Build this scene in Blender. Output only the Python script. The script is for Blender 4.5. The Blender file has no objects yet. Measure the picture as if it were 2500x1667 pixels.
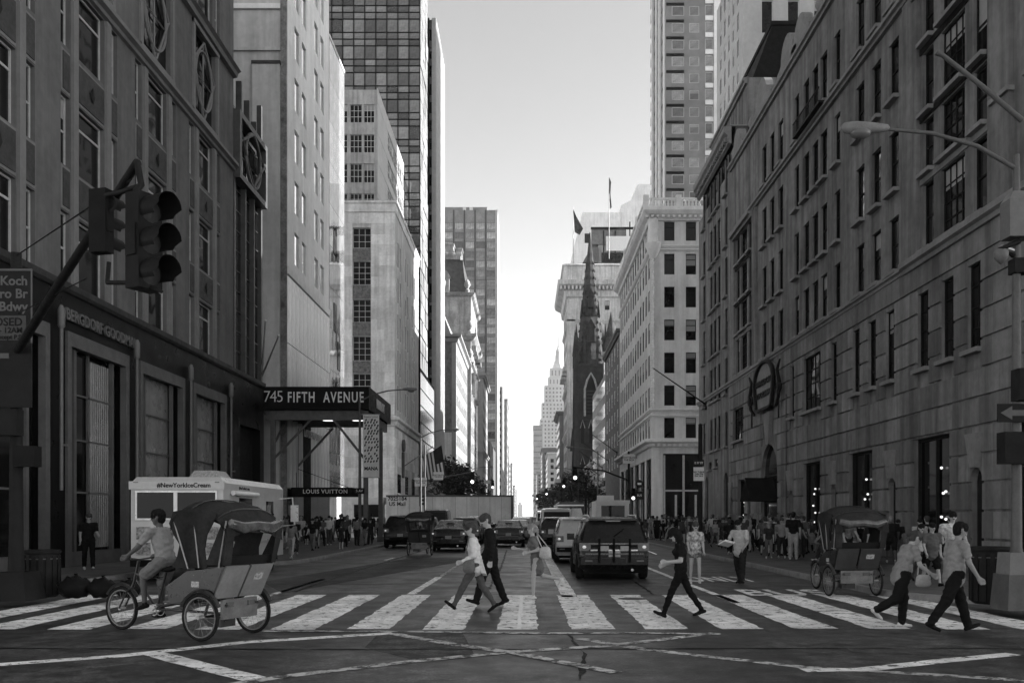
import bpy, math, random
import numpy as np
from mathutils import Vector, Matrix
random.seed(11)
S = bpy.context.scene
COL = S.collection
R = math.radians
# ---------------------------------------------------------------- camera, sky, sun, exposure
F, CX, CY, EYE = 2300.0, 1283.0, 1262.0, 1.75      # lens in photo pixels, vanishing point, eye height (m)
cd = bpy.data.cameras.new('camera'); cam = bpy.data.objects.new('camera', cd); COL.objects.link(cam)
cam.location = (0, 0, EYE); cam.rotation_euler = (R(90), 0, 0)
cd.sensor_width = 36; cd.lens = 36*F/2500
cd.shift_x = (1250-CX)/2500; cd.shift_y = (CY-833.5)/2500
cd.clip_start = .1; cd.clip_end = 20000
S.camera = cam
SUN_EL, SUN_AZ = R(20), R(6)                       # sun low over the roofs of the right-hand side
w = bpy.data.worlds.new('World'); S.world = w; w.use_nodes = True
nt = w.node_tree; bg = nt.nodes['Background']
sky = nt.nodes.new('ShaderNodeTexSky'); sky.sky_type = 'NISHITA'; sky.sun_disc = False
sky.sun_elevation = SUN_EL; sky.sun_rotation = R(90)-SUN_AZ
sky.air_density = 1.0; sky.dust_density = 0.3; sky.ozone_density = 1.0; sky.altitude = 10
sep = nt.nodes.new('ShaderNodeSeparateColor')      # black and white film behind an orange filter
m1 = nt.nodes.new('ShaderNodeMath'); m1.operation = 'MULTIPLY'; m1.inputs[1].default_value = .85
m2 = nt.nodes.new('ShaderNodeMath'); m2.operation = 'MULTIPLY_ADD'; m2.inputs[1].default_value = .15
nt.links.new(sky.outputs[0], sep.inputs[0])
nt.links.new(sep.outputs[0], m1.inputs[0]); nt.links.new(sep.outputs[1], m2.inputs[0]); nt.links.new(m1.outputs[0], m2.inputs[2])
nt.links.new(m2.outputs[0], bg.inputs[0]); bg.inputs[1].default_value = .11
sd = bpy.data.lights.new('sun', 'SUN'); sun = bpy.data.objects.new('sun', sd); COL.objects.link(sun)
sd.energy = 3.8; sd.angle = R(.53)
sdir = Vector((math.cos(SUN_EL)*math.cos(SUN_AZ), math.cos(SUN_EL)*math.sin(SUN_AZ), math.sin(SUN_EL)))
sun.rotation_euler = sdir.to_track_quat('Z', 'Y').to_euler(); sun.location = (60, 10, 80)
vs = S.view_settings; vs.view_transform = 'Standard'; vs.look = 'None'; vs.gamma = 1; vs.use_curve_mapping = False
vs.exposure = 2.05
S.cycles.use_denoising = True; S.cycles.max_bounces = 6; S.cycles.diffuse_bounces = 3; S.cycles.glossy_bounces = 3
S.cycles.transmission_bounces = 4; S.cycles.caustics_reflective = False; S.cycles.caustics_refractive = False

# ---------------------------------------------------------------- materials (grey, procedural)
MATS = {}
def mat(name, g=.5, rough=.7, var=.15, sc=2.0, bump=0., bsc=None, metal=0., spec=.5, rnd=0., coat=0., emit=0., streak=0., coord='Object'):
    if name in MATS: return MATS[name]
    if spec == .5 and not coat and not metal: spec = .02 if g < .035 else .1 if g < .08 else .22
    m = bpy.data.materials.new(name); m.use_nodes = True; MATS[name] = m
    n = m.node_tree.nodes; L = m.node_tree.links; p = n['Principled BSDF']
    p.inputs['Base Color'].default_value = (g, g, g, 1); p.inputs['Roughness'].default_value = rough
    p.inputs['Metallic'].default_value = metal; p.inputs['Specular IOR Level'].default_value = spec
    if coat: p.inputs['Coat Weight'].default_value = coat; p.inputs['Coat Roughness'].default_value = .05
    if emit:
        p.inputs['Emission Color'].default_value = (1, 1, 1, 1); p.inputs['Emission Strength'].default_value = emit
    if var or rnd or streak:
        tc = n.new('ShaderNodeTexCoord'); gm = n.new('ShaderNodeNewGeometry')
        src = gm.outputs['Position'] if coord == 'World' else tc.outputs['Object']
        def noise(scale, det=6, vec=src, ro=.6):
            t = n.new('ShaderNodeTexNoise'); t.inputs['Scale'].default_value = scale; t.inputs['Detail'].default_value = det
            t.inputs['Roughness'].default_value = ro; L.new(vec, t.inputs['Vector']); return t.outputs['Fac']
        def mth(op, a, b):
            k = n.new('ShaderNodeMath'); k.operation = op
            for i, x in ((0, a), (1, b)):
                if isinstance(x, (int, float)): k.inputs[i].default_value = x
                else: L.new(x, k.inputs[i])
            return k.outputs[0]
        def rng(f, lo, hi, a=.3, b=.7):
            k = n.new('ShaderNodeMapRange'); L.new(f, k.inputs[0])
            k.inputs[1].default_value = a; k.inputs[2].default_value = b; k.inputs[3].default_value = lo; k.inputs[4].default_value = hi
            return k.outputs[0]
        v = mth('MULTIPLY', rng(noise(sc), 1-var, 1+var), rng(noise(sc*7.3, 3), 1-var*.5, 1+var*.5))
        if streak:
            mp = n.new('ShaderNodeMapping'); mp.inputs['Scale'].default_value = (1, 1, .07); L.new(src, mp.inputs[0])
            v = mth('MULTIPLY', v, rng(noise(1.7, 5, mp.outputs[0]), 1-streak, 1+streak*.3, .35, .6))
        if rnd:
            oi = n.new('ShaderNodeObjectInfo'); v = mth('MULTIPLY', v, rng(oi.outputs['Random'], 1-rnd, 1+rnd, 0, 1))
        v = mth('MULTIPLY', v, g)
        cc = n.new('ShaderNodeCombineColor')
        for i in range(3): L.new(v, cc.inputs[i])
        L.new(cc.outputs[0], p.inputs['Base Color'])
        if rough > .12: L.new(rng(noise(sc*3), max(rough-.12, .03), min(rough+.12, 1)), p.inputs['Roughness'])
        if bump:
            b = n.new('ShaderNodeBump'); b.inputs['Strength'].default_value = min(bump*10, 1); b.inputs['Distance'].default_value = bump
            L.new(noise(bsc or sc*12, 5), b.inputs['Height']); L.new(b.outputs[0], p.inputs['Normal'])
    return m
def glass(name, g=.02, rough=.03, spec=.8, wav=.0, rnd=.5, metal=0.):
    """window glass seen from outside by day: dark room behind a mirror-like skin, each pane a little out of true"""
    if name in MATS: return MATS[name]
    m = mat(name, g, rough, var=.4, sc=.6, rnd=rnd, spec=spec, metal=metal)
    n = m.node_tree.nodes; L = m.node_tree.links; p = n['Principled BSDF']; p.inputs['IOR'].default_value = 1.6
    for l in list(p.inputs['Roughness'].links): L.remove(l)
    p.inputs['Roughness'].default_value = rough
    if wav:
        tc = n.new('ShaderNodeTexCoord'); t = n.new('ShaderNodeTexNoise'); t.inputs['Scale'].default_value = .55; t.inputs['Detail'].default_value = 1
        L.new(tc.outputs['Object'], t.inputs['Vector']); b = n.new('ShaderNodeBump'); b.inputs['Strength'].default_value = 1
        b.inputs['Distance'].default_value = wav; L.new(t.outputs[0], b.inputs['Height']); L.new(b.outputs[0], p.inputs['Normal'])
    return m
GL = glass('window_glass', .007, .03, .16, .02)
GLK = glass('dark_shop_glass', .006, .05, .2)
GLM = glass('mirror_glass', .06, .02, 1.0, .05, .3)
BLIND = mat('roller_blind', .3, .4, .1, 1, rnd=.3, spec=.6)
IRON = mat('black_iron', .018, .45, .3, 3)
STEEL = mat('galvanised_steel', .32, .42, .2, 4, metal=.6)
ALU = mat('pale_aluminium', .55, .35, .12, 3, metal=.5)
WHITE = mat('white_paint', .72, .4, .08, 2)
BLACKP = mat('black_gloss_paint', .012, .15, .2, 2, coat=.4)
RUBBER = mat('black_rubber', .02, .8, .3, 6)
CHROME = mat('chrome', .6, .12, .0, metal=1)
LAMPLIT = mat('lit_lamp_glass', .9, .3, 0, emit=3.0)
DKFRAME = mat('dark_window_frame', .014, .5, .2, 3)
LTFRAME = mat('pale_window_frame', .45, .5, .15, 3)

# ---------------------------------------------------------------- mesh builder
class B:
    def __init__(s): s.v = []; s.f = []; s.m = []
    def add(s, vs, fs, mi=0):
        k = len(s.v); s.v += [tuple(p) for p in vs]; s.f += [tuple(i+k for i in f) for f in fs]; s.m += [mi]*len(fs); return s
    def box(s, x0, x1, y0, y1, z0, z1, mi=0):
        return s.add([(x0,y0,z0),(x1,y0,z0),(x1,y1,z0),(x0,y1,z0),(x0,y0,z1),(x1,y0,z1),(x1,y1,z1),(x0,y1,z1)],
                     [(0,3,2,1),(4,5,6,7),(0,1,5,4),(1,2,6,5),(2,3,7,6),(3,0,4,7)], mi)
    def frus(s, x0, x1, y0, y1, z0, a0, a1, b0, b1, z1, mi=0):
        return s.add([(x0,y0,z0),(x1,y0,z0),(x1,y1,z0),(x0,y1,z0),(a0,b0,z1),(a1,b0,z1),(a1,b1,z1),(a0,b1,z1)],
                     [(0,3,2,1),(4,5,6,7),(0,1,5,4),(1,2,6,5),(2,3,7,6),(3,0,4,7)], mi)
    def quad(s, a, b, c, d, mi=0): return s.add([a, b, c, d], [(0,1,2,3)], mi)
    def tube(s, pts, r, n=8, mi=0, cap=True):
        pts = [Vector(p) for p in pts]; rs = r if isinstance(r, (list, tuple)) else [r]*len(pts)
        vs = []; fs = []; N = len(pts); prev = None
        for i, p in enumerate(pts):
            d = (pts[min(i+1, N-1)]-pts[max(i-1, 0)]).normalized()
            a = Vector((0, 0, 1)) if abs(d.z) < .9 else Vector((1, 0, 0))
            if prev is not None: a = prev
            e1 = (a-d*a.dot(d)).normalized(); e2 = d.cross(e1); prev = e1
            vs += [p+(e1*math.cos(2*math.pi*j/n)+e2*math.sin(2*math.pi*j/n))*rs[i] for j in range(n)]
        for i in range(N-1):
            for j in range(n): fs.append((i*n+j, i*n+(j+1) % n, (i+1)*n+(j+1) % n, (i+1)*n+j))
        if cap: fs += [tuple(range(n))[::-1], tuple((N-1)*n+j for j in range(n))]
        return s.add(vs, fs, mi)
    def lathe(s, prof, n=12, c=(0, 0, 0), mi=0, sx=1., sy=1., ax='z'):
        vs = []
        for (r, z) in prof:
            for j in range(n):
                a = 2*math.pi*j/n; x, y = r*math.cos(a)*sx, r*math.sin(a)*sy
                vs.append((c[0]+x, c[1]+y, c[2]+z) if ax == 'z' else ((c[0]+x, c[1]+z, c[2]+y) if ax == 'y' else (c[0]+z, c[1]+x, c[2]+y)))
        fs = [(i*n+j, i*n+(j+1) % n, (i+1)*n+(j+1) % n, (i+1)*n+j) for i in range(len(prof)-1) for j in range(n)]
        if prof[0][0] > 1e-4: fs.append(tuple(range(n))[::-1])
        if prof[-1][0] > 1e-4: fs.append(tuple((len(prof)-1)*n+j for j in range(n)))
        return s.add(vs, fs, mi)
    def ball(s, c, rx, ry=None, rz=None, n=10, k=6, mi=0):
        ry = ry or rx; rz = rz or rx
        return s.lathe([(max(math.sin(math.pi*i/k), 1e-5), -rz*math.cos(math.pi*i/k)) for i in range(k+1)], n, c, mi, rx, ry)
    def torus(s, c, R0, r, n=24, k=6, mi=0, ax='y', a0=0, a1=2*math.pi):
        vs = []; full = abs(a1-a0-2*math.pi) < 1e-6; M_ = n if full else n+1
        for i in range(M_):
            a = a0+(a1-a0)*i/n
            for j in range(k):
                b = 2*math.pi*j/k; q = R0+r*math.cos(b); h = r*math.sin(b); x, z = q*math.cos(a), q*math.sin(a)
                vs.append((c[0]+x, c[1]+h, c[2]+z) if ax == 'y' else ((c[0]+h, c[1]+x, c[2]+z) if ax == 'x' else (c[0]+x, c[1]+z, c[2]+h)))
        fs = [(i*k+j, i*k+(j+1) % k, ((i+1) % M_)*k+(j+1) % k, ((i+1) % M_)*k+j) for i in range(n) for j in range(k)]
        return s.add(vs, fs, mi)
    def ext(s, poly, y0, y1, mi=0, ax='y'):
        """extrude polygon (a,b) between y0 and y1 along ax (y: a=x,b=z; x: a=y,b=z; z: a=x,b=y)"""
        def P(a, b, t): return (a, t, b) if ax == 'y' else ((t, a, b) if ax == 'x' else (a, b, t))
        n = len(poly); vs = [P(a, b, y0) for a, b in poly]+[P(a, b, y1) for a, b in poly]
        return s.add(vs, [tuple(range(n)), tuple(range(2*n-1, n-1, -1))]+[(i, i+n, (i+1) % n+n, (i+1) % n) for i in range(n)], mi)
    def mesh(s, name, mats, smooth=None, fix=True):
        me = bpy.data.meshes.new(name); me.from_pydata(s.v, [], s.f)
        for m in (mats if isinstance(mats, (list, tuple)) else [mats]): me.materials.append(m)
        if len(set(s.m)) > 1: me.polygons.foreach_set('material_index', s.m)
        me.update()
        if fix:
            import bmesh
            b = bmesh.new(); b.from_mesh(me); bmesh.ops.recalc_face_normals(b, faces=b.faces); b.to_mesh(me); b.free()
        if smooth is not None:
            me.polygons.foreach_set('use_smooth', [True]*len(me.polygons)); me.set_sharp_from_angle(angle=R(smooth))
        return me

def wloc(o):
    p = Vector(o.location)
    return p
def obj(name, data, mats=None, parent=None, loc=(0, 0, 0), rz=0, smooth=None, rot=None, scale=None, fix=True):
    """one mesh object; loc is in the parent's own space"""
    me = data.mesh(name, mats, smooth, fix) if isinstance(data, B) else data
    o = bpy.data.objects.new(name, me); COL.objects.link(o)
    o.location = loc; o.rotation_euler = rot if rot else (0, 0, rz)
    if scale: o.scale = scale
    if parent: o.parent = parent
    return o
def tag(o, label=None, cat=None, group=None, kind=None):
    if label: o['label'] = label
    if cat: o['category'] = cat
    if group: o['group'] = group
    if kind: o['kind'] = kind
    return o
def thing(name, label, cat, loc=(0, 0, 0), rz=0, group=None):
    o = bpy.data.objects.new(name, None); COL.objects.link(o); o.location = loc; o.rotation_euler = (0, 0, rz); o.empty_display_size = .3
    return tag(o, label, cat, group)
def dup(o, parent=None, loc=None, rz=None, label=None):
    c = o.copy(); COL.objects.link(c); c.parent = parent
    if loc is not None: c.location = loc
    if rz is not None: c.rotation_euler = (0, 0, rz)
    if label: c['label'] = label
    for ch in KIDS.get(o.name, list(o.children)): dup(ch, c)
    return c
KIDS = {}
def remember(o):
    KIDS[o.name] = list(o.children)
    for c in o.children: remember(c)
FONT = None
TXT = {}
def text_mesh(body, size=1., ext=.01, mat_=None, align='CENTER', space=1., bold=0., shear=0., name='lettering'):
    cu = bpy.data.curves.new('t', 'FONT'); cu.body = body; cu.size = size; cu.extrude = ext; cu.align_x = align; cu.align_y = 'CENTER'
    cu.space_character = space; cu.offset = bold; cu.shear = shear; cu.resolution_u = 3; cu.space_line = .95
    o = bpy.data.objects.new('t', cu); COL.objects.link(o)
    dg = bpy.context.evaluated_depsgraph_get(); me = bpy.data.meshes.new_from_object(o.evaluated_get(dg))
    bpy.data.objects.remove(o); me.name = name; me.materials.clear(); me.materials.append(mat_); return me
def ground(px, py, z=0.): 
    Y = F*(EYE-z)/(py-CY); return ((px-CX)/F*Y, Y)
def at(px, py, Y): return ((px-CX)/F*Y, Y, EYE+(CY-py)/F*Y)
# ---------------------------------------------------------------- ground, roads, pavements
KL, KR, FL, FR = -8.4, 7.9, -15.0, 14.6           # kerb lines and building lines
ASPH = mat('asphalt', .036, .48, .38, .35, .012, 60, coord='World', spec=.45)
ASPH2 = mat('asphalt_patch', .030, .78, .3, .5, .01, 60, coord='World', spec=.4)
PAVE = mat('pavement_concrete', .085, .8, .28, .8, .008, 40, coord='World')
KERB = mat('granite_kerb', .2, .7, .25, 2.5, .006, 50, coord='World')
PAINT = mat('road_paint', .8, .62, .3, 1.1, .003, 60, coord='World')
def wear(m, amt):
    """flaking thermoplastic: holes of asphalt colour with a shape of their own"""
    n = m.node_tree.nodes; L = m.node_tree.links; p = n['Principled BSDF']; src = p.inputs['Base Color'].links[0].from_socket
    g = n.new('ShaderNodeNewGeometry'); t = n.new('ShaderNodeTexNoise'); t.inputs['Scale'].default_value = 5; t.inputs['Detail'].default_value = 9; t.inputs['Roughness'].default_value = .75
    L.new(g.outputs['Position'], t.inputs['Vector']); r = n.new('ShaderNodeMapRange'); L.new(t.outputs[0], r.inputs[0])
    r.inputs[1].default_value = amt; r.inputs[2].default_value = amt+.06
    mx = n.new('ShaderNodeMix'); mx.data_type = 'RGBA'; L.new(r.outputs[0], mx.inputs[0]); mx.inputs[6].default_value = (.06, .06, .06, 1); L.new(src, mx.inputs[7]); L.new(mx.outputs[2], p.inputs['Base Color'])
wear(PAINT, .405)
def aggregate(m):
    """stone chips, tyre tracks and old oil in the asphalt"""
    n = m.node_tree.nodes; L = m.node_tree.links; p = n['Principled BSDF']; src = p.inputs['Base Color'].links[0].from_socket; g = n.new('ShaderNodeNewGeometry')
    def nz(scale, lo, hi, a, b, mp=None, det=2):
        t = n.new('ShaderNodeTexNoise'); t.inputs['Scale'].default_value = scale; t.inputs['Detail'].default_value = det
        if mp: q = n.new('ShaderNodeMapping'); q.inputs['Scale'].default_value = mp; L.new(g.outputs['Position'], q.inputs[0]); L.new(q.outputs[0], t.inputs['Vector'])
        else: L.new(g.outputs['Position'], t.inputs['Vector'])
        r = n.new('ShaderNodeMapRange'); L.new(t.outputs[0], r.inputs[0])
        for i, v in zip((1, 2, 3, 4), (a, b, lo, hi)): r.inputs[i].default_value = v
        return r.outputs[0]
    v = None
    for o in (nz(34, .5, 1.7, .35, .66), nz(3.2, .5, 1.6, .36, .64, None, 7), nz(13, .62, 1.45, .36, .64, None, 3), nz(.9, .62, 1.3, .38, .62, (1, .05, 1), 3), nz(.5, .5, 1.15, .36, .5, None, 8)):
        if v is None: v = o
        else: k = n.new('ShaderNodeMath'); k.operation = 'MULTIPLY'; L.new(v, k.inputs[0]); L.new(o, k.inputs[1]); v = k.outputs[0]
    mx = n.new('ShaderNodeMix'); mx.data_type = 'RGBA'; mx.blend_type = 'MULTIPLY'; mx.inputs[0].default_value = 1; L.new(src, mx.inputs[6]); cc = n.new('ShaderNodeCombineColor')
    for i in range(3): L.new(v, cc.inputs[i])
    L.new(cc.outputs[0], mx.inputs[7]); L.new(mx.outputs[2], p.inputs['Base Color'])
aggregate(ASPH); aggregate(ASPH2)
PAINT2 = mat('worn_road_paint', .5, .66, .35, 1.1, .003, 60, coord='World'); wear(PAINT2, .46)
g = B(); g.quad((-4000, -60, -.35), (4000, -60, -.35), (4000, 6000, -.35), (-4000, 6000, -.35))
tag(obj('ground', g, mat('city_ground', .10, .9, .2, .05, coord='World')), 'city ground under the blocks', 'ground', kind='structure')
r = B()                                           # avenue plus the cross streets, one sheet of quads
ys = [-40, 0, 10, 18, 26, 40, 60, 79, 109, 200, 500, 1200, 3500]
for a, b in zip(ys, ys[1:]):
    r.quad((-11.6, a, 0), (11, a, 0), (11, b, 0), (-11.6, b, 0))
for a, b in ((-40, 18.2), (84, 104)):
    for x0, x1 in ((-150, -11.6), (11, 150)): r.quad((x0, a, 0), (x1, a, 0), (x1, b, 0), (x0, b, 0))
tag(obj('road', r, ASPH), 'dark asphalt avenue running away between the buildings', 'road', kind='structure')
def arc(cx, cy, rad, a0, a1, n=8): return [(cx+rad*math.cos(R(a0+(a1-a0)*i/n)), cy+rad*math.sin(R(a0+(a1-a0)*i/n))) for i in range(n+1)]
def pavement(name, edge, back, label):
    """slab with a rounded kerb along edge (open polyline); back closes the polygon"""
    b = B(); n = len(edge); h = .13
    vs = [(x, y, h) for x, y in edge+back]; b.add(vs, [tuple(range(len(vs)))]); o = obj(name, b, PAVE); tag(o, label, 'pavement', kind='structure')
    k = B()
    pts = [Vector((x, y)) for x, y in edge]
    nor = []
    for i in range(n):
        d = (pts[min(i+1, n-1)]-pts[max(i-1, 0)]).normalized(); nor.append(Vector((d.y, -d.x)))
    cen = Vector((sum(x for x, y in edge+back)/len(vs), sum(y for x, y in edge+back)/len(vs)))
    sg = 1 if (pts[n//2]+nor[n//2]-cen).length > (pts[n//2]-cen).length else -1
    prof = [(-.16, .1), (-.16, .134), (.0, .14), (.02, .12), (.035, -.05)]
    vv = []
    for p, q in zip(pts, nor):
        for d, z in prof: vv.append((p.x+q.x*d*sg, p.y+q.y*d*sg, z))
    m_ = len(prof); fs = [(i*m_+j, i*m_+j+1, (i+1)*m_+j+1, (i+1)*m_+j) for i in range(n-1) for j in range(m_-1)]
    k.add(vv, fs); obj('kerb', k, KERB, o, smooth=40)
    return o
pl = [(-60, 18.6), (-16, 18.3)]+arc(-14.4, 21.3, 3.0, 270, 360)+[(-11.4, 30.5), (-11.0, 32.2)]+[(-9.6, 33.6), (-8.6, 35.2), (KL, 37.5), (KL, 55), (KL, 76)]+arc(-12.4, 80, 4, 0, 90)+[(-60, 84)]
pave_l = pavement('pavement_left', pl, [(-60, 50)], 'pavement with a granite kerb in front of the left-hand shops')
pr = [(60, 84), (12, 84)]+arc(11.9, 80, 4, 90, 180)+[(KR, 55), (KR, 35), (KR, 25)]+arc(11.0, 21.4, 3.1, 180, 270)+[(60, 18.2)]
pave_r = pavement('pavement_right', pr, [(60, 50)], 'pavement with a granite kerb beside the rusticated store')
for sgn, nm in ((-1, 'left'), (1, 'right')):
    k = KL if sgn < 0 else KR
    e = [(sgn*60, 104), (k+sgn*4, 104)]+(arc(k+sgn*4, 108, 4, 270, 360 if sgn < 0 else 180))+[(k, 300), (k, 700), (k, 2600)]
    pavement('pavement_far_'+nm, e, [(sgn*60, 2600)], 'far pavement beyond the cross street on the %s' % nm)
# paving slabs scored into the concrete, near strips only
for nm, par, x0, x1, y0, y1 in (('l', pave_l, -14.8, -11.8, 19, 34), ('r', pave_r, 8.4, 14.4, 24, 60), ('l', pave_l, -14.8, -8.8, 38, 60)):
    j = B(); 
    for i in range(int((x1-x0)/1.5)+1): j.box(x0+i*1.5-.006, x0+i*1.5+.006, y0, y1, .1295, .1318)
    for i in range(int((y1-y0)/1.5)+1): j.box(x0, x1, y0+i*1.5-.006, y0+i*1.5+.006, .1295, .1322)
    o = obj('slab_joint', j, mat('joint_dirt', .05, .9, .2, 3), par); o['kind'] = 'stuff'

# road markings, one object each, 4 mm above the asphalt
def strip(name, pts, wd, z=.004, m=PAINT, label=None, cat='road marking', group=None, jag=.012):
    b = B(); P_ = [Vector(p) for p in pts]; rnd = random.Random(hash((round(pts[0][0], 2), round(pts[0][1], 2))) & 0xffff)
    L_ = []; Rr = []
    for i in range(len(P_)-1):
        d = P_[i+1]-P_[i]; n = max(1, int(d.length/.22)); q = Vector((-d.y, d.x)).normalized()
        for t in range(n+(i == len(P_)-2)):
            p = P_[i]+d*t/n; L_.append(p+q*(wd/2+rnd.uniform(-jag, jag))); Rr.append(p-q*(wd/2+rnd.uniform(-jag, jag)))
    n = len(L_); b.add([(p.x, p.y, z) for p in L_]+[(p.x, p.y, z) for p in Rr], [(i, i+1, n+i+1, n+i) for i in range(n-1)])
    o = obj(name, b, m); tag(o, label, cat, group, 'structure'); return o
for k in range(-8, 8):
    x = -.12+1.17*k; y0, y1 = 14.75, 21.2
    if k == 2+0: pass
    strip('crossing_bar', [(x, y0+random.uniform(-.1, .05)), (x, y1+random.uniform(-.06, .06))], .66+random.uniform(-.02, .03), jag=.02,
          label='white zebra bar of the crossing, number %d from the left kerb' % (k+9), group='bars of the zebra crossing')
    if k in (-2, -1, 0, 1, 2):
        strip('overpainted_seam', [(x+.02, y0+.1), (x+.03, y1-.1)], .07, .0055, WHITE, 'thin brighter seam painted on crossing bar number %d from the left kerb' % (k+9))
def gl(pts): return [ground(*p) for p in pts]
strip('stop_line', gl([(640, 1541), (947, 1541), (1300, 1546), (1560, 1545), (1760, 1548)]), .17, .0085, PAINT2, 'thin worn white line along the near edge of the crossing')
strip('box_junction_line', gl([(-60, 1626), (300, 1600), (600, 1567), (960, 1545)]), .26, .004, PAINT, 'broad white diagonal of the box junction under the cycle rickshaw')
strip('box_junction_line', gl([(370, 1594), (480, 1622), (640, 1662)]), .30, .0052, PAINT, 'short broad white diagonal at the lower left of the box junction')
strip('box_junction_line', gl([(560, 1672), (681, 1653), (1000, 1615), (1246, 1591), (1488, 1576), (1747, 1545)]), .20, .0064, PAINT2, 'long worn diagonal crossing the middle of the box junction')
strip('box_junction_line', gl([(955, 1546), (1100, 1572), (1246, 1592), (1400, 1622), (1505, 1642)]), .20, .0076, PAINT2, 'flaking diagonal running from the crossing towards the camera')
strip('box_junction_line', gl([(1416, 1558), (1569, 1584), (1800, 1610), (1973, 1629), (2300, 1648), (2560, 1664)]), .19, .004, PAINT2, 'thin worn diagonal at the lower right of the box junction')
strip('box_junction_line', gl([(1960, 1636), (2110, 1634), (2300, 1613), (2474, 1596)]), .24, .0052, PAINT, 'broad white diagonal at the far right of the box junction')
strip('lane_dash', gl([(1003, 1450), (1072, 1408)]), .2, label='white lane dash left of the walking couple')
strip('lane_line', gl([(1075, 1408), (1110, 1384), (1150, 1355), (1210, 1315)]), .1, .004, PAINT2, 'worn white lane line leading up to the saloon car', jag=.03)
strip('lane_dash', gl([(940, 1367), (962, 1361)]), .14, label='short white lane dash behind the far rickshaw')
strip('lane_dash', gl([(668, 1450), (790, 1413)]), .16, label='white lane dash beside the left rickshaw wheel')
strip('lane_line', gl([(1391, 1457), (1345, 1376), (1318, 1326)]), .34, label='wide white lane line behind the running girl')
strip('bus_lane_line', gl([(1800, 1471), (1680, 1425), (1590, 1389), (1500, 1350)]), .17, label='white line along the bus lane by the dark car')
b = B(); b.add([(x, y, .004) for x, y in gl([(690, 1448), (1130, 1370), (1150, 1362), (1000, 1362), (640, 1420)])], [(0, 1, 2, 3, 4)])
tag(obj('asphalt_patch', b, ASPH2), 'darker asphalt patch in the lane beside the left kerb', 'road patch', kind='structure')
b = B(); b.add([(x, y, .004) for x, y in gl([(2060, 1580), (2480, 1570), (2520, 1600), (2300, 1600), (2080, 1592)])], [(0, 1, 2, 3, 4)])
tag(obj('asphalt_patch', b, ASPH2), 'dark oil-stained patch at the right of the box junction', 'road patch', kind='structure')
b = B(); b.add([(x, y, .0028) for x, y in gl([(930, 1540), (1130, 1545), (1160, 1600), (1000, 1608), (890, 1580)])], [(0, 1, 2, 3, 4)])
tag(obj('asphalt_patch', b, ASPH2), 'dark asphalt patch just before the crossing', 'road patch', kind='structure')
for tx, y0, y1, xc in (('BUS', 20.9, 22.7, 6.0), ('ONLY', 25.4, 27.6, 5.4)):
    me = text_mesh(tx, 1, .0, PAINT, space=1.05, bold=.02)
    o = obj('lane_lettering', me, loc=(xc, (y0+y1)/2, .006)); xs = [v.co.x for v in me.vertices]; yy = [v.co.y for v in me.vertices]
    o.scale = (2.0/(max(xs)-min(xs)), (y1-y0)/(max(yy)-min(yy)), 1); tag(o, 'white word %s painted on the bus lane' % tx, 'road marking', kind='structure')
b = B(); b.lathe([(.32, 0), (.32, .004), (.0001, .004)], 20, (2.3, 20.2, .002)); tag(obj('manhole_cover', b, mat('cast_iron', .05, .5, .3, 8, metal=.5)), 'round iron manhole cover on the crossing by the woman with a phone', 'manhole cover')

TAR = mat('tar_seam', .016, .5, .3, 3, coord='World')
for k, (pts, wd, lb) in enumerate((([(-5.4, 22), (-5.5, 30), (-5.4, 44), (-5.5, 70)], .09, 'tar seam along the second lane from the left'), ([(-.9, 21.5), (-.85, 33), (-1.0, 50)], .07, 'tar seam down the middle lane'), ([(2.9, 21.4), (2.95, 25.5)], .06, 'short tar seam before the black car'), ([(-9, 12.6), (-2, 12.45), (3, 12.55), (9, 12.5)], .06, 'tar seam across the junction'), ([(.6, 10.2), (.75, 12), (.65, 14)], .05, 'thin tar seam in the foreground'), ([(-8, 24.6), (-4.5, 24.5), (-2.6, 24.7)], .08, 'tar seam across the left lanes'))): strip('tar_seam', pts, wd, .0062, TAR, lb, jag=.03)
# ---------------------------------------------------------------- facades
WC = {}
def win_meshes(kind, w, h, fm, far):
    key = (kind, round(w, 2), round(h, 2), fm.name, far)
    if key in WC: return WC[key]
    t = .05 if kind[0] in 'gp' else .07
    t = min(t, w*.12)
    if far: t = max(t, .09)
    b = B(); d0, d1 = 0, .07
    b.box(0, w, d0, d1, 0, t); b.box(0, w, d0, d1, h-t, h); b.box(0, t, d0, d1, t, h-t); b.box(w-t, w, d0, d1, t, h-t)
    if kind[0] == 's': b.box(t, w-t, .012, d1, h*.5-.035, h*.5+.035)
    if kind[0] == 'h': b.box(t, w-t, .012, d1, h*.72-.04, h*.72+.04)
    if kind[0] == 'g':
        c, r_ = (int(x) for x in kind[1:].split('x')); q = .022 if not far else .045
        for i in range(1, c): b.box(w*i/c-q, w*i/c+q, .012, d1, t, h-t)
        for i in range(1, r_): b.box(t, w-t, .016, d1, h*i/r_-q, h*i/r_+q)
    panes = []
    for v in range(4):
        p = B(); y = .045
        if far:
            p.v = list(b.v); p.f = list(b.f); p.m = [2]*len(b.f)
        cut = (0, 0, .3, .55)[v] if not (kind == 'p' and v == 3) else 0
        zc = h-t-(h-2*t)*cut
        p.quad((t, y, t), (w-t, y, t), (w-t, y, zc), (t, y, zc), 0)
        if cut: p.quad((t, y, zc), (w-t, y, zc), (w-t, y, h-t), (t, y, h-t), 1)
        panes.append(p)
    WC[key] = (b.mesh('window', fm), [p.mesh('pane', [GL, BLIND, fm], fix=False) for p in panes]) if not far else (None, [p.mesh('window', [GL, BLIND, fm], fix=True) for p in panes])
    return WC[key]
SILL = {}
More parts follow.
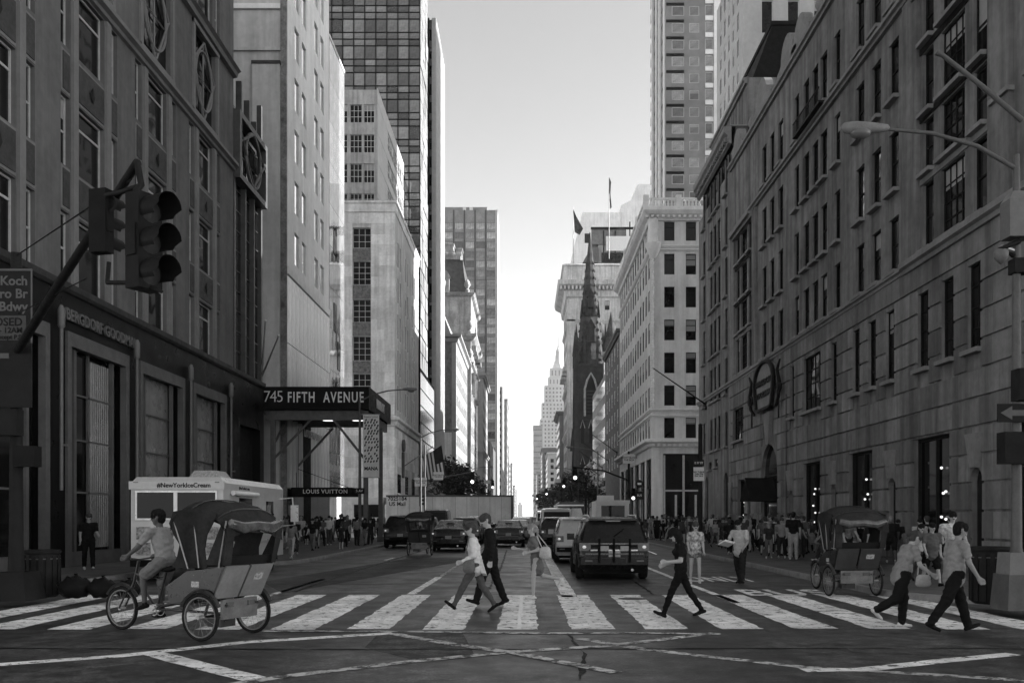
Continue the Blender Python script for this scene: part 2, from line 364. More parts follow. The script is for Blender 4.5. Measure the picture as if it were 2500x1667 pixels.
def window(root, o, rz, u, w, h, kind, fm=DKFRAME, sill=None, far=False, rec=.2, blinds=.35, name='window'):
    fr, pn = win_meshes(kind, w, h, fm, far)
    c, s = math.cos(rz), math.sin(rz); y = rec-.06
    loc = Vector((o[0]+c*u-s*y, o[1]+s*u+c*y, o[2]))-Vector(root.location)
    v = random.random(); k = 0 if v > blinds else (2 if v > blinds*.4 else 3)
    if far: return obj(name, pn[k], parent=root, loc=loc, rz=rz)
    f = obj(name, fr, parent=root, loc=loc, rz=rz); obj('pane', pn[k], parent=f)
    if sill:
        key = (round(w, 2), sill.name)
        if key not in SILL: SILL[key] = B().box(-.08, w+.08, -.36, 0, -.15, -.002).mesh('sill', sill)
        obj('sill', SILL[key], parent=f)
    return f
def wall_mesh(W, z0, z1, holes, rec, mi=0):
    """sheet in local (u, inward, z) with rectangular openings and their reveals"""
    b = B(); us = sorted({0., W, *[h[0] for h in holes], *[h[1] for h in holes]}); vs = sorted({z0, z1, *[h[2] for h in holes], *[h[3] for h in holes]})
    us = [x for x in us if -1e-6 <= x <= W+1e-6]; vs = [x for x in vs if z0-1e-6 <= x <= z1+1e-6]
    for va, vb in zip(vs, vs[1:]):
        if vb-va < 1e-5: continue
        run = None
        vm = (va+vb)/2; act = [h for h in holes if h[2] < vm < h[3]]
        for ua, ub in zip(us, us[1:]):
            um = (ua+ub)/2; inside = any(h[0] < um < h[1] for h in act)
            if inside or ub-ua < 1e-6:
                if run and inside: b.quad((run[0], 0, va), (run[1], 0, va), (run[1], 0, vb), (run[0], 0, vb), mi); run = None
            else: run = (run[0], ub) if run else (ua, ub)
        if run: b.quad((run[0], 0, va), (run[1], 0, va), (run[1], 0, vb), (run[0], 0, vb), mi)
    for h in holes:
        a, c, e, f = h[:4]
        b.quad((a, 0, e), (a, rec, e), (a, rec, f), (a, 0, f), mi); b.quad((c, 0, e), (c, 0, f), (c, rec, f), (c, rec, e), mi)
        b.quad((a, 0, f), (a, rec, f), (c, rec, f), (c, 0, f), mi); b.quad((a, 0, e), (c, 0, e), (c, rec, e), (a, rec, e), mi)
    return b
def rel(root, p): return Vector(p)-Vector(root.location)
def facade(root, o, u, W, z0, z1, wins, m, rec=.2, fm=DKFRAME, sill=None, far=False, blinds=.35, name='wall'):
    rz = math.atan2(u[1], u[0])
    obj(name, wall_mesh(W, z0, z1, wins, rec), m, root, rel(root, (o[0], o[1], 0)), rz, fix=False)
    for w_ in wins:
        a, c, e, f = w_[:4]; kind = w_[4] if len(w_) > 4 else 's'
        if kind: window(root, (o[0], o[1], e), rz, a, c-a, f-e, kind, fm, sill, far, rec, blinds)
    return rz
def part(root, name, b, m, o=(0, 0, 0), rz=0, smooth=None): return obj(name, b, m, root, rel(root, o), rz, smooth)
def core(root, x0, x1, y0, y1, z1, m, z0=-.3, name='inner_wall'):
    b = B(); b.box(x0, x1, y0, y1, z0, z1); return part(root, name, b, m)
U_N, U_E, U_W = (1, 0), (0, -1), (0, 1)            # walls facing the camera, the right-hand and the left-hand avenue fronts
def building(name, label, loc, cat='building', group=None): return thing(name, label, cat, loc, group=group)
STONES = {}
def unit(m, nm='stone'):
    if (m.name, nm) not in STONES:
        b = B(); e = .0; b.box(0, 1, 0, 1, 0, 1); STONES[(m.name, nm)] = b.mesh(nm, m)
    return STONES[(m.name, nm)]
def courses(root, o, u, W, v0, v1, holes, hh, ln, m, proud=.06, gh=.09, gv=.018, cap=300, order=1, nm='stone', par=None, seed=3):
    """ashlar: one box per block, joints recessed"""
    rz = math.atan2(u[1], u[0]); c, s = math.cos(rz), math.sin(rz); rn = random.Random(seed)
    rows = max(1, round((v1-v0)/hh)); hh = (v1-v0)/rows; L_ = []
    for i in range(rows):
        a, b_ = v0+i*hh+gh/2, v0+(i+1)*hh-gh/2
        cuts = sorted([(h[0], h[1]) for h in holes if h[2] < b_-.02 and h[3] > a+.02]); segs = []; p = 0
        for x0, x1 in cuts:
            if x0 > p+.05: segs.append((p, x0))
            p = max(p, x1)
        if p < W-.05: segs.append((p, W))
        for x0, x1 in segs:
            t = x0; first = ln*(.5 if i % 2 else 1)*rn.uniform(.85, 1.1)
            while t < x1-1e-3:
                e = min(x1, t+first); first = ln*rn.uniform(.8, 1.25)
                if x1-e < ln*.3: e = x1
                L_.append((t+gv/2, e-gv/2, a, b_)); t = e
    if order < 0: L_.sort(key=lambda q: -(q[0]))
    rest = B(); y0 = -proud
    for k, (x0, x1, a, b_) in enumerate(L_):
        pr = proud+rn.uniform(-.006, .006)
        if k < cap:
            loc = Vector((o[0]+c*x0+s*pr, o[1]+s*x0-c*pr, a))-Vector(root.location)
            obj(nm, unit(m, nm), parent=root, loc=loc, rz=rz, scale=(x1-x0, pr+.02, b_-a))
        else: rest.box(x0, x1, -pr, .02, a, b_)
    if rest.v:
        q = part(root, nm, rest, m, (o[0], o[1], 0), rz); q['kind'] = 'stuff'
def arch_fill(b, u0, u1, vtop, y0, y1, n=10):
    """stone above a round-headed opening whose rectangle ends at vtop"""
    r_ = (u1-u0)/2; c = (u0+u1)/2; z = vtop-r_
    pts = [(c-r_*math.cos(math.pi*i/n), z+r_*math.sin(math.pi*i/n)) for i in range(n+1)]
    for i in range(n):
        (a, e), (a2, e2) = pts[i], pts[i+1]
        b.quad((a, y0, e), (a2, y0, e2), (a2, y0, vtop), (a, y0, vtop)); b.quad((a, y0, e), (a, y1, e), (a2, y1, e2), (a2, y0, e2))

# ================================================================ R1: the department store on the right
LIME = mat('limestone', .205, .82, .25, .5, .006, 30, rnd=.26, streak=.4, coord='World')
LIMED = mat('limestone_wall', .195, .82, .3, .35, .006, 30, streak=.45, coord='World')
LIMEJ = mat('limestone_joint', .09, .9, .2, 1, coord='World')
LIMET = mat('limestone_trim', .23, .75, .2, 1, .004, 30, coord='World')
st = building('department_store', 'long limestone department store with rusticated base along the right pavement', (FR, 22.5, 0))
Y0, Y1 = 22.5, 79.3                                # u runs towards the camera from the far end: u = Y1 - y
def U(y): return Y1-y
low, up = [], []
for a, b_ in ((44.5, 51.0),):
    pass
for (ya, yb) in ((29.8, 30.7), (33.7, 34.6), (60.7, 61.6), (64.3, 65.2)):       # tall bays: narrow side lights
    for v0, v1 in ((11.5, 13.9), (14.3, 16.2), (16.5, 18.7), (19.1, 20.9)): up.append((U(yb), U(ya), v0, v1, 's'))
for (ya, yb) in ((31.3, 33.1), (62.1, 63.8)):
    for v0, v1 in ((11.5, 13.9), (14.3, 16.2), (16.5, 18.7), (19.1, 20.9)): up.append((U(yb), U(ya), v0, v1, 'g4x4'))
cols = [43.7, 45.6, 47.0, 48.5, 50.3]+[36.85, 38.7, 40.6]+[53.4, 55.3, 57.1]+[24.2, 26.2, 28.2]
for c_ in cols:
    wd = .85 if c_ in (43.7, 50.3) else 1.0
    for v0, v1 in ((11.45, 13.6), (14.65, 17.0), (18.3, 20.6), (22.0, 24.4)): up.append((U(c_+wd), U(c_), v0, v1, 's'))
send = [(68.1, 69.0), (70.6, 71.6), (72.1, 73.1), (73.6, 74.6), (76.5, 77.5)]
for ya, yb in send:
    for v0, v1 in ((6.9, 9.4), (10.7, 13.3), (14.2, 16.9), (17.8, 20.6), (21.4, 24.2), (25.2, 27.9)): up.append((U(yb), U(ya), v0, v1, 's'))
for ya, yb in ((67.9, 69.4), (75.2, 76.6)): up.append((U(yb), U(ya), .13, 5.0, None))
up += [(U(72.7), U(71.6), 5.6, 6.2, 's'), (U(75), U(73.9), 5.5, 6.1, 's')]
lowk = [(46.4, 49.4, 7.2, 10.0, 'g4x4'), (44.0, 44.95, 7.2, 10.0, 'g2x4'), (41.0, 42.0, 7.2, 10.0, 'g2x4'), (39.1, 40.1, 7.2, 10.0, 'g2x4'),
        (37.15, 38.15, 7.2, 10.0, 'g2x4'), (34.0, 35.05, 7.2, 10.0, 'g2x4'), (32.0, 33.05, 7.2, 10.0, 'g2x4'), (30.1, 31.1, 7.2, 10.0, 'g2x4'),
        (51.0, 51.9, 7.2, 10.0, 'g2x4'), (62.9, 66.0, 7.0, 9.2, 'g4x4'), (24.5, 26.5, 7.2, 10, 'g2x4')]
shops = [(46.5, 49.5, .5, 4.55), (39.5, 42.5, .5, 4.6), (32.3, 35.4, .5, 4.65), (62.6, 64.6, .5, 4.3), (25.2, 28.2, .5, 4.6)]
slits = [(44.1, 44.9, .13, 3.3), (37.0, 37.8, .13, 3.3), (30.0, 30.8, .13, 3.35), (51.2, 52.0, .13, 3.2), (60.9, 61.7, .13, 3.2), (66.1, 66.8, .13, 3.1)]
entry = (54.4, 58.1, .13, 6.1)
lowh = [(U(b_), U(a), v0, v1, k) for a, b_, v0, v1, k in lowk]
openh = [(U(s_[1]), U(s_[0]), s_[2], s_[3], None) for s_ in shops+slits+[entry]]
EM = (54.3, 58.6)
facade(st, (FR, Y1, 0), U_E, Y1-Y0, 0, 26.5, up+lowh+openh, LIMED, .17, sill=LIMET, blinds=.16)
rzE = math.atan2(-1, 0)
courses(st, (FR, Y1, 0), U_E, U(67.2)*0+Y1-Y0, .13, 11.1, [(0, U(67.2), 0, 30)]+[(a-.0, b_+.0, v0, v1) for a, b_, v0, v1, k in lowh+openh]+[(U(EM[1]-.9), U(EM[0]+.9), 6.0, 10.6)],
        .915, 1.55, LIME, .07, .085, .02, 300, -1)
# dark interiors, shop fronts, arched doors behind the openings
for i, s_ in enumerate(shops):
    w_ = s_[1]-s_[0]; b = B(); t = .1
    b.box(0, w_, 0, .12, 0, t); b.box(0, w_, 0, .12, s_[3]-s_[2]-t, s_[3]-s_[2]); b.box(0, t, 0, .12, t, s_[3]-s_[2]-t); b.box(w_-t, w_, 0, .12, t, s_[3]-s_[2]-t); b.box(w_/2-.04, w_/2+.04, 0, .12, t, s_[3]-s_[2]-t)
    fr = part(st, 'shop_window', b, IRON, (FR+.16, s_[1], s_[2]), rzE)
    obj('pane', B().quad((t, .1, t), (w_-t, .1, t), (w_-t, .1, s_[3]-s_[2]-t), (t, .1, s_[3]-s_[2]-t)), GLK, fr)
    bl = B()                                       # lit display lamps inside the shop window
    for q in range(5): bl.ball((w_*(.45+.12*i%.3)+math.sin(q*2.1+i)*.2, .0, 1.0+q*.45+.2*math.sin(q*3+i)), .07, .05, .05, 6, 4)
    obj('display_lamp', bl, mat('display_lamp', .8, .4, 0, emit=.3), fr)
    part(st, 'stall_riser', B().box(0, w_, .02, .2, .1, s_[2]), LIMEJ, (FR+.02, s_[1], 0), rzE)
for s_, q in [(s_, -.062) for s_ in slits+[entry]]+[((67.9, 69.4, .13, 5.), -.004), ((75.2, 76.6, .13, 5.), -.004)]:
    ab = B(); arch_fill(ab, U(s_[1]), U(s_[0]), s_[3], q, .28); part(st, 'arch_spandrel', ab, LIMED, (FR, Y1, 0), rzE)
    part(st, 'niche_back', B().box(U(s_[1]), U(s_[0]), .172, .21, s_[2], s_[3]), GLK, (FR, Y1, 0), rzE)
b = B(); b.ext([(U(57.6), 2.7), (U(56.25), 4.1), (U(54.9), 2.7)], -1.5, .2); part(st, 'entrance_awning', b, mat('black_canvas', .015, .9, .3, 3), (FR, Y1, 0), rzE)
b = B()
for y in (54.55, 57.95): b.box(U(y)-.05, U(y)+.05, .1, .22, .13, 4.2)
for z in (2.6, 4.2): b.box(U(58.0), U(54.5), .12, .2, z, z+.08)
part(st, 'door_frame', b, IRON, (FR, Y1, 0), rzE)
for s_ in slits+[entry]:
    kb = B(); c_ = (U(s_[0])+U(s_[1]))/2; k = 1.9 if s_ is entry else 1.1; z = s_[3]
    kb.add([(c_-.16*k, -.2, z), (c_+.16*k, -.2, z), (c_+.42*k, -.24, z+1.0*k), (c_-.42*k, -.24, z+1.0*k), (c_-.16*k, .05, z), (c_+.16*k, .05, z), (c_+.42*k, .05, z+1.0*k), (c_-.42*k, .05, z+1.0*k)],
           [(0, 1, 2, 3), (4, 7, 6, 5), (0, 4, 5, 1), (1, 5, 6, 2), (2, 6, 7, 3), (3, 7, 4, 0)])
    part(st, 'keystone', kb, LIMET, (FR, Y1, 0), rzE)
def ledge(root, o, u, W, prof, m, name='cornice', u0=0):
    """moulding: profile of (out, z) swept along the wall"""
    b = B(); n = len(prof); vs = [(u0, -q, z) for q, z in prof]+[(u0+W, -q, z) for q, z in prof]
    b.add(vs, [(i, i+1, n+i+1, n+i) for i in range(n-1)]+[tuple(range(n))[::-1], tuple(range(n, 2*n))]); return part(root, name, b, m, (o[0], o[1], 0), math.atan2(u[1], u[0]))
def belt(z, d=.25, h=.3): return [(-.05, z), (d*.5, z), (d*.6, z+h*.35), (d, z+h*.5), (d, z+h), (-.05, z+h*1.1)]
LW = Y1-Y0
ledge(st, (FR, Y1, 0), U_E, U(36.1), belt(11.05, .22, .32), LIMET, 'belt_course')
ledge(st, (FR, Y1, 0), U_E, LW-U(36.1)-.03, belt(11.0, .34, .4), LIMET, 'belt_course', U(36.1)+.03)
ledge(st, (FR, Y1, 0), U_E, LW-U(66.6), belt(21.35, .3, .3), LIMET, 'belt_course', U(66.6))
ledge(st, (FR, Y1, 0), U_E, LW-U(66.9), belt(26.2, .3, .35), LIMET, 'cornice', U(66.9))
ledge(st, (FR, Y1, 0), U_E, U(67.0), [(-.05, 28.3), (.15, 28.4), (.22, 28.9), (.48, 29.1), (.5, 29.5), (-.05, 29.6)], LIMET, 'cornice', 0)
obj('wall', wall_mesh(U(67.0), 26.5, 33.0, [], .2), LIMED, st, rel(st, (FR+1.2, Y1, 0)), rzE, fix=False)
for i in range(22): part(st, 'dentil', B().box(.15+i*.55, .4+i*.55, -.38, 0, 28.55, 28.85), LIMET, (FR, Y1, 0), rzE)
for y in (68.6, 70.6, 72.2, 73.8, 76.6): window(st, (FR+1.2, Y1, 30.2), rzE, U(y+.9), .9, 2.6, 's', rec=.05)
ledge(st, (FR+1.2, Y1, 0), U_E, U(67.0), belt(32.6, .35, .4), LIMET, 'attic_cornice')
obj('wall', wall_mesh(30, 0, 33.0, [], .2), LIMED, st, rel(st, (FR+1.2, 67.0, 0)), 0, fix=False)      # attic wall facing the camera
core(st, FR+.35, FR+110, Y0, 66.9, 26.4, LIMEJ); core(st, FR+1.45, FR+45, 67.1, 79.2, 32.9, LIMEJ); core(st, FR+.35, FR+1.5, 67.0, Y1-.02, 29.5, LIMEJ)  # first core carried far back to block low sun from the foreground
part(st, 'roof', B().box(FR-.02, FR+1.3, 67.0, Y1, 29.55, 29.65), LIMET)
core(st, FR+8.2, FR+16, 23, 57, 38.0, LIMED, 26, 'shade_setback_wall'); core(st, FR+16, FR+140, 23, 57, 50.0, LIMED, 26, 'shade_setback_wall')  # hidden upper masses added over the store to keep sun off the left side
b = B(); b.frus(FR+1.6, FR+14, 67.3, 79, 33.0, FR+3.2, FR+13, 68.0, 78, 37.2); b.box(FR+3.1, FR+13.1, 67.9, 78.1, 37.2, 37.5); part(st, 'mansard_roof', b, mat('dark_slate', .02, .6, .3, 3, .01, 20))
for y, w_ in ((64.6, 1.6), (58.0, 2.2), (49.8, 1.6), (43.4, 1.6), (52.3, 1.9)):    # ornamental gables over the roof line
    u = U(y); n = 9; pts = [(u-w_, 26.5), (u-w_, 27.1), (u-w_*.72, 27.2)]+[(u-w_*.62*math.cos(math.pi*i/n), 27.3+w_*.62*math.sin(math.pi*i/n)) for i in range(n+1)]+[(u+w_*.72, 27.2), (u+w_, 27.1), (u+w_, 26.5)]
    b = B(); b.ext(pts, -.12, .35); part(st, 'roof_gable', b, LIMET, (FR, Y1, 0), rzE)
b = B(); b.ball((0, 0, 0), .3, .2, .5)
for y in (66.2, 61.2, 47.0, 40.0): part(st, 'finial', B().lathe([(.22, 0), (.3, .2), (.12, .4), (.26, .75), (.16, 1.05), (.05, 1.3)], 8), LIMET, (FR+.1, y, 26.5), 0, 50)
b = B(); b.box(U(49.6), U(45.2), -.55, 0, 21.62, 21.74)
for i in range(23): b.box(U(49.6)+i*.2, U(49.6)+i*.2+.03, -.54, -.51, 21.74, 22.35)
b.box(U(49.6), U(45.2), -.55, -.5, 22.35, 22.4)
part(st, 'balcony', b, IRON, (FR, Y1, 0), rzE)
for a, b_ in ((34.85, 36.2), (28.2, 29.5), (59.3, 60.3), (65.5, 66.6)): part(st, 'pilaster', B().box(U(b_), U(a), -.14, .0, 11.4, 21.3), LIMED, (FR, Y1, 0), rzE)
for a, b_ in ((29.6, 34.8), (60.5, 65.4)):
    for z in (13.92, 16.22, 18.72): part(st, 'spandrel', B().box(U(b_), U(a), -.05, .1, z+.02, z+.26), IRON if z != 13.92 else LIMET, (FR, Y1, 0), rzE)
    ledge(st, (FR, Y1, 0), U_E, b_-a+.8, belt(20.95, .45, .35), LIMET, 'bay_cornice', U(b_)-.4)
lp = B(); lp.box(U(52.55), U(52.35), -.1, .0, .2, 8.6); part(st, 'downpipe', lp, LIMEJ, (FR, Y1, 0), rzE)
# oval emblem over the door
em = thing('wall_emblem', 'round-topped framed emblem with dark script above the store entrance arch', 'emblem', (FR-.3, 56.4, 8.0)); em.rotation_euler = (0, 0, rzE); em.scale = (1.85, 1, 1.05)
def oval(rx, rz_, n=24, flat=.8): return [(rx*math.cos(2*math.pi*i/n), rz_*math.sin(2*math.pi*i/n)*(1 if math.sin(2*math.pi*i/n) > 0 else flat)) for i in range(n)]
pts = [(-1.05, -.5), (-.95, -.9), (-.7, -1.0), (.7, -1.0), (.95, -.9), (1.05, -.5)]+[(1.2*math.cos(math.pi*i/12), .5+1.2*math.sin(math.pi*i/12)) for i in range(13)]
b = B(); b.ext(pts, 0, .3); obj('field', b, LIMET, em, (0, 0, 1.2))
b = B(); b.tube([(x, -.05, z+1.2) for x, z in pts+pts[:1]], .13, 6); obj('frame', b, IRON, em, smooth=50)
for t, z in (('BERGDORF', 1.75), ('GOODMAN', 1.05)): obj('lettering', text_mesh(t, .42, .03, IRON, bold=.02), parent=em, loc=(0, -.05, z), rot=(R(90), 0, 0))
for sx in (-1, 1):
    b = B(); b.tube([(sx*1.35, 0, .1), (sx*1.75, -.05, .5), (sx*1.85, -.05, 1.3), (sx*1.6, -.05, 2.0), (sx*1.95, -.05, 2.5)], [.08, .1, .12, .1, .05], 6); b.torus((sx*1.75, -.05, 1.0), .28, .07, 14, 5); b.tube([(sx*1.7, 0, .4), (sx*1.7, 0, -.6)], .05, 5); obj('scroll', b, IRON, em, smooth=60)

# ================================================================ L1: dark-based store on the left
GST = mat('grey_limestone', .14, .8, .2, .4, .005, 30, streak=.2, coord='World')
GSTT = mat('grey_limestone_trim', .2, .75, .15, .8, .004, 30, coord='World')
DKS = mat('polished_dark_granite', .008, .35, .12, .4, coord='World', spec=.06)
PANEL = mat('cast_spandrel', .055, .55, .3, 2)
sl1 = building('grey_office_building', 'tall grey stone office block with dark polished shop base on the left corner', (FL, 20, 0))
Ya, Yb = 20., 48.4
def V(y): return y-Ya
hs = []; bays = [26.7, 32.5, 38.3, 44.1]
rowsL = [(9.4, 11.7), (13.2, 15.5), (17.1, 19.4)]
for c_ in bays:
    for v0, v1 in rowsL+[(24.8, 27.2), (28.6, 31.0)]:
        hs += [(V(c_-2.1), V(c_-1.5), v0, v1, 's'), (V(c_-1.02), V(c_+1.02), v0, v1, 'h'), (V(c_+1.4), V(c_+2.1), v0, v1, 's')]
    hs.append((V(c_-1.5), V(c_+1.5), 20.2, 24.0, None))
hs2 = []
for h in hs: hs2.append(h)
facade(sl1, (FL, Ya, 0), U_W, Yb-Ya, 9.2, 34, hs, GST, .2, LTFRAME, blinds=.12)
rzW = math.atan2(1, 0)
for c_ in bays:
    for z in (11.75, 15.55):
        for a, b_ in ((-2.1, -1.5), (-1.02, 1.02), (1.4, 2.1)):
            q = B(); q.box(a, b_, -.02, .1, 0, 1.4); q.box(a+.08, b_-.08, -.05, 0, .1, 1.3, 1)
            if b_-a > 1: q.add([(0, -.09, .4), (.22, -.06, .7), (0, -.09, 1.0), (-.22, -.06, .7)], [(0, 1, 2, 3)], 2)
            o = part(sl1, 'spandrel', q, [GSTT, PANEL, IRON], (FL, c_, z), rzW)
    q = B()                                         # circular tracery in the attic openings
    w_, h_ = 3.0, 3.8; cz = 22.1
    def rr(r0, k=28, pw=1): return [(r0*math.cos(2*math.pi*i/k), .05, cz+r0*1.2*math.sin(2*math.pi*i/k)) for i in range(k+1)]
    q.tube(rr(1.12), .06, 6); q.tube([(-1.45, .05, cz+.5), (0, .05, 20.25), (1.45, .05, cz+.5)], .06, 5); q.tube([(-1.45, .05, cz+.4), (0, .05, 23.9), (1.45, .05, cz+.4)], .06, 5)
    q.tube([(0, .1, 20.2), (0, .1, 24)], .04, 4); q.tube([(-1.1, .1, cz), (1.1, .1, cz)], .04, 4)
    f = part(sl1, 'tracery', q, GSTT, (FL, c_, 0), rzW, 50)
    obj('pane', B().quad((-1.5, .2, 20.2), (1.5, .2, 20.2), (1.5, .2, 24), (-1.5, .2, 24)), GL, f)
    for sx in (-1, 1): part(sl1, 'pilaster_strip', B().box(sx*1.24-.17, sx*1.24+.17, -.1, 0, 9.3, 19.4), GSTT, (FL, c_, 0), rzW)
    part(sl1, 'ornament_frame', B().box(-1.75, -1.52, -.1, .02, 20, 24.2).box(1.52, 1.75, -.1, .02, 20, 24.2).box(-1.75, 1.75, -.12, .02, 19.98, 20.19).box(-1.75, 1.75, -.12, .02, 24.01, 24.2), GSTT, (FL, c_, 0), rzW)
ledge(sl1, (FL, Ya, 0), U_W, Yb-Ya, [(-.05, 19.45), (.12, 19.5), (.15, 19.62), (.3, 19.7), (.3, 19.85), (-.05, 19.95)], GSTT, 'belt_course')
ledge(sl1, (FL, Ya, 0), U_W, Yb-Ya, [(-.05, 24.25), (.2, 24.3), (.25, 24.5), (.4, 24.6), (-.05, 24.72)], GSTT, 'belt_course')
fr_l = [(24.6, 29.1), (30.45, 34.95), (36.2, 40.7), (42.0, 46.4)]
hb = [(V(a), V(b_), .13, 7.5, None) for a, b_ in fr_l]+[(V(48.9), V(52.6), .13, 6.6, None)]
XB = FL+.18
facade(sl1, (XB, Ya, 0), U_W, 53.35-Ya, 0, 9.15, hb, DKS, .5)
ledge(sl1, (XB, Ya, 0), U_W, 53.35-Ya, [(-.2, 8.95), (.06, 9.0), (.12, 9.1), (.12, 9.3), (-.2, 9.35)], mat('dark_stone_ledge', .035, .5, .3, 1), 'base_ledge')
SURR = mat('pale_shop_surround', .11, .45, .2, 1)
DRAPE = mat('pale_drape_behind_glass', .2, .3, .25, .6, spec=.6, streak=.3)
for i, (a, b_) in enumerate(fr_l):
    w_ = b_-a; q = B(); q.box(-.12, w_+.12, -.08, .15, 7.3, 7.75); q.box(-.12, .16, -.08, .15, .13, 7.3); q.box(w_-.16, w_+.12, -.08, .15, .13, 7.3)
    q.box(.16, w_-.16, .12, .22, .13, .6); q.box(.75, .9, .12, .25, .6, 7.3); q.box(w_-.9, w_-.75, .12, .25, .6, 7.3)
    f = part(sl1, 'shop_front', q, SURR, (XB, a, 0), rzW)
    p = B(); p.quad((.16, .3, .6), (.75, .3, .6), (.75, .3, 7.3), (.16, .3, 7.3), 0); p.quad((w_-.75, .3, .6), (w_-.16, .3, .6), (w_-.16, .3, 7.3), (w_-.75, .3, 7.3), 0)
    zsplit = 2.6
    p.quad((.9, .3, .6), (w_-.9, .3, .6), (w_-.9, .3, zsplit), (.9, .3, zsplit), 0); p.quad((.9, .3, zsplit), (w_-.9, .3, zsplit), (w_-.9, .3, 7.3), (.9, .3, 7.3), 1 if i > 1 else 0)
    obj('pane', p, [GLK, DRAPE], f, fix=False)
    if i == 1:
        d = B(); 
        for k in range(9): d.tube([(w_-2.3+k*.16, .27, .7), (w_-2.3+k*.16, .27, 7.1)], .07, 6)
        obj('curtain', d, DRAPE, f, smooth=60)
    bars = B()
    for z in (2.55, 4.3, 5.8): bars.box(.9, w_-.9, .2, .27, z, z+.06)
    if i < 2: bars.box(w_/2-.35, w_/2-.25, .2, .27, .6, 7.3)
    obj('glazing_bar', bars, SURR, f)
    if i > 1: obj('drop_awning', B().add([(.6, .2, 2.5), (w_-.6, .2, 2.5), (w_-.6, -.9, 1.75+.2), (.6, -.9, 1.95), (.6, -.9, 1.7), (w_-.6, -.9, 1.7)], [(0, 1, 2, 3), (3, 2, 5, 4)]), mat('black_canvas', .015), f, fix=False)
for y in (29.8, 35.6, 41.35, 47.0): 
    q = B(); q.tube([(0, 0, 2.6), (0, 0, 8.2)], .06, 8); q.lathe([(.05, 0), (.12, .1), (.12, .6), (.05, .75)], 8, (0, 0, 7.7)); q.box(-.03, .03, -.2, 0, 4, 4.06)
    part(sl1, 'wall_light_tube', q, mat('pale_light_tube', .14, .4, .15, 2), (XB+.14, y, 0), rzW, 50)
obj('lettering', text_mesh('BERGDORF GOODMAN', .52, .04, SURR, bold=.012, space=1.02), parent=sl1, loc=rel(sl1, (XB+.05, 33.05, 8.28)), rot=(R(90), 0, rzW))
core(sl1, FL-30, FL-.4, Ya, Yb-.02, 33.9, GST); core(sl1, FL-30, XB-.65, Ya, 53.3, 9.1, DKS)
# metal window bay at its far end
bay = part(sl1, 'metal_bay', B().box(-.15, 5.0, -.06, .2, 9.2, 9.4).box(-.15, .12, -.06, .2, 9.4, 19.2).box(4.75, 5.0, -.06, .2, 9.4, 25).box(1.62, 1.8, -.1, .2, 9.4, 19.2).box(3.2, 3.38, -.1, .2, 9.4, 19.2).box(-.15, 5, -.35, .2, 19.2, 19.5).box(-.15, 5, -.35, .2, 22.4, 22.7).box(-.15, .2, -.35, .2, 19.5, 22.4).box(4.7, 5, -.35, .2, 19.5, 22.4).box(.9, 1.05, -.1, .2, 22.7, 24.6).box(2.3, 2.45, -.1, .2, 22.7, 24.2).box(3.6, 3.75, -.1, .2, 22.7, 23.6), mat('bronze_metal', .075, .45, .25, 2, metal=.3), (FL, Yb+.1, 0), rzW)
q = B(); rr2 = [(2.45+1.35*math.cos(2*math.pi*i/28), -.28, 20.95+1.4*math.sin(2*math.pi*i/28)) for i in range(29)]
q.tube(rr2, .09, 6); q.tube([(.2, -.28, 21.6), (2.45, -.3, 19.55), (4.7, -.28, 21.6)], .09, 5); q.tube([(.2, -.28, 21.2), (2.45, -.3, 22.4), (4.7, -.28, 21.2)], .08, 5)
obj('ring_tracery', q, mat('bronze_metal', .075), bay, smooth=50)
for i in range(13):
    for k, (a, b_) in enumerate(((.12, 1.62), (1.8, 3.2), (3.38, 4.75))):
        z = 9.42+i*1.05
        if z > 19 and z < 22.4 and k != 1: pass
        if z+1 > 24.4-(k*.8): continue
        obj('pane', unit_pane if False else B().quad((a, .16, z), (b_, .16, z), (b_, .16, z+.99), (a, .16, z+.99)).quad((a, .12, z+.99), (b_, .12, z+.99), (b_, .12, z+1.05), (a, .12, z+1.05), 1).quad(((a+b_)/2-.03, .12, z), ((a+b_)/2+.03, .12, z), ((a+b_)/2+.03, .12, z+.99), ((a+b_)/2-.03, .12, z+.99), 1), [GL, mat('bronze_metal', .075)], bay, fix=False)
core(sl1, FL-9, FL-.25, Yb, 53.2, 22.3, IRON)
# ---------------------------------------------------------------- other buildings
def grid(u0, u1, n, ww, z0, z1, rows, wh, kind='s', skip=()):
    out = []; pu = (u1-u0)/n; pz = (z1-z0)/rows
    for i in range(n):
        for j in range(rows):
            if (i, j) in skip: continue
            c = u0+(i+.5)*pu; z = z0+j*pz+(pz-wh)/2; out.append((c-ww/2, c+ww/2, z, z+wh, kind))
    return out
def block(name, label, side, xf, y0, y1, dx, z, m, north=(), ave=(), fm=DKFRAME, far=True, rec=.2, blinds=.35, z0=0, cm=None, root=None, farn=None):
    root = root or building(name, label, (xf, y0, 0))
    if side > 0:
        facade(root, (xf, y1, 0), U_E, y1-y0, z0, z, list(ave), m, .075, fm, None, far, blinds); facade(root, (xf, y0, 0), U_N, dx, z0, z, list(north), m, rec, fm, None, far if farn is None else farn, blinds)
        core(root, xf+rec+.1, xf+dx, y0+rec+.1, y1, z-.05, cm or m, z0)
    else:
        facade(root, (xf, y0, 0), U_W, y1-y0, z0, z, list(ave), m, .075, fm, None, far, blinds); facade(root, (xf-dx, y0, 0), U_N, dx, z0, z, list(north), m, rec, fm, None, far if farn is None else farn, blinds)
        core(root, xf-dx, xf-rec-.1, y0+rec+.1, y1, z-.05, cm or m, z0)
    return root
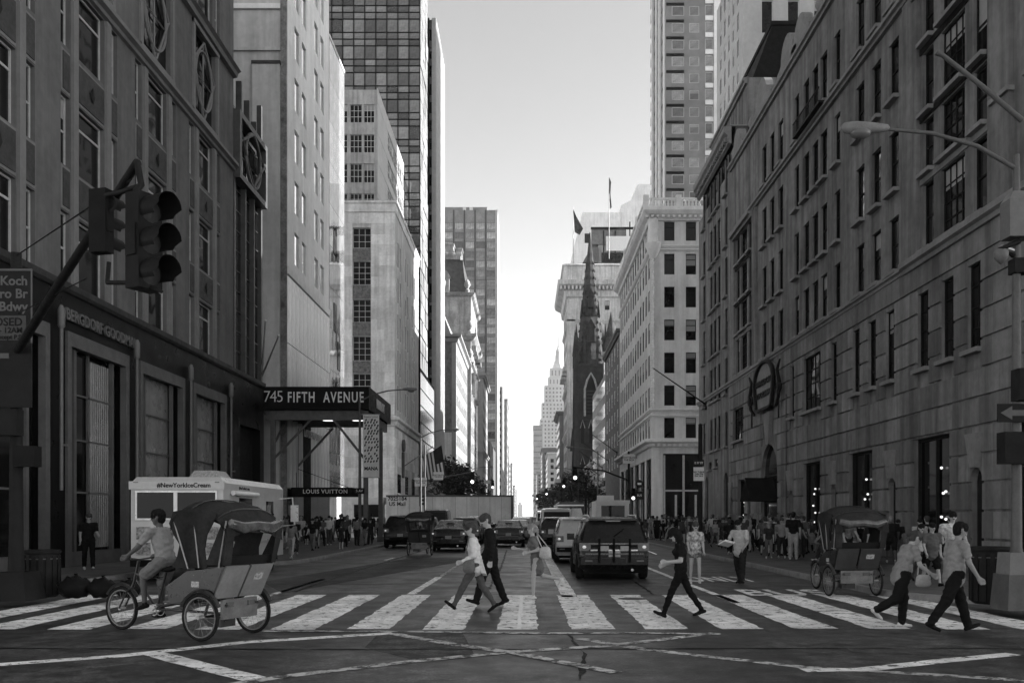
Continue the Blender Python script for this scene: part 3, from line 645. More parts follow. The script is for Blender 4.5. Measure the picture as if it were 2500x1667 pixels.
def ring(root, side, xf, y0, y1, dx, prof, m, name='cornice'):
    """moulding round the two visible fronts, mitred at the corner"""
    b = B(); n = len(prof)
    for q, z in prof:
        if side > 0: b.v += [(xf-q, y1, z), (xf-q, y0-q, z), (xf+dx, y0-q, z)]
        else: b.v += [(xf-dx, y0-q, z), (xf+q, y0-q, z), (xf+q, y1, z)]
    for i in range(n-1):
        for j in range(2): b.f.append((i*3+j, i*3+j+1, (i+1)*3+j+1, (i+1)*3+j)); b.m.append(0)
    return part(root, name, b, m)
# ---- L2: pale fashion house on the left with mirrored corner
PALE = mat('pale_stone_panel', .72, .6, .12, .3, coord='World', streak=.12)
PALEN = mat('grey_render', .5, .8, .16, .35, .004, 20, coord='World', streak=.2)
CLAD = mat('patterned_glass_cladding', .62, .22, .22, .5, rnd=.1, streak=.35, spec=.7)
l2 = building('fashion_house', 'pale stone fashion house with streaked glass lower front beyond the canopy', (FL, 59.2, 0))
ws = []
for a, b_ in ((61.2, 62.45), (63.2, 64.45), (66.9, 68.15), (68.9, 70.1)):
    for k in range(8): ws.append((a-59.2, b_-59.2, 18.15+3.35*k, 20.25+3.35*k, 'p'))
MIRW = GLM
GLS_ = GL; GL = glass('reflecting_window', .95, .03, 1.0, .01, .05, 1.); WC.clear()
facade(l2, (FL, 59.2, 0), U_W, 12.7, 17.3, 47, ws, PALE, .12, PALE, blinds=0)
GL = GLS_; WC.clear()
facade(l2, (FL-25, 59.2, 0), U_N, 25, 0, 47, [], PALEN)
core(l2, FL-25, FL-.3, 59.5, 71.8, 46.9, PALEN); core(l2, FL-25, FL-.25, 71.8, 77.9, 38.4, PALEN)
part(l2, 'pier', B().box(FL-2.05, FL-.35, 58.75, 59.19, 0, 30), PALEN); part(l2, 'pier_cap', B().box(FL-2.1, FL-.3, 58.7, 59.18, 30, 30.2), mat('dark_coping', .05, .6, .2, 1))
part(l2, 'corner_strip', B().box(FL-.34, FL+.03, 58.95, 59.19, 0, 47), mat('rough_stone_strip', .18, .9, .5, 1.5, .03, 8, coord='World'))
part(l2, 'wall_band', B().box(FL-25, FL-.36, 59.05, 59.19, 31.0, 31.2), PALEN); part(l2, 'wall_band', B().box(FL-25, FL-.36, 59.0, 59.19, 33.6, 33.9), PALE)
ledge(l2, (FL, 59.2, 0), U_W, 12.7, [(-.05, 17.0), (.1, 17.05), (.12, 17.5), (-.05, 17.55)], PALE, 'band')
for i in range(12):
    for z0, z1 in ((3.6, 8.4), (8.45, 12.7), (12.75, 16.95)):
        if i in (4, 5) and z0 < 8: continue
        obj('cladding_panel', unit(CLAD, 'cladding_panel'), parent=l2, loc=rel(l2, (FL+.02, 59.25+i*1.06, z0)), rz=rzW, scale=(1.035, .12, z1-z0))
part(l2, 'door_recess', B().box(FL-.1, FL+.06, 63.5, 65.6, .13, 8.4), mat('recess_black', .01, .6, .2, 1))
part(l2, 'shop_base', B().box(FL-.2, FL+.05, 59.25, 71.9, .13, 3.55), GLK)
MIRP = glass('sky_mirror_glass', .6, .04, .9, .03, .12, .75)
for i in range(4):
    for j in range(11):
        z0 = 3.6+j*3.17; obj('mirror_pane', unit(MIRP, 'mirror_pane'), parent=l2, loc=rel(l2, (FL+.02, 71.95+i*1.49, z0)), rz=rzW, scale=(1.47, .1, 3.14))
for (y, z) in ((73.6, 22.3), (73.6, 16.3), (73.6, 10.3), (75.0, 13.5)): part(l2, 'hooded_window', B().box(FL, FL+.06, y, y+1.1, z, z+2.2), GL)
for y, z in ((71.9, 0),): part(l2, 'coping', B().box(FL-25, FL+.06, 71.9, 77.95, 38.4, 38.6), PALE)
obj('lettering', text_mesh('LOUIS VUITTON', .75, .03, ALU, space=1.1), parent=l2, loc=rel(l2, (FL+.16, 66.2, 7.4)), rot=(R(90), 0, rzW))
aw = thing('shop_awning', 'flat black awning with white lettering over the fashion house door', 'awning', (FL, 60.2, 3.1))
obj('canopy_box', B().box(0, 3.9, 0, 3, 0, .55), mat('black_canvas', .015), aw); obj('lettering', text_mesh('LOUIS VUITTON', .36, .01, WHITE, space=1.1, bold=.004), parent=aw, loc=(2.2, -.012, .28), rot=(R(90), 0, 0))
for x in (.3, 3.7): obj('hanger', B().tube([(0, 1.5, .5), (x, .2, 1.5)], .02, 5) if x < 1 else B().tube([(.1, 1.5, 1.8), (3.5, 1.5, .56)], .02, 5), IRON, aw)
# ---- L3: limestone jeweller with setback ribbon storeys
TIF = mat('jeweller_limestone', .68, .8, .2, .5, .005, 30, rnd=.14, streak=.2, coord='World'); TIFJ = mat('jeweller_joint', .48, .85, .2, .5, coord='World', streak=.3)
l3 = building('jeweller_building', 'limestone corner building with tall slot windows beyond the cross street', (FL, 108, 0))
nw = []
for x0, x1 in ((-19.8, -17.75), (-22.9, -20.9)):
    for v0, v1, r_ in ((32.6, 34.9, 3), (28.4, 31.1, 4), (24.1, 26.7, 4), (19.7, 22.5, 4), (15.4, 18.2, 4)): nw.append((x0+40, x1+40, v0, v1, 'g3x%d' % r_))
aw_ = []
for a in (110.4, 112.5, 117.5, 119.6, 124.5, 126.7):
    for k in range(5): aw_.append((a-108, a-108+1.15, 14.2+k*4.2, 14.2+k*4.2+3.1, 'p'))
block('', '', -1, FL, 108, 132, 25, 37.7, TIFJ, nw, aw_, farn=False, rec=.35, root=l3, fm=ALU, blinds=.15)
for x0, x1 in ((-19.8, -17.75), (-22.9, -20.9)):
    for v0, v1 in ((31.15, 32.55), (26.75, 28.35), (22.55, 24.05), (18.25, 19.65)): part(l3, 'spandrel', B().box(x0, x1, 107.96, 108.2, v0, v1), mat('stained_metal_panel', .14, .6, .6, 2.5))
for k in range(4):
    for a in (110.4, 112.5, 117.5, 119.6, 124.5, 126.7): part(l3, 'spandrel', B().box(FL-.3, FL-.2, a, a+1.15, 17.32+k*4.2, 18.38+k*4.2), PANEL)
courses(l3, (-40, 108, 0), U_N, 25, .13, 36.6, [(0, 16.7, 0, 40)]+[(h[0]-.05, h[1]+.05, 14, 35.1) for h in nw], 1.22, 1.7, TIF, .03, .018, .018, 300)
courses(l3, (FL, 108, 0), U_W, 24, .13, 12.0, [(2, 5, .2, 7), (9, 12, .2, 7), (16, 19, .2, 7), (6.3, 7.9, 8, 11)], 1.1, 1.7, TIF, .04, .03, .03, 160)
ring(l3, -1, FL, 108, 132, 25, [(-.05, 12.1), (.2, 12.2), (.3, 12.7), (.55, 12.9), (.55, 13.2), (-.05, 13.4)], TIF, 'belt_course')
ring(l3, -1, FL, 108, 132, 25, [(-.05, 36.6), (.12, 36.7), (.12, 37.6), (.25, 37.7), (.25, 37.95), (-.3, 38)], TIF, 'coping')
for y in (110, 117, 124): 
    part(l3, 'shop_window', B().box(FL-.1, FL+.06, y, y+3, .4, 6.8), GLK)
    part(l3, 'awning', B().add([(FL+.05, y-.2, 4.6), (FL+.05, y+3.2, 4.6), (FL+1.4, y+3.2, 3.2), (FL+1.4, y-.2, 3.2), (FL+.05, y-.2, 4.5), (FL+.05, y+3.2, 4.5), (FL+1.4, y+3.2, 3.1), (FL+1.4, y-.2, 3.1)], [(0, 1, 2, 3), (4, 7, 6, 5), (3, 2, 6, 7), (0, 3, 7, 4), (1, 5, 6, 2)]), mat('white_canvas', .6, .8, .1, 1))
part(l3, 'wall_clock', B().lathe([(.75, 0), (.75, .25), (.6, .3), (.0001, .3)], 20, (FL+.1, 114.2, 10.4), 0, 1, 1, 'x').box(FL+.05, FL+.3, 113.7, 114.7, 6.5, 9.6), mat('verdigris_bronze', .08, .6, .3, 3), smooth=50)
# ribbon storeys
RIB = mat('white_stone_spandrel', .4, .7, .1, .6, coord='World'); RIBN = mat('weathered_spandrel', .36, .8, .2, .5, coord='World', streak=.4)
l4 = building('ribbon_window_block', 'white banded office storeys rising above the limestone corner building', (-17.3, 110, 0))
nn = []
for v0, v1 in ((47.8, 49.9), (44.3, 46.4), (40.8, 43.0), (37.6, 39.5)):
    for x0, x1 in ((-22.4, -20.8), (-20.5, -19.1), (-18.9, -17.65)): nn.append((x0+37.3, x1+37.3, v0, v1, 'g3x3'))
av = []
for v0, v1 in ((47.8, 49.9), (44.3, 46.4), (40.8, 43.0)):
    for k in range(8): av.append((8.2+k*1.85, 8.2+k*1.85+1.6, v0, v1, 'g2x2'))
block('', '', -1, -17.3, 110, 133.4, 20, 51.6, RIBN, nn, av, fm=ALU, farn=False, far=True, root=l4, z0=36)
for z0, z1 in ((50.0, 51.7), (46.5, 47.75), (43.1, 44.25), (39.6, 40.75)): part(l4, 'spandrel_band', B().box(-17.35, -17.22, 109.9, 133.4, z0, z1), RIB)
part(l4, 'blank_panel', B().box(-17.34, -17.25, 109.95, 118, 39, 50), RIB)
# ---- L5: dark mirror-glass tower
l5 = building('glass_tower', 'dark mirror glass tower with a tight grid of bars', (FL, 134, 0))
core(l5, FL-30, FL-.06, 134.12, 144, 125, mat('tower_black', .012, .5, .2, 1)); core(l5, FL-25, FL-.06, 144, 155, 23, mat('tower_black', .012))
TG = glass('tower_glass', .15, .03, 1.0, .12, .75, .25); BAR = mat('black_bar', .015, .4, .2, 2)
hz = []; z = 25.
while z < 82:
    for h_ in (1.9, .95, .95): hz.append((z, z+h_)); z += h_
for i in range(9):
    for (a, b_) in hz:
        x0 = FL-1.57*(i+1); k = (x0+1.57-FL)
        if (b_ < 41 and i > 1) or (b_ < 51 and i > 3): continue
        o = obj('pane', unit(TG, 'pane'), parent=l5, loc=rel(l5, (x0+.06, 134.0, a+.05)), scale=(1.45, .1, b_-a-.1))
        o.rotation_euler = (random.uniform(-.006, .006), 0, random.uniform(-.008, .008))
for i in range(10): part(l5, 'mullion', B().box(FL-1.57*i-.07, FL-1.57*i+.05, 133.85, 134.1, 0, 125), BAR)
for k, (a, b_) in enumerate(hz): part(l5, 'transom', B().box(FL-16, FL-.08, 133.9, 134.1, a-.06, a+.06), BAR)
PG = glass('pale_tower_glass', .28, .06, .9, .03, .3)
for j in range(26):
    for i in range(4): 
        z0 = 23+j*2.4; o = obj('side_pane', unit(PG, 'side_pane'), parent=l5, loc=rel(l5, (FL+.05, 134.2+i*2.45, z0)), rz=rzW, scale=(2.35, .1, 2.2)); o.rotation_euler = (random.uniform(-.02, .02), 0, rzW+random.uniform(-.03, .03))
for j in range(9):
    for i in range(8): o = obj('side_pane', unit(PG, 'side_pane'), parent=l5, loc=rel(l5, (FL+.05, 134.2+i*2.55, 1+j*2.4)), rz=rzW, scale=(2.45, .1, 2.2))
# ---- L6: ribbed tower behind
WHR = mat('white_marble_rib', .42, .6, .1, 1)
l6 = building('ribbed_tower', 'slim dark tower with white vertical ribs behind the glass tower', (FL, 156, 0))
nn = grid(21.4, 23.8, 1, 1.9, 2, 83, 27, 1.9, 'p')
block('', '', -1, FL, 156, 171, 24, 84, mat('tower_mid_panel', .12, .5, .3, .4, rnd=.1, coord='World'), nn, [], root=l6)
for k in range(9): part(l6, 'rib', B().box(FL-.05, FL+.28, 156.4+k*1.8, 157.2+k*1.8, 0, 84), WHR)
part(l6, 'corner_bar', B().box(FL-1.2, FL-.9, 155.7, 156.05, 0, 84.2), BAR); part(l6, 'edge_rib', B().box(FL-.5, FL+.2, 155.75, 156.2, 0, 84.2), WHR)
# ---- L7: brick building with pale cornice and white avenue front
BRK = mat('dark_brick', .13, .9, .35, 1.5, .01, 20, coord='World'); WST = mat('white_stone', .24, .75, .15, .5, coord='World')
l7 = building('brick_corner_building', 'brick side wall building with heavy pale cornice and white front', (FL, 203, 0))
nn = [(25-3.6, 25-2.3, z, z+2.4, 'g2x2') for z in (34.5, 29.7, 24.6, 20.0)]
av = grid(1, 37, 13, 1.3, 12, 38, 6, 2.6, 's')
block('', '', -1, FL, 203, 241, 25, 40, BRK, nn, [], root=l7)
facade(l7, (FL+.06, 203.05, 0), U_W, 38, 0, 40, av, WST, .07, far=True)
part(l7, 'corner_quoin', B().box(FL-.9, FL+.05, 202.9, 203.1, 10, 40), WST); part(l7, 'blank_lower_wall', B().box(FL-10, FL-.92, 202.85, 203.05, 0, 20), mat('grey_render', .3))
ring(l7, -1, FL+.1, 203, 241, 25, [(-.1, 39.3), (.3, 39.5), (.5, 40.2), (1.1, 40.5), (1.1, 41.0), (-.1, 41.2)], WST)
for y in (206, 214, 222, 230): part(l7, 'balcony_awning', B().box(FL+.05, FL+1.3, y, y+5, 12.2, 12.9), IRON)
b = B(); b.add([(FL-9, 206, 41), (FL-1, 206, 41), (FL-1, 228, 41), (FL-9, 228, 41), (FL-9, 206, 50), (FL-4.5, 206, 50), (FL-2.2, 228, 45), (FL-9, 228, 45)], [(0, 1, 5, 4), (1, 2, 6, 5), (4, 5, 6, 7), (2, 3, 7, 6), (3, 0, 4, 7)]); part(l7, 'louvred_roof_house', b, WST)
# ---- L8: ornate hotel with mansard
HOT = mat('hotel_limestone', .28, .8, .35, .35, .02, 10, coord='World', streak=.3); SLATE = mat('mansard_slate', .07, .6, .35, 1, coord='World')
l8 = building('ornate_hotel', 'ornate pale hotel tower with curved mansard and round dormer window', (FL, 259, 0))
nn = [(30-9.9, 30-7.6, z, z+3.0, 'g2x3') for z in (59.5, 54, 46.5, 40, 34, 28)]+[(30-4.2, 30-2.6, z, z+3.0, 'g2x3') for z in (40, 34, 28, 22)]
av = grid(1, 32, 8, 1.9, 14, 52, 8, 3.2, 's')
block('', '', -1, FL, 259, 292, 30, 63, HOT, nn, av, root=l8)
ring(l8, -1, FL, 259, 292, 30, [(-.1, 50), (.8, 50.5), (1.6, 51.4), (1.6, 52.0), (-.1, 52.2)], HOT); ring(l8, -1, FL, 259, 292, 30, [(-.1, 43.5), (.6, 43.8), (.9, 44.2), (-.1, 44.5)], HOT, 'belt_course')
ring(l8, -1, FL, 259, 292, 30, [(-.1, 62.2), (.7, 62.6), (1.2, 63.2), (-.1, 63.6)], HOT)
b = B(); prof = [(0, 63.3), (.9, 66), (1.5, 69.5), (1.8, 73)]
for i, (q, z) in enumerate(prof):
    b.v += [(FL-30+q, 259.5+q, z), (FL-.6-q, 259.5+q, z), (FL-.6-q, 291-q, z), (FL-30+q, 291-q, z)]
    if i: 
        for j in range(4): b.f.append(((i-1)*4+j, (i-1)*4+(j+1) % 4, i*4+(j+1) % 4, i*4+j)); b.m.append(0)
b.f.append((12, 13, 14, 15)); b.m.append(0); part(l8, 'mansard', b, SLATE)
b = B(); b.box(FL-11, FL-6, 258.7, 261.5, 63.4, 67.5); b.ext([(FL-11.5, 67.5), (FL-5.5, 67.5), (FL-6.5, 69.2), (FL-8.5, 70.4), (FL-10.5, 69.2)], 258.6, 261.5); b.torus((FL-8.5, 258.6, 66), 1.35, .32, 18, 6); dm = part(l8, 'dormer', b, HOT, smooth=40)
obj('round_pane', B().lathe([(1.2, 0), (.0001, .05)], 18, (FL-8.5, 258.55, 66), 0, 1, 1, 'y'), GL, dm, rel(l8, (0, 0, 0))*0)
b = B(); b.box(FL-20, FL-3, 260.5, 289, 73, 74.2)
for k in range(9): b.ball((FL-18.5+k*1.9, 260.4, 74.3), .9, .3, .6, 8, 5)
part(l8, 'roof_cresting', b, HOT)
for x, w_, z0, z1 in ((FL-11, 3, 74, 78), (FL-6.8, 3.4, 74, 77.3), (FL-14, 5, 74, 79.6), (FL-3.6, 1.6, 73.5, 76)): part(l8, 'chimney', B().box(x-w_/2, x+w_/2, 262, 266, z0, z1).box(x-w_/2-.25, x+w_/2+.25, 261.75, 266.25, z1, z1+.5), HOT)
for k, (x, z) in enumerate(((FL-1.0, 63.4), (FL-.3, 52.1), (FL-4.5, 44.4), (FL-.2, 44.4))): part(l8, 'urn', B().lathe([(.5, 0), (.7, .6), (.3, 1.0), (.9, 2), (.7, 2.8), (.2, 3.6)], 8, (x, 258.8, z)), HOT, smooth=50)
for y in (262, 268, 275, 282, 289): part(l8, 'avenue_balcony', B().box(FL, FL+1.3, y, y+3.5, 48, 49.4), HOT); part(l8, 'bracket', B().box(FL, FL+.9, y+.5, y+1.1, 36, 42), HOT)
part(l8, 'column', B().lathe([(.9, 44.6), (.75, 45), (.7, 49), (1.0, 50)], 10, (FL-3.3, 258.5, 0)), HOT, smooth=50)
# ---- L9: grey grid tower
l9 = building('grey_grid_tower', 'tall grey glass slab with a regular window grid behind the ornate hotel', (FL, 486, 0))
GT = mat('grey_tower_panel', .2, .6, .25, .15, coord='World')
nn = [(35-27.5+i*5.5+.5, 35-27.5+i*5.5+5.0, 8+j*4.9, 8+j*4.9+3.4, 'g5x1') for i in range(5) for j in range(30)]
GLSAVE = GL
L9G = glass('grey_tower_glass', .25, .15, .6, 0, .9)
b4 = GL; GL = L9G; WC.clear(); block('', '', -1, FL, 486, 520, 35, 160, GT, nn, [], root=l9, blinds=.25); GL = b4; WC.clear()
part(l9, 'corner_pier', B().box(FL-.6, FL+.6, 485.6, 520, 0, 160), mat('pale_metal_edge', .35, .5, .1, 1)); part(l9, 'roof_plant', B().box(FL-35, FL-5, 489, 515, 160, 162.5), GT)
for x in (FL-17.5, FL-14): part(l9, 'roof_fan', B().box(x, x+1.6, 487.6, 489, 160, 162), ALU)
for i in range(5): part(l9, 'column_line', B().box(FL-27.5+i*5.5-.3, FL-27.5+i*5.5+.3, 485.7, 486, 0, 160), mat('tower_dark_line', .06, .6, .2, 1))
# in-between white slim front and low dark wall
l8b = building('white_party_wall_building', 'narrow white plastered building stepped against the dark far tower', (FL, 330, 0))
block('', '', -1, FL, 330, 372, 12, 52, WST, [(7.5, 8.6, 44, 46.6, 's'), (5, 6.4, 36, 39, 's'), (5, 6.4, 28, 31, 's')], grid(1, 41, 10, 1.8, 8, 48, 9, 2.6, 's'), root=l8b)
ring(l8b, -1, FL, 330, 372, 12, belt(50.5, 1.2, 1.4), WST); ring(l8b, -1, FL, 330, 372, 12, belt(24, .9, 1), WST, 'belt_course')
l8c = building('low_grey_wall_building', 'plain dark grey blank-walled building low on the left far side', (FL, 400, 0)); block('', '', -1, FL, 400, 470, 20, 34, mat('blank_grey_wall', .09, .85, .2, .2, coord='World'), [(12, 14, 8, 12, 'g2x2'), (15, 17, 8, 12, 'g2x2')], [], root=l8c)
l10 = building('striped_slab', 'white slab with dark horizontal window stripes far down the left side', (FL, 616, 0)); block('', '', -1, FL, 616, 660, 20, 87, WST, [], [], root=l10)
for j in range(17): part(l10, 'window_stripe', B().box(FL-20, FL-1.2, 615.9, 616.05, 6+j*4.75, 8.3+j*4.75), GL)
fars = [('brown_far_tower', 'thin far tower stepped behind the striped slab', -1, 760, 30, 97, .2), ('pale_far_block', 'pale block farther behind the striped slab on the left', -1, 850, 25, 66, .35), ('grey_far_block', 'grey block at the far left end of the street canyon', -1, 1050, 30, 62, .25), ('far_end_block', 'last low block before the street vanishes on the left', -1, 1300, 30, 46, .3),
        ('slim_glass_tower', 'slim grey glass tower beside the stepped skyscraper', 1, 1750, 17, 172, .22), ('far_low_front', 'low shop front block before the slim glass tower', 1, 1200, 25, 60, .2), ('mid_dark_front', 'dark narrow front on the right before the skyscraper', 1, 820, 28, 62, .1), ('pale_mid_front', 'pale front with small windows at the foot of the skyscraper', 1, 620, 25, 44, .4), ('corniced_dark_front', 'dark block with a jutting cornice next to the pale hotel', 1, 404, 25, 47, .12)]
for nm, lb, sd_, y0, dx, z, gcol in fars:
    xf = FL if sd_ < 0 else FR; rt = building(nm, lb, (xf, y0, 0)); m_ = mat('far_wall_%d' % int(gcol*100), gcol, .8, .25, .12, coord='World')
    pz = 4.2; n_ = int(z/pz)-1; c_ = max(3, int(dx/4)); dpt = min(90, y0*.09)
    block('', '', sd_, xf, y0, y0+dpt, dx, z, m_, grid(1, dx-1, c_, dx/c_*.5, 4, z-3, min(n_, 16), min(2.4, (z-7)/min(n_, 16)*.6), 'p'), [], root=rt, blinds=.15)
    b = B()
    for k in range(int(dpt/5)):
        for j in range(min(n_, 12)):
            u0 = xf-.06 if sd_ > 0 else xf+.06; zz = 6+j*(z-8)/min(n_, 12); b.box(min(u0, xf), max(u0, xf), y0+2+k*5, y0+4.2+k*5, zz, zz+(z-8)/min(n_, 12)*.55)
    q = part(rt, 'avenue_window', b, GL); q['kind'] = 'stuff'
    ring(rt, sd_, xf, y0, y0+dpt, dx, belt(z-1.5, 1.6 if 'cornice' in nm else .7, 1.6), m_)
for nm, lb, x0, x1, y, z in (('horizon_tower', 'pale hazy tower block at the vanishing point', -46, -30, 3300, 100), ('horizon_block', 'faint low block beside the hazy tower', -28, -10, 3400, 48)):
    rt = building(nm, lb, (x0, y, 0)); part(rt, 'wall', B().box(x0, x1, y, y+40, 0, z), mat('hazy_wall', .5, .9, .1, .02, coord='World')); part(rt, 'roof_step', B().box(x0+3, x1-5, y+5, y+30, z, z+8), mat('hazy_wall', .5))
# ---- stepped skyscraper with mast
ES = mat('skyscraper_limestone', .42, .8, .15, .05, coord='World'); ESW = mat('skyscraper_window', .07, .5, .2, .1)
es = building('stepped_skyscraper', 'famous-looking stepped limestone skyscraper with a slender mast in the distance', (31, 2000, 0)); es['label'] = 'stepped limestone skyscraper with a slender mast in the distance'
tiers = [(30, 92, 210, 8), (34, 90, 245, 5), (40, 88, 282, 5), (48, 84, 300, 4), (52, 82, 320, 3)]
base = 0
for i, (x0, x1, z, n_) in enumerate(tiers):
    part(es, 'tier', B().box(x0, x1, 2000+i*3, 2060-i*3, base-1 if base else 0, z), ES); 
    b = B(); nz = max(1, int((z-max(base, 30))/8.5))
    for k in range(int((x1-x0)/7.5)):
        xx = x0+3+k*7.5
        if i >= 3: b.box(xx+1, xx+3, 1999.7+i*3, 2000+i*3, base+4, z-5)
        else:
            for j in range(nz): b.box(xx, xx+3.2, 1999.7+i*3, 2000+i*3, max(base, 30)+3+j*8.5, max(base, 30)+7+j*8.5)
    q = part(es, 'tier_window', b, ESW); q['kind'] = 'stuff'; base = z
part(es, 'crown', B().frus(58, 76, 2014, 2046, 319, 60, 74, 2018, 2042, 330).box(62, 72, 2020, 2040, 330, 336), ES); part(es, 'dome', B().lathe([(7, 318), (6.5, 345), (5, 356), (5.6, 357), (4.4, 362), (2.2, 366)], 12, (70.5, 2030, 0)), ES, smooth=40)
part(es, 'mast', B().lathe([(1.6, 364), (1.1, 375), (.6, 390), (.35, 402)], 8, (70.5, 2030, 0)), mat('mast_metal', .2, .5, .2, 1))
# ---- R2: corner building with roof balustrade
CRN = mat('cream_stone', .6, .75, .12, .35, .004, 20, coord='World', streak=.16); CRT = mat('cream_stone_trim', .66, .7, .15, 1, .01, 12, coord='World')
r2 = building('cream_corner_building', 'cream stone corner building with roof balustrade beyond the cross street on the right', (FR, 109, 0))
rowz = [(4.79+3.79*k+ (5.5 if False else 0)) for k in range(0)]
nrows = [(33.7, 35.9), (29.8, 32.2), (26.0, 28.4), (22.2, 24.6), (18.4, 20.8), (14.65, 17.0), (10.9, 13.25)]
nn = [(a, a+1.2, v0, v1, 'h') for v0, v1 in nrows for a in (1.45, 3.95)]
av = [(1.0+k*2.72+.4, 1.0+k*2.72+1.6, v0, v1, 's') for v0, v1 in nrows for k in range(13)]
sh = (1.3, 20, .13, 9.1, None); nn.append(sh)
aves = [(2+k*6, 6.5+k*6, .13, 8.6, None) for k in range(6)]
block('', '', 1, FR, 109, 146, 30, 36.6, CRN, nn, av+aves, root=r2, farn=False, far=True, rec=.25, blinds=.5)
ring(r2, 1, FR, 109, 146, 30, [(-.1, 35.9), (.25, 36.0), (.35, 36.3), (.8, 36.6), (1.05, 36.95), (1.05, 37.25), (-.1, 37.35)], CRT)
for k in range(24): part(r2, 'dentil', B().box(FR-.75+k*.62, FR-.45+k*.62, 108.35, 108.9, 36.25, 36.6), CRT)
ring(r2, 1, FR, 109, 146, 30, belt(32.9, .2, .28), CRT, 'string_course'); ring(r2, 1, FR, 109, 146, 30, belt(32.05+.0, .25, .3) if False else belt(29.2+3.3, .22, .25), CRT, 'string_course')
ring(r2, 1, FR, 109, 146, 30, belt(14.0, .25, .3), CRT, 'string_course'); ring(r2, 1, FR, 109, 146, 30, belt(13.35, .2, .25), CRT, 'string_course')
ring(r2, 1, FR, 109, 146, 30, [(-.1, 9.8), (.3, 9.9), (.45, 10.2), (.9, 10.4), (.9, 10.75), (-.1, 10.85)], CRT, 'shop_cornice')
for k in range(18): part(r2, 'dentil', B().box(FR+.0+k*.62, FR+.32+k*.62, 108.5, 108.95, 9.95, 10.25), CRT)
ring(r2, 1, FR-.9, 108.1, 146, 30, [(-.3, 38.15), (0, 38.15), (0, 38.4), (-.3, 38.4)], CRT, 'balustrade_rail'); ring(r2, 1, FR-.9, 108.1, 146, 30, [(-.3, 37.3), (0, 37.3), (0, 37.45), (-.3, 37.45)], CRT, 'balustrade_base')
BAL = B().lathe([(.1, 0), (.17, .2), (.08, .45), (.12, .72)], 6).mesh('baluster', CRT, 50)
for k in range(16): obj('baluster', BAL, parent=r2, loc=rel(r2, (FR-.6+k*.4, 108.25, 37.44)))
for k in range(30): obj('baluster', BAL, parent=r2, loc=rel(r2, (FR-.75, 109+k*1.2, 37.44)))
for x, y in ((FR-.75, 108.25), (FR+3, 108.25), (FR-.75, 116), (FR-.75, 130)): part(r2, 'balustrade_pier', B().box(x-.3, x+.3, y-.2, y+.4, 37.3, 38.7), CRT)
TW = B()                                            # twisted corner shaft
TW.v = []; n = 8
for i in range(61):
    z = 14.4+i*.29
    for j in range(n): a = 2*math.pi*j/n+i*.8; r_ = .2+.06*(j % 2); TW.v.append((r_*math.cos(a), r_*math.sin(a), z))
for i in range(60):
    for j in range(n): TW.f.append((i*n+j, i*n+(j+1) % n, (i+1)*n+(j+1) % n, (i+1)*n+j)); TW.m.append(0)
part(r2, 'twisted_corner_shaft', TW, CRT, (FR+.05, 108.95, 0)); part(r2, 'corner_corbel', B().lathe([(.3, 31.6), (.7, 32.4), (.9, 33.0), (.95, 33.4), (.6, 33.6)], 12, (FR+.2, 109.1, 0)), CRT, smooth=40)
part(r2, 'corner_turret', B().lathe([(.6, 33.5), (.6, 36.2)], 12, (FR+.2, 109.1, 0)), CRT, smooth=40)
q = part(r2, 'shop_window', B().box(0, 18, 0, .1, 0, .3).box(0, .2, 0, .1, .3, 8.8).box(2.2, 2.45, 0, .1, .3, 8.8).box(4.6, 4.8, 0, .1, .3, 8.8).box(0, 18, 0, .1, 4.6, 4.8), ALU, (FR+1.4, 109.2, .13)); obj('pane', B().quad((0, .08, 0), (18, .08, 0), (18, .08, 9), (0, .08, 9)), GL, q, fix=False)
for x in (1.3, 3.6, 6.0): obj('banner_strip', B().box(x, x+.25, -.05, 0, 1.5, 4.2), mat('shop_banner', .45, .7, .2, 3), q)  # pale banners in the shop window, plain paint without glow
for k in range(6): 
    q = part(r2, 'shop_window', B().box(0, 4.5, 0, .1, 0, .3).box(2.1, 2.3, 0, .1, .3, 8.3).box(0, 4.5, 0, .1, 5, 5.3), DKFRAME, (FR+.2, 144-k*6, .13), rzE); obj('pane', B().quad((0, .08, 0), (4.5, .08, 0), (4.5, .08, 8.5), (0, .08, 8.5)), GLK, q, fix=False)
part(r2, 'pale_shop_strip', B().box(FR-.06, FR, 112, 112.3, 4.6, 5.1), mat('shop_banner', .45))  # plain pale strip, same unlit banner material
# ---- R3: dark brick block and pale spandrel block
r3 = building('dark_brick_block', 'dark brick block with small pale windows next to the cream corner building', (FR, 146, 0))
block('', '', 1, FR, 146.05, 172, 30, 31, BRK, [], grid(1, 25, 5, 1.6, 9, 30, 6, 2.2, 's'), root=r3, fm=WHITE, blinds=.9); ring(r3, 1, FR, 146.05, 172, 30, belt(30, .6, .9), BRK)
r3b = building('white_spandrel_block', 'block with bright spandrel bands and dark window strips on the right', (FR, 172, 0)); block('', '', 1, FR, 172.05, 205, 30, 28, WST, [], [], root=r3b)
for j in range(5): part(r3b, 'window_strip', B().box(FR-.06, FR+.1, 172.5, 204, 7.5+j*4.2, 10+j*4.2), GLK)
r3c = building('small_white_front', 'small white corniced front between the church and spandrel block', (FR, 206, 0)); block('', '', 1, FR, 206, 232, 20, 14, WST, [], grid(1, 25, 5, 1.8, 2, 13, 2, 3.4, 'g2x2'), root=r3c); ring(r3c, 1, FR, 206, 232, 20, belt(13, .5, .8), WST)
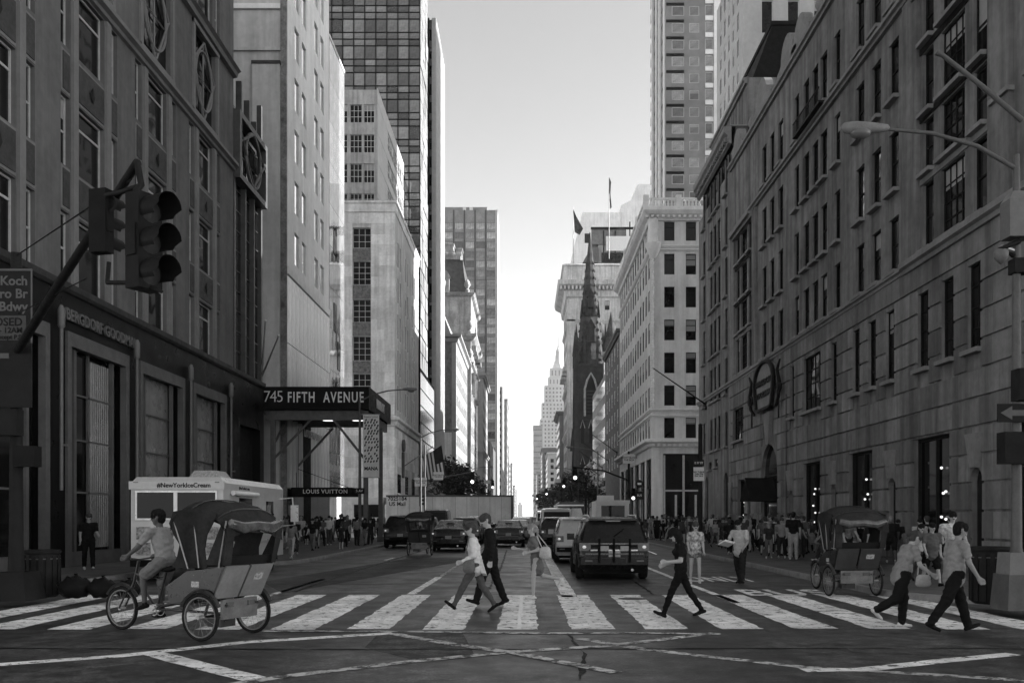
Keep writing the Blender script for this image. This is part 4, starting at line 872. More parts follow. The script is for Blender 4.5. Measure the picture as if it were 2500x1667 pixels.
# ---- church
BSN = mat('sooty_brownstone', .035, .9, .5, .5, .03, 8, coord='World', streak=.3)
ch = building('church', 'sooty stone church with a tall pointed spire on the right of the avenue', (17, 250, 0), 'church'); ch_root = ch
part(ch, 'tower', B().box(15.2, 23.2, 248, 256, 0, 44), BSN); part(ch, 'nave', B().box(16, 45, 256, 280, 0, 24).add([(16, 256, 24), (45, 256, 24), (45, 280, 24), (16, 280, 24), (16, 268, 38), (45, 268, 38)], [(0, 1, 5, 4), (3, 4, 5, 2), (0, 4, 3), (1, 2, 5)]), BSN)
for x, y in ((15.2, 248), (23.2, 248), (15.2, 256), (23.2, 256)):
    part(ch, 'buttress', B().frus(x-.8, x+.8, y-.8, y+.8, 0, x-.5, x+.5, y-.5, y+.5, 44), BSN); part(ch, 'pinnacle', B().box(x-.6, x+.6, y-.6, y+.6, 44, 47.5).frus(x-.75, x+.75, y-.75, y+.75, 47.5, x-.04, x+.04, y-.04, y+.04, 55), BSN)
sp = part(ch, 'spire', B().lathe([(4.1, 44), (3.6, 47), (2.6, 58), (1.25, 71), (.1, 81.5)], 8, (19.2, 252, 0)), mat('mottled_slate', .045, .85, .75, .45, .02, 6, coord='World'))
for z in (50, 57.5, 66): obj('spire_band', B().lathe([(4.05-(z-44)*.105+.05, z), (4.05-(z-44)*.105+.12, z+.4), (4.05-(z-44)*.105-.05, z+.8)], 8, (19.2, 252, 0)), BSN, sp, (0, 0, 0))
for z, w_, h_ in ((50, 1.0, 4), (59.5, .7, 3)): obj('lucarne', B().box(19.2-w_, 19.2+w_, 247.6, 250, z, z+h_).ext([(19.2-w_-.3, z+h_), (19.2+w_+.3, z+h_), (19.2, z+h_+2.4)], 247.4, 250), BSN, sp); 
for x in (19.2,):
    q = B(); q.ext([(x-1.3, 30), (x+1.3, 30), (x+1.3, 37), (x+.8, 39), (x, 40.4), (x-.8, 39), (x-1.3, 37)], 247.85, 248.1); part(ch, 'belfry_opening', q, mat('belfry_dark', .01, .9, .1, 1))
    q = B(); q.tube([(x-1.7, 247.8, 29.5), (x-1.7, 247.8, 37), (x-1.0, 247.8, 39.6), (x, 247.8, 41.4), (x+1.0, 247.8, 39.6), (x+1.7, 247.8, 37), (x+1.7, 247.8, 29.5)], .3, 6); part(ch, 'belfry_arch', q, mat('weathered_light_stone', .3, .9, .4, 1), smooth=40)
    for k in range(7): part(ch, 'louvre', B().box(x-1.3, x+1.3, 247.7, 247.9, 30.5+k*.95, 30.9+k*.95), BSN)
for z in (10, 20, 28.5, 43.2): part(ch, 'string_course', B().box(14.8, 23.6, 247.5, 256.5, z, z+.6), BSN)
# round stair turret with conical cap
q = B().lathe([(2.0, 0), (2.0, 38), (2.3, 38.4), (2.3, 39.4), (1.9, 39.6)], 10, (24.6, 246.5, 0)); tr = part(ch, 'stair_turret', q, BSN, smooth=30)
obj('turret_cap', B().lathe([(2.4, 46.6), (.05, 58)], 10, (24.6, 246.5, 0)), mat('mottled_slate', .1), tr); obj('turret_ring', B().lathe([(2.6, 45.8), (2.8, 46.2), (2.5, 46.8)], 10, (24.6, 246.5, 0)), mat('weathered_light_stone', .3), tr)
for k in range(8): obj('turret_column', B().tube([(24.6+1.9*math.cos(k*.785), 246.5+1.9*math.sin(k*.785), 39.4), (24.6+1.9*math.cos(k*.785), 246.5+1.9*math.sin(k*.785), 45.9)], .22, 6), mat('weathered_light_stone', .3), tr)
for k in range(3): part(ch, 'side_buttress', B().frus(14.8, 16.2, 262+k*8, 263.4+k*8, 0, 15.6, 16.2, 262+k*8, 263.4+k*8, 22).frus(14.9, 16.1, 262.1+k*8, 263.3+k*8, 22, 15.5, 15.6, 262.6+k*8, 262.8+k*8, 29), BSN)
for e in range(8):
    a = e*math.pi/4; cb = B()
    for k in range(14):
        z = 45+k*2.1; r_ = 4.1-(z-44)*.107; x, y = 19.2+r_*math.cos(a), 252+r_*math.sin(a); cb.frus(x-.2, x+.2, y-.2, y+.2, z, x-.05, x+.05, y-.05, y+.05, z+.8)
    q = obj('crocket', cb, BSN, sp); q['kind'] = 'stuff'
for k in range(8):
    a = k*math.pi/4+.39; x, y = 19.2+4.6*math.cos(a), 252+4.6*math.sin(a); part(ch, 'pinnacle', B().box(x-.3, x+.3, y-.3, y+.3, 43, 47).frus(x-.42, x+.42, y-.42, y+.42, 47, x-.03, x+.03, y-.03, y+.03, 51.5+(k % 2)*1.5), BSN)
    x, y = 19.2+2.5*math.cos(a), 252+2.5*math.sin(a); obj('gablet', B().frus(x-.5, x+.5, y-.5, y+.5, 57.5, x-.03, x+.03, y-.03, y+.03, 62.0), BSN, sp)
for z in (12, 22):
    for x in (16.9, 19.2, 21.5): part(ch, 'lancet', B().ext([(x-.45, z), (x+.45, z), (x+.45, z+4.5), (x, z+6), (x-.45, z+4.5)], 247.85, 248.05), mat('belfry_dark', .01)); part(ch, 'lancet_hood', B().tube([(x-.65, 247.8, z+4.2), (x, 247.8, z+6.5), (x+.65, 247.8, z+4.2)], .14, 5), mat('weathered_light_stone', .3))
ch_root.location = (17.3, 286, 0); ch_root.scale = (1.09, 1.09, 1.09)
# ---- pale corniced hotel behind the church
pn = building('corniced_hotel', 'tall pale hotel with deep jutting cornice and roof pavilions behind the church spire', (FR, 322, 0))
PH = mat('hotel_white_stone', .5, .8, .25, .2, .01, 6, coord='World', streak=.3)
nn = [(a, a+1.6, z, z+3.2, 'g2x2') for a in (4.5, 8.5, 12.5) for z in (72.5, 62, 56, 50, 44, 38, 32, 26)]
av = grid(1, 38, 9, 2.0, 10, 76, 12, 3.4, 's')
block('', '', 1, FR, 322, 360, 34, 80, PH, nn, av, root=pn)
ring(pn, 1, FR, 322, 360, 34, [(-.1, 76.5), (.8, 77), (1.2, 79.5), (3.2, 80.6), (3.6, 82), (-.1, 82.4)], PH); ring(pn, 1, FR-1.5, 320.5, 360, 34, [(-.4, 82.4), (0, 82.4), (0, 87), (.6, 87.4), (-.4, 88)], PH, 'parapet')
ring(pn, 1, FR, 322, 360, 34, belt(68, .6, 1.2), PH, 'string_course'); ring(pn, 1, FR, 322, 360, 34, belt(46, .7, 1.4), PH, 'string_course'); ring(pn, 1, FR, 322, 360, 34, belt(30, .7, 1.4), PH, 'string_course')
for k in range(20): part(pn, 'modillion', B().box(FR-2.8+k*1.3, FR-2.2+k*1.3, 319.2, 321.5, 79.0, 80.2), PH)
for k in range(5): part(pn, 'wall_swag', B().lathe([(.1, 0), (1.0, 1.2), (1.1, 3), (.3, 4.2)], 8, (FR+3+k*4.1, 321.8, 64.0)), PH, smooth=50)
for y in (326, 336, 346, 356): part(pn, 'avenue_balcony', B().box(FR-1.6, FR, y-2, y+2, 52, 53.6), PH)
part(pn, 'corner_quoin', B().box(FR-.5, FR+2.4, 321.4, 322.2, 10, 76), PH)
RG = glass('roof_pavilion_glass', .06, .05, .8, 0)
b = B().box(FR+5.2, FR+34, 324, 350, 82, 85.6).box(FR+10.5, FR+34, 324.5, 350, 85.6, 97); part(pn, 'roof_pavilion', b, PH)
b = B().add([(FR+5, 323.6, 89), (FR+10.5, 323.6, 89), (FR+10.5, 323.6, 94.5), (FR+8.0, 323.6, 94.5), (FR+5, 335, 89), (FR+10.5, 335, 89), (FR+10.5, 335, 94.5), (FR+8, 335, 94.5)], [(0, 1, 2, 3), (4, 7, 6, 5), (0, 3, 7, 4), (2, 6, 7, 3)]); part(pn, 'greenhouse', b, RG)
part(pn, 'greenhouse_upper', B().box(FR+8, FR+20, 323.5, 330, 95.4, 100.4), RG); part(pn, 'roof_frame', B().box(FR+7.8, FR+26, 323.2, 323.5, 100.4, 101.2).box(FR+12, FR+12.4, 323.2, 323.5, 89, 100).box(FR+16, FR+16.4, 323.2, 323.5, 89, 100).box(FR+21, FR+21.4, 323.2, 323.5, 89, 103), IRON)
part(pn, 'pale_screen', B().box(FR+13, FR+22, 323.0, 323.3, 93, 98), WHITE); part(pn, 'roof_glazing', B().box(FR+11.5, FR+22.5, 323.1, 323.4, 89, 92.4), GL)
bk = building('pale_setback_block', 'pale blank setback tower with slanted side behind the corniced hotel', (FR+6, 400, 0)); b = B(); b.add([(FR+5, 400, 0), (FR+46, 400, 0), (FR+46, 430, 0), (FR+5, 430, 0), (FR+5, 400, 112), (FR+9.5, 400, 131), (FR+26, 400, 131), (FR+26, 400, 134), (FR+30, 400, 136), (FR+33, 400, 143), (FR+46, 400, 143), (FR+5, 430, 112), (FR+9.5, 430, 131), (FR+26, 430, 131), (FR+26, 430, 134), (FR+30, 430, 136), (FR+33, 430, 143), (FR+46, 430, 143)],
    [(0, 1, 10, 9, 8, 7, 6, 5, 4), (3, 11, 12, 13, 14, 15, 16, 17, 2), (0, 4, 11, 3), (4, 5, 12, 11), (5, 6, 13, 12), (6, 7, 14, 13), (7, 8, 15, 14), (8, 9, 16, 15), (9, 10, 17, 16), (1, 2, 17, 10)]); part(bk, 'wall', b, PALE)
part(bk, 'louvre', B().box(FR+10.5, FR+13, 399.8, 400, 118, 122), IRON); part(bk, 'panel_joint', B().box(FR+25.9, FR+26.1, 399.8, 400, 80, 131), PALEN)
# flags on the hotel roof
for px, Y, z0, zt, kind in ((1399.5, 322, 88, 108, 'a'), (1487, 322, 90, 118, 'b')):
    x = (px-CX)/F*Y; fl = thing('roof_flag', 'dark flag hanging from a pole at the hotel roof corner' if kind == 'a' else 'furled striped flag on the taller roof pole behind the spire', 'flag', (x, Y, z0))
    obj('pole', B().tube([(0, 0, 0), (0, 0, zt-z0)], [.16, .08], 6), STEEL, fl)
    if kind == 'a': b = B().add([(0, 0, 19), (1, -.2, 16.5), (3.4, .2, 12.3), (2.2, .3, 10.2), (.5, -.1, 11)], [(0, 1, 2, 3, 4)])
    else: b = B().add([(0, 0, 28), (.7, -.2, 26), (.5, .2, 22), (.9, 0, 17.5), (.4, .1, 17), (-.1, -.1, 22)], [(0, 1, 2, 3, 4, 5)])
    obj('cloth', b, mat('dark_flag_cloth', .05, .9, .9, .8), fl, fix=False)
# ---- R5 and R6 towers up behind the store
r5 = building('square_window_tower', 'tall grey tower with square punched windows rising behind the cream building', (22.3, 150, 0)); T5 = mat('tower_grey_stone', .20, .8, .2, .15, coord='World')
nn = []
for j in range(19):
    z = 44+j*2.68
    nn += [(1.0, 2.95, z, z+1.5, 'p'), (3.8, 5.35, z, z+1.5, 'p'), (6.3, 7.5, z, z+1.7, 'p')]
wsv = GL; GL = glass('tower_blind_glass', .2, .12, .7, 0, .6); WC.clear()
block('', '', 1, 22.3, 150, 167, 22, 96, T5, nn, [], root=r5, fm=PALEN, blinds=.3, rec=.1); GL = wsv; WC.clear()
for k in range(4): part(r5, 'corner_rib', B().box(22.1-.1*(k % 2), 22.35, 150.5+k*4.4, 151.6+k*4.4, 36, 96), WHITE)
for k in range(4):
    for j in range(22): part(r5, 'side_window', B().box(22.22, 22.32, 151.9+k*4.4, 154.4+k*4.4, 40+j*2.6, 41.4+j*2.6), GL)
for j in range(19): part(r5, 'balcony_slot', B().box(22.4, 25.2, 149.8, 150.05, 45.6+j*2.68, 45.95+j*2.68), IRON)
for j in range(19): part(r5, 'pale_panel', B().box(28.6, 29.9, 149.85, 150.02, 45.9+j*2.68, 46.6+j*2.68), WHITE)
part(r5, 'pale_edge', B().box(29.95, 31, 149.7, 150.02, 40, 96), PALE)
r6 = building('white_shaft_tower', 'pale tower with vertical window shafts above the store roof', (26.6, 115, 0)); T6 = mat('pale_tower_stone', .38, .75, .15, .2, coord='World')
block('', '', 1, 26.6, 115, 131, 30, 72, T6, [(2.2+k*3.2, 3.6+k*3.2, 44+j*5.6, 48+j*5.6, 'p') for k in range(5) for j in range(5)], [(2+k*2.6, 3.2+k*2.6, 46+j*3.3, 48.3+j*3.3, 'p') for k in range(5) for j in range(8)], root=r6, fm=PALEN, blinds=.8)
for j in range(2): part(r6, 'string_course', B().box(28.6, 45, 114.8, 115.05, 55.6-j*8, 56.0-j*8), T6)

bt_ = building('shade_slab', 'unseen dark slab added behind the department store to shade the left facades', (44, 66, 0)); core(bt_, 44, 78, 66, 82, 66, mat('shade_slab_wall', .1, .6, .2, .3), name='wall')  # out-of-view slab, added only to shade the left-hand facades
for k in range(7): part(bt_, 'window_band', B().box(43.95, 44.05, 66.4, 81.6, 40+k*3.6, 42+k*3.6), GL)
# ---------------------------------------------------------------- vehicles
LIT = mat('lit_tail_lamp', .5, .3, 0, emit=.09); TAIL = mat('tail_lamp_lens', .10, .2, .1, 5, coat=.5); PLATE = mat('number_plate', .3, .5, .15, 20)
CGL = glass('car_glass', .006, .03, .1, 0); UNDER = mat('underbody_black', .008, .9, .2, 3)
def section(st):
    y, zb, zs, zr, wl, wr = st
    h = [(0, zb), (wl*.88, zb), (wl*.985, zb+.1), (wl, zb+(zs-zb)*.55), (wl*.985, zb+(zs-zb)*.8), (wl*.965, zs), (wr, zr-.05), (wr*.9, zr), (0, zr+.02)]
    return [(x, y, z) for x, z in h]
def loft(b, sts, mi=0):
    secs = [section(s) for s in sts]; n = len(secs[0]); k0 = len(b.v)
    for s in secs:
        for p in s: b.v.append(p)
        for p in s: b.v.append((-p[0], p[1], p[2]))
    for i in range(len(secs)-1):
        a, c = k0+i*2*n, k0+(i+1)*2*n
        for k in range(n-1):
            b.f.append((a+k, a+k+1, c+k+1, c+k)); b.f.append((a+n+k, c+n+k, c+n+k+1, a+n+k+1)); b.m += [mi, mi]
    for e in (0, len(secs)-1):
        a = k0+e*2*n; b.f.append(tuple(a+k for k in range(n))+tuple(a+n+k for k in range(n-2, 0, -1))); b.m.append(mi)
    return secs
def lerp(p, q, t): return tuple(a+(b_-a)*t for a, b_ in zip(p, q))
def quadpatch(b, p00, p10, p11, p01, mu=.06, mv=.1, off=.012, mi=0):
    """inset quad lying just proud of a body panel"""
    def Q(u, v): return Vector(lerp(lerp(p00, p10, u), lerp(p01, p11, u), v))
    a, c, d, e = Q(mu, mv), Q(1-mu, mv), Q(1-mu, 1-mv), Q(mu, 1-mv)
    nrm = (c-a).cross(e-a).normalized()
    cen = (a+c+d+e)/4
    if nrm.dot(Vector((cen.x, cen.y-2.3, cen.z-.6))) < 0: nrm = -nrm
    b.add([p+nrm*off for p in (a, c, d, e)]+[p-nrm*.02 for p in (a, c, d, e)], [(0, 1, 2, 3), (0, 4, 5, 1), (1, 5, 6, 2), (2, 6, 7, 3), (3, 7, 4, 0)], mi)
WHEEL = {}
def wheel(root, x, y, r, w_, rim=None, name='wheel', ax='x', spokes=5, hub=ALU):
    key = (round(r, 2), round(w_, 2), spokes)
    if key not in WHEEL:
        t = B().lathe([(r*.62, -w_/2), (r*.93, -w_/2), (r, -w_*.3), (r, w_*.3), (r*.93, w_/2), (r*.62, w_/2)], 20, (0, 0, 0), 0, 1, 1, 'x').mesh('tyre', RUBBER, 40)
        q = B().lathe([(.0001, -w_*.36), (r*.2, -w_*.40), (r*.6, -w_*.3), (r*.64, -w_*.46), (r*.64, w_*.46), (r*.6, w_*.3), (r*.2, w_*.40), (.0001, w_*.36)], 16, (0, 0, 0), 0, 1, 1, 'x')
        WHEEL[key] = (t, q.mesh('rim', hub, 40))
    t, q = WHEEL[key]; o = obj(name, t, parent=root, loc=(x, y, r)); obj('rim', q, parent=o); return o
PR = {'suv': (4.9, [(0, .45, .70, .78, .86, .84), (.06, .40, .95, 1.0, .95, .88), (.14, .30, 1.12, 1.15, .97, .86), (.48, .26, 1.14, 1.66, .985, .74), (1.0, .24, 1.13, 1.74, .99, .76), (2.3, .24, 1.10, 1.755, .99, .76), (3.0, .24, 1.08, 1.68, .985, .72), (3.8, .26, 1.06, 1.12, .98, .86), (4.6, .30, .95, 1.0, .94, .8), (4.9, .42, .66, .72, .84, .7)], 2, (3, 6), .37, (.95, 3.95)),
      'sedan': (4.8, [(0, .42, .66, .74, .82, .78), (.06, .36, .82, .95, .9, .82), (.14, .28, .92, 1.04, .91, .80), (.75, .22, .95, 1.08, .925, .78), (1.45, .20, .95, 1.40, .93, .62), (2.1, .20, .94, 1.46, .93, .64), (2.8, .20, .92, 1.40, .93, .62), (3.55, .22, .90, .98, .92, .78), (4.5, .28, .78, .84, .88, .74), (4.8, .4, .6, .66, .78, .66)], 3, (4, 6), .32, (.95, 3.75)),
      'van': (5.2, [(0, .45, .70, .8, .9, .88), (.05, .40, 1.15, 1.2, .96, .93), (.12, .30, 1.25, 1.30, .98, .92), (.3, .26, 1.28, 2.15, .99, .86), (1.0, .24, 1.28, 2.24, 1.0, .87), (3.4, .24, 1.26, 2.24, 1.0, .87), (4.0, .24, 1.22, 2.1, .99, .82), (4.7, .26, 1.15, 1.25, .97, .85), (5.1, .32, .95, 1.0, .93, .8), (5.2, .42, .66, .72, .84, .7)], 2, (3, 6), .36, (1.0, 4.1))}
CARM = {}
def carmesh(kind, m, w_s, z_s):
    key = (kind, m.name, w_s, z_s)
    if key in CARM: return CARM[key]
    L_, sts, rw, (s0, s1), wr_, ax = PR[kind]; sts = [(y, zb, zs*z_s, zr*z_s, wl*w_s, wr*w_s) for y, zb, zs, zr, wl, wr in sts]
    b = B(); secs = loft(b, sts); body = b.mesh('body', m, 28)
    g = B(); n = len(secs[0]); a, c = secs[rw], secs[rw+1]
    def mir(p): return (-p[0], p[1], p[2])
    quadpatch(g, mir(a[6]), a[6], c[6], mir(c[6]), .07, .10, .014)
    rear = g.mesh('rear_window', CGL)
    side = []
    for sx in (1, -1):
        for i in range(s0, s1):
            f = (lambda p: p) if sx > 0 else mir; g = B(); quadpatch(g, f(secs[i][5]), f(secs[i+1][5]), f(secs[i+1][6]), f(secs[i][6]), .05, .12, .012); side.append(g.mesh('side_window', CGL))
        f = (lambda p: p) if sx > 0 else mir; g = B(); quadpatch(g, f(secs[rw][5]), f(secs[rw+1][5]), f(secs[rw+1][6]), f(lerp(secs[rw][6], secs[rw+1][6], .75)), .2, .14, .012); side.append(g.mesh('quarter_window', CGL))
    g = B(); a, c = secs[s1], secs[s1+1]; quadpatch(g, mir(a[6]), a[6], c[6], mir(c[6]), .06, .06, .014); ws_ = g.mesh('windscreen', CGL)
    CARM[key] = (L_, secs, body, rear, side, ws_, wr_, ax); return CARM[key]
def car(kind, label, X, Y, m, w_s=1., z_s=1., lit=True, chrome=0, rz=0., group='cars queuing down the avenue', full=True, cat='car', nm=None):
    L_, secs, body, rear, side, ws_, wr_, ax = carmesh(kind, m, w_s, z_s)
    t = thing(nm or {'suv': 'sport_utility_car', 'sedan': 'saloon_car', 'van': 'passenger_van'}[kind], label, cat, (X, Y, 0), rz, group)
    obj('body', body, parent=t); obj('rear_window', rear, parent=t); obj('windscreen', ws_, parent=t)
    for s in side: obj(s.name.split('.')[0], s, parent=t)
    hw = secs[3][3][0]; zt = secs[2][5][2]
    for sx in (1, -1):
        for y in ax: wheel(t, sx*(hw-.085), y, wr_, .22); obj('wheel_arch', B().torus((sx*(hw-.03), y, wr_), wr_+.05, .035, 12, 5, 0, 'x', .1, math.pi-.1), UNDER, t)
        z0 = zt-.30 if kind != 'sedan' else zt-.20; x0 = hw*.66
        tl = obj('tail_lamp', B().box(min(sx*x0, sx*hw*.975), max(sx*x0, sx*hw*.975), -.0, .35, z0, z0+.22), TAIL, t)
        if lit: obj('brake_light', B().ball((sx*hw*.84, -.01, z0+.11), .055, .03, .045, 8, 5), LIT, tl, smooth=60)
        obj('wing_mirror', B().box(sx*hw-(.02 if sx > 0 else .2), sx*hw+(.2 if sx > 0 else .02), secs[-4][0][1]-.35, secs[-4][0][1]-.2, zt-.05, zt+.14), m, t)
    if full:
        obj('bumper', B().box(-hw*.94, hw*.94, -.06, .12, .44, .62), UNDER if chrome == 0 else m, t); obj('number_plate', B().box(-.16, .16, -.085, -.06 if kind != 'sedan' else .05, .66, .82), PLATE, t)
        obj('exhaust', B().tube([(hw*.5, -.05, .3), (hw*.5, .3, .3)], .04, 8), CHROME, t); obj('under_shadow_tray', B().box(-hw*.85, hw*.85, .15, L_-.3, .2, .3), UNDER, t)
        zr_ = secs[3][8][2]; y3 = secs[3][0][1]
        if kind != 'sedan':
            obj('roof_spoiler', B().box(-hw*.68, hw*.68, y3-.14, y3+.12, zr_-.02, zr_+.03), m, t); a_, c_ = Vector(secs[2][8]), Vector(secs[3][8]); w0 = a_.lerp(c_, .1); w1 = a_.lerp(c_, .5); obj('wiper', B().tube([w0+Vector((0, -.03, 0)), w1+Vector((.28, -.05, 0))], .012, 5), UNDER, t)
            obj('tailgate_seam', B().box(-hw*.9, hw*.9, .0, .06, .655, .67), UNDER, t)
        for sx in (-1, 1): obj('bumper_reflector', B().box(sx*hw*.72-.1, sx*hw*.72+.1, -.075, -.06, .53, .57), TAIL, t)
        for y_ in (secs[4][0][1]+.15, secs[5][0][1]-.1): obj('door_seam', B().box(-hw*1.003, -hw*.99, y_, y_+.012, .35, secs[4][5][2]), UNDER, t); obj('door_seam', B().box(hw*.99, hw*1.003, y_, y_+.012, .35, secs[4][5][2]), UNDER, t)
        if chrome: obj('chrome_strip', B().box(-hw*.7, hw*.7, -.0, .08, zt-.3, zt-.26), CHROME, t)
        obj('high_brake_light', B().box(-.2, .2, secs[4][0][1]-.62 if kind != 'sedan' else secs[4][0][1]-.2, secs[4][0][1]-.5 if kind != 'sedan' else secs[4][0][1]-.1, secs[4][8][2]-.13, secs[4][8][2]-.07), TAIL, t)
    return t
def carpaint(n, g): return mat('car_paint_'+n, g, .28, .06, 1, coat=.12 if g < .05 else .3, spec=.2 if g < .05 else .4)
CB, CD, CS, CG, CW = carpaint('black', .012), carpaint('dark', .03), carpaint('silver', .35), carpaint('grey', .13), carpaint('white', .6)
c1 = car('suv', 'large black sport utility car with rear rack bars, nearest in the queue', 2.45, 26.0, CB, 1.0, 1.0, chrome=1)
for x in (-.42, -.02, .42): obj('rack_bar', B().box(x-.03, x+.03, -.12, -.07, .50, 1.16), UNDER, c1)
for z in (1.0, .72): obj('rack_rail', B().box(-.8, .8, -.09, -.05, z, z+.04), mat('worn_dark_chrome', .1, .3, .3, 6, metal=.7), c1)
for x in (-.3, .3): obj('plate_panel', B().box(x-.14, x+.14, -.10, -.06, .83, .96), PLATE, c1)
for sx in (-1, 1): obj('roof_rail', B().tube([(sx*.66, .6, 1.74), (sx*.68, .75, 1.80), (sx*.68, 2.7, 1.80), (sx*.64, 2.85, 1.72)], .025, 6), ALU, c1)
car('suv', 'silver sport utility car just ahead of the large black one', 2.05, 35.6, CS, .94, 1.0)
tx = car('sedan', 'taxi with a pale advert box on its roof ahead of the silver car', 2.6, 46, CG, 1.0, 1.12, cat='taxi', nm='taxi')
obj('roof_advert', B().ext([(-.34, 1.62), (.34, 1.62), (.2, 2.2), (-.2, 2.2)], 1.5, 3.2), mat('advert_panel', .55, .5, .2, 2), tx); obj('roof_advert_base', B().box(-.5, .5, 1.4, 3.3, 1.58, 1.63), WHITE, tx)
car('suv', 'dark sport utility car left of the taxi in the queue', 1.75, 52.5, CD, .95, 1.0)
car('van', 'white passenger van with dark rear window ahead of the taxi', 2.0, 60, CW, 1.1, 1.04, cat='van')
car('sedan', 'dark saloon car with bright chrome bumper waiting mid-road', -1.0, 55, CD, 1.02, 1.08, chrome=1)
car('sedan', 'second saloon car ahead of the chrome-bumpered one', -.5, 63.5, CG, 1.0, 1.08, full=False)
car('suv', 'third car of the middle lane, pale sport utility', -.3, 71, CS, .95, 1.0, full=False)
car('sedan', 'black saloon car with chrome trim beside the far rickshaw', -3.9, 47.6, CB, 1.0, 1.1, chrome=1)
car('suv', 'grey sport utility car ahead of the black saloon', -3.75, 57.5, CG, 1.0, 1.0)
car('suv', 'black sport utility car at the left kerb next to the far rickshaw', -7.05, 53, CB, 1.0, 1.06)
car('suv', 'dark sport utility car at the left kerb beyond the black one', -6.9, 63, CD, 1.0, 1.0, full=False)
for i, (x, y, k, p, lb) in enumerate(((-4, 67, 'sedan', CD, 'dark saloon hidden beyond the grey sport utility car'), (2.2, 70, 'suv', CD, 'dark car ahead of the white van in the queue'), (6.2, 118, 'suv', CD, 'dark car beyond the cross street in the bus lane'), (2.4, 120, 'van', CG, 'grey van beyond the cross street'), (-1, 122, 'suv', CD, 'dark car beyond the cross street in the middle lane'), (2.2, 132, 'suv', CS, 'silver car far beyond the cross street'), (-1.2, 134, 'sedan', CW, 'white saloon far beyond the cross street'), (5.8, 136, 'van', CD, 'dark van far down the bus lane'), (.8, 150, 'suv', CB, 'black car far down the avenue'), (4, 156, 'van', CD, 'dark van far down the avenue'), (2.3, 79, 'suv', CB, 'black car entering the cross street behind the queue'), (-.6, 80, 'sedan', CD, 'dark saloon at the edge of the cross street'), (5.9, 80, 'suv', CD, 'dark car in the bus lane ahead of the box truck'), (1.9, 87, 'van', CW, 'white van in the middle of the cross street'), (.4, 99, 'suv', CG, 'grey car leaving the cross street'), (3.2, 104, 'sedan', CS, 'silver saloon leaving the cross street'), (-6.9, 72, 'van', CD, 'dark van at the left kerb before the lorry'), (-3.9, 76, 'suv', CG, 'grey sport utility car stopped before the lorry'))):
    car(k, lb, x, y, p, 1., 1.05, full=False)
# ---- white box truck (rear view) and dark bus farther on
bt = thing('box_truck', 'small white box truck with dark rear window in the bus lane', 'truck', (6.4, 69, 0))
obj('box', B().box(-1.2, 1.2, 0, 5, .9, 2.95).box(-1.25, 1.25, -.04, .1, 2.75, 3.0), WHITE, bt); obj('rear_window', B().box(-.85, .85, -.05, 0, 1.5, 2.6), CGL, bt); obj('roof_sign', B().box(-1.1, .1, .3, .9, 3.0, 3.35), WHITE, bt)
obj('cab', B().ext([(5, .6), (6.8, .6), (6.8, 1.3), (6.3, 1.5), (5.8, 2.3), (5, 2.3)], -1.05, 1.05, 0, 'x'), WHITE, bt); obj('bumper', B().box(-1.15, 1.15, -.1, .1, .45, .75), UNDER, bt)
for sx in (-1, 1):
    wheel(bt, sx*.95, 1.2, .42, .3); wheel(bt, sx*.95, 5.8, .42, .3); obj('tail_lamp', B().box(sx*1.0-.1, sx*1.0+.1, -.06, 0, .95, 1.15), LIT, bt)
bus = thing('city_bus', 'dark rear of a city bus far down the right-hand lane', 'bus', (4.4, 92, 0))
obj('body', B().box(-1.28, 1.28, 0, 12, .35, 3.05).box(-1.1, 1.1, .2, 11.8, 3.05, 3.25), CD, bus); obj('rear_window', B().box(-.9, .9, -.03, 0, 1.7, 2.6), CGL, bus); obj('roof_stripe', B().box(-1.3, 1.3, -.04, 12.04, 2.85, 2.98), WHITE, bus)
for sx in (-1, 1):
    obj('tail_lamp', B().box(sx*1.1-.08, sx*1.1+.08, -.05, 0, 1.0, 1.3), LIT, bus)
    for y in (2.6, 9.4): wheel(bus, sx*1.1, y, .48, .3)
# ---- mail lorry crossing on the side street
TRL = mat('trailer_aluminium', .62, .5, .12, .6, streak=.15)
ml = thing('mail_lorry', 'long pale mail trailer with number crossing the side street', 'lorry', (-13.3, 90, 0))
obj('trailer', B().box(0, 12.1, 0, 2.5, 1.15, 3.8), TRL, ml); obj('top_rail', B().box(-.03, 12.13, -.04, 2.54, 3.7, 3.86), mat('dark_rail', .08, .5, .2, 1), ml)
for i in range(11): obj('panel_seam', B().box(1.1*(i+1)-.015, 1.1*(i+1)+.015, -.02, 0, 1.2, 3.7), mat('seam_grey', .22, .6, .1, 1), ml)
obj('rear_frame', B().box(11.9, 12.16, -.05, 2.55, 1.0, 3.82), mat('dark_rail', .08), ml); obj('lettering', text_mesh('7025184\nUS Mail', .52, .004, IRON, bold=.012), parent=ml, loc=(1.05, -.012, 3.25), rot=(R(90), 0, 0))
obj('letter_panel', B().box(.05, 2.1, -.008, 0, 2.85, 3.66), mat('letter_panel', .62, .5, .05, 1), ml); obj('side_skirt', B().box(3, 9, .1, .2, .6, 1.15), mat('dark_rail', .08), ml)
obj('cab', B().box(-3.4, -.4, .1, 2.4, .55, 1.7).box(-3.3, -.5, .1, 2.4, 1.7, 3.0).box(-3.5, -.3, 0, 2.5, 3.0, 3.65), WHITE, ml); obj('cab_window', B().box(-3.1, -.7, .04, .1, 1.75, 2.95), CGL, ml); obj('chassis', B().box(-3, 11.8, .7, 1.8, .75, 1.12), UNDER, ml)
for x in (-2.7, -.2, .9, 9.6, 10.8):
    for y in (.2, 2.3): wheel(ml, 0, 0, .5, .3).location = (x, y, .5)
for o in ml.children:
    if o.name.startswith('wheel'): o.rotation_euler = (0, 0, R(90))
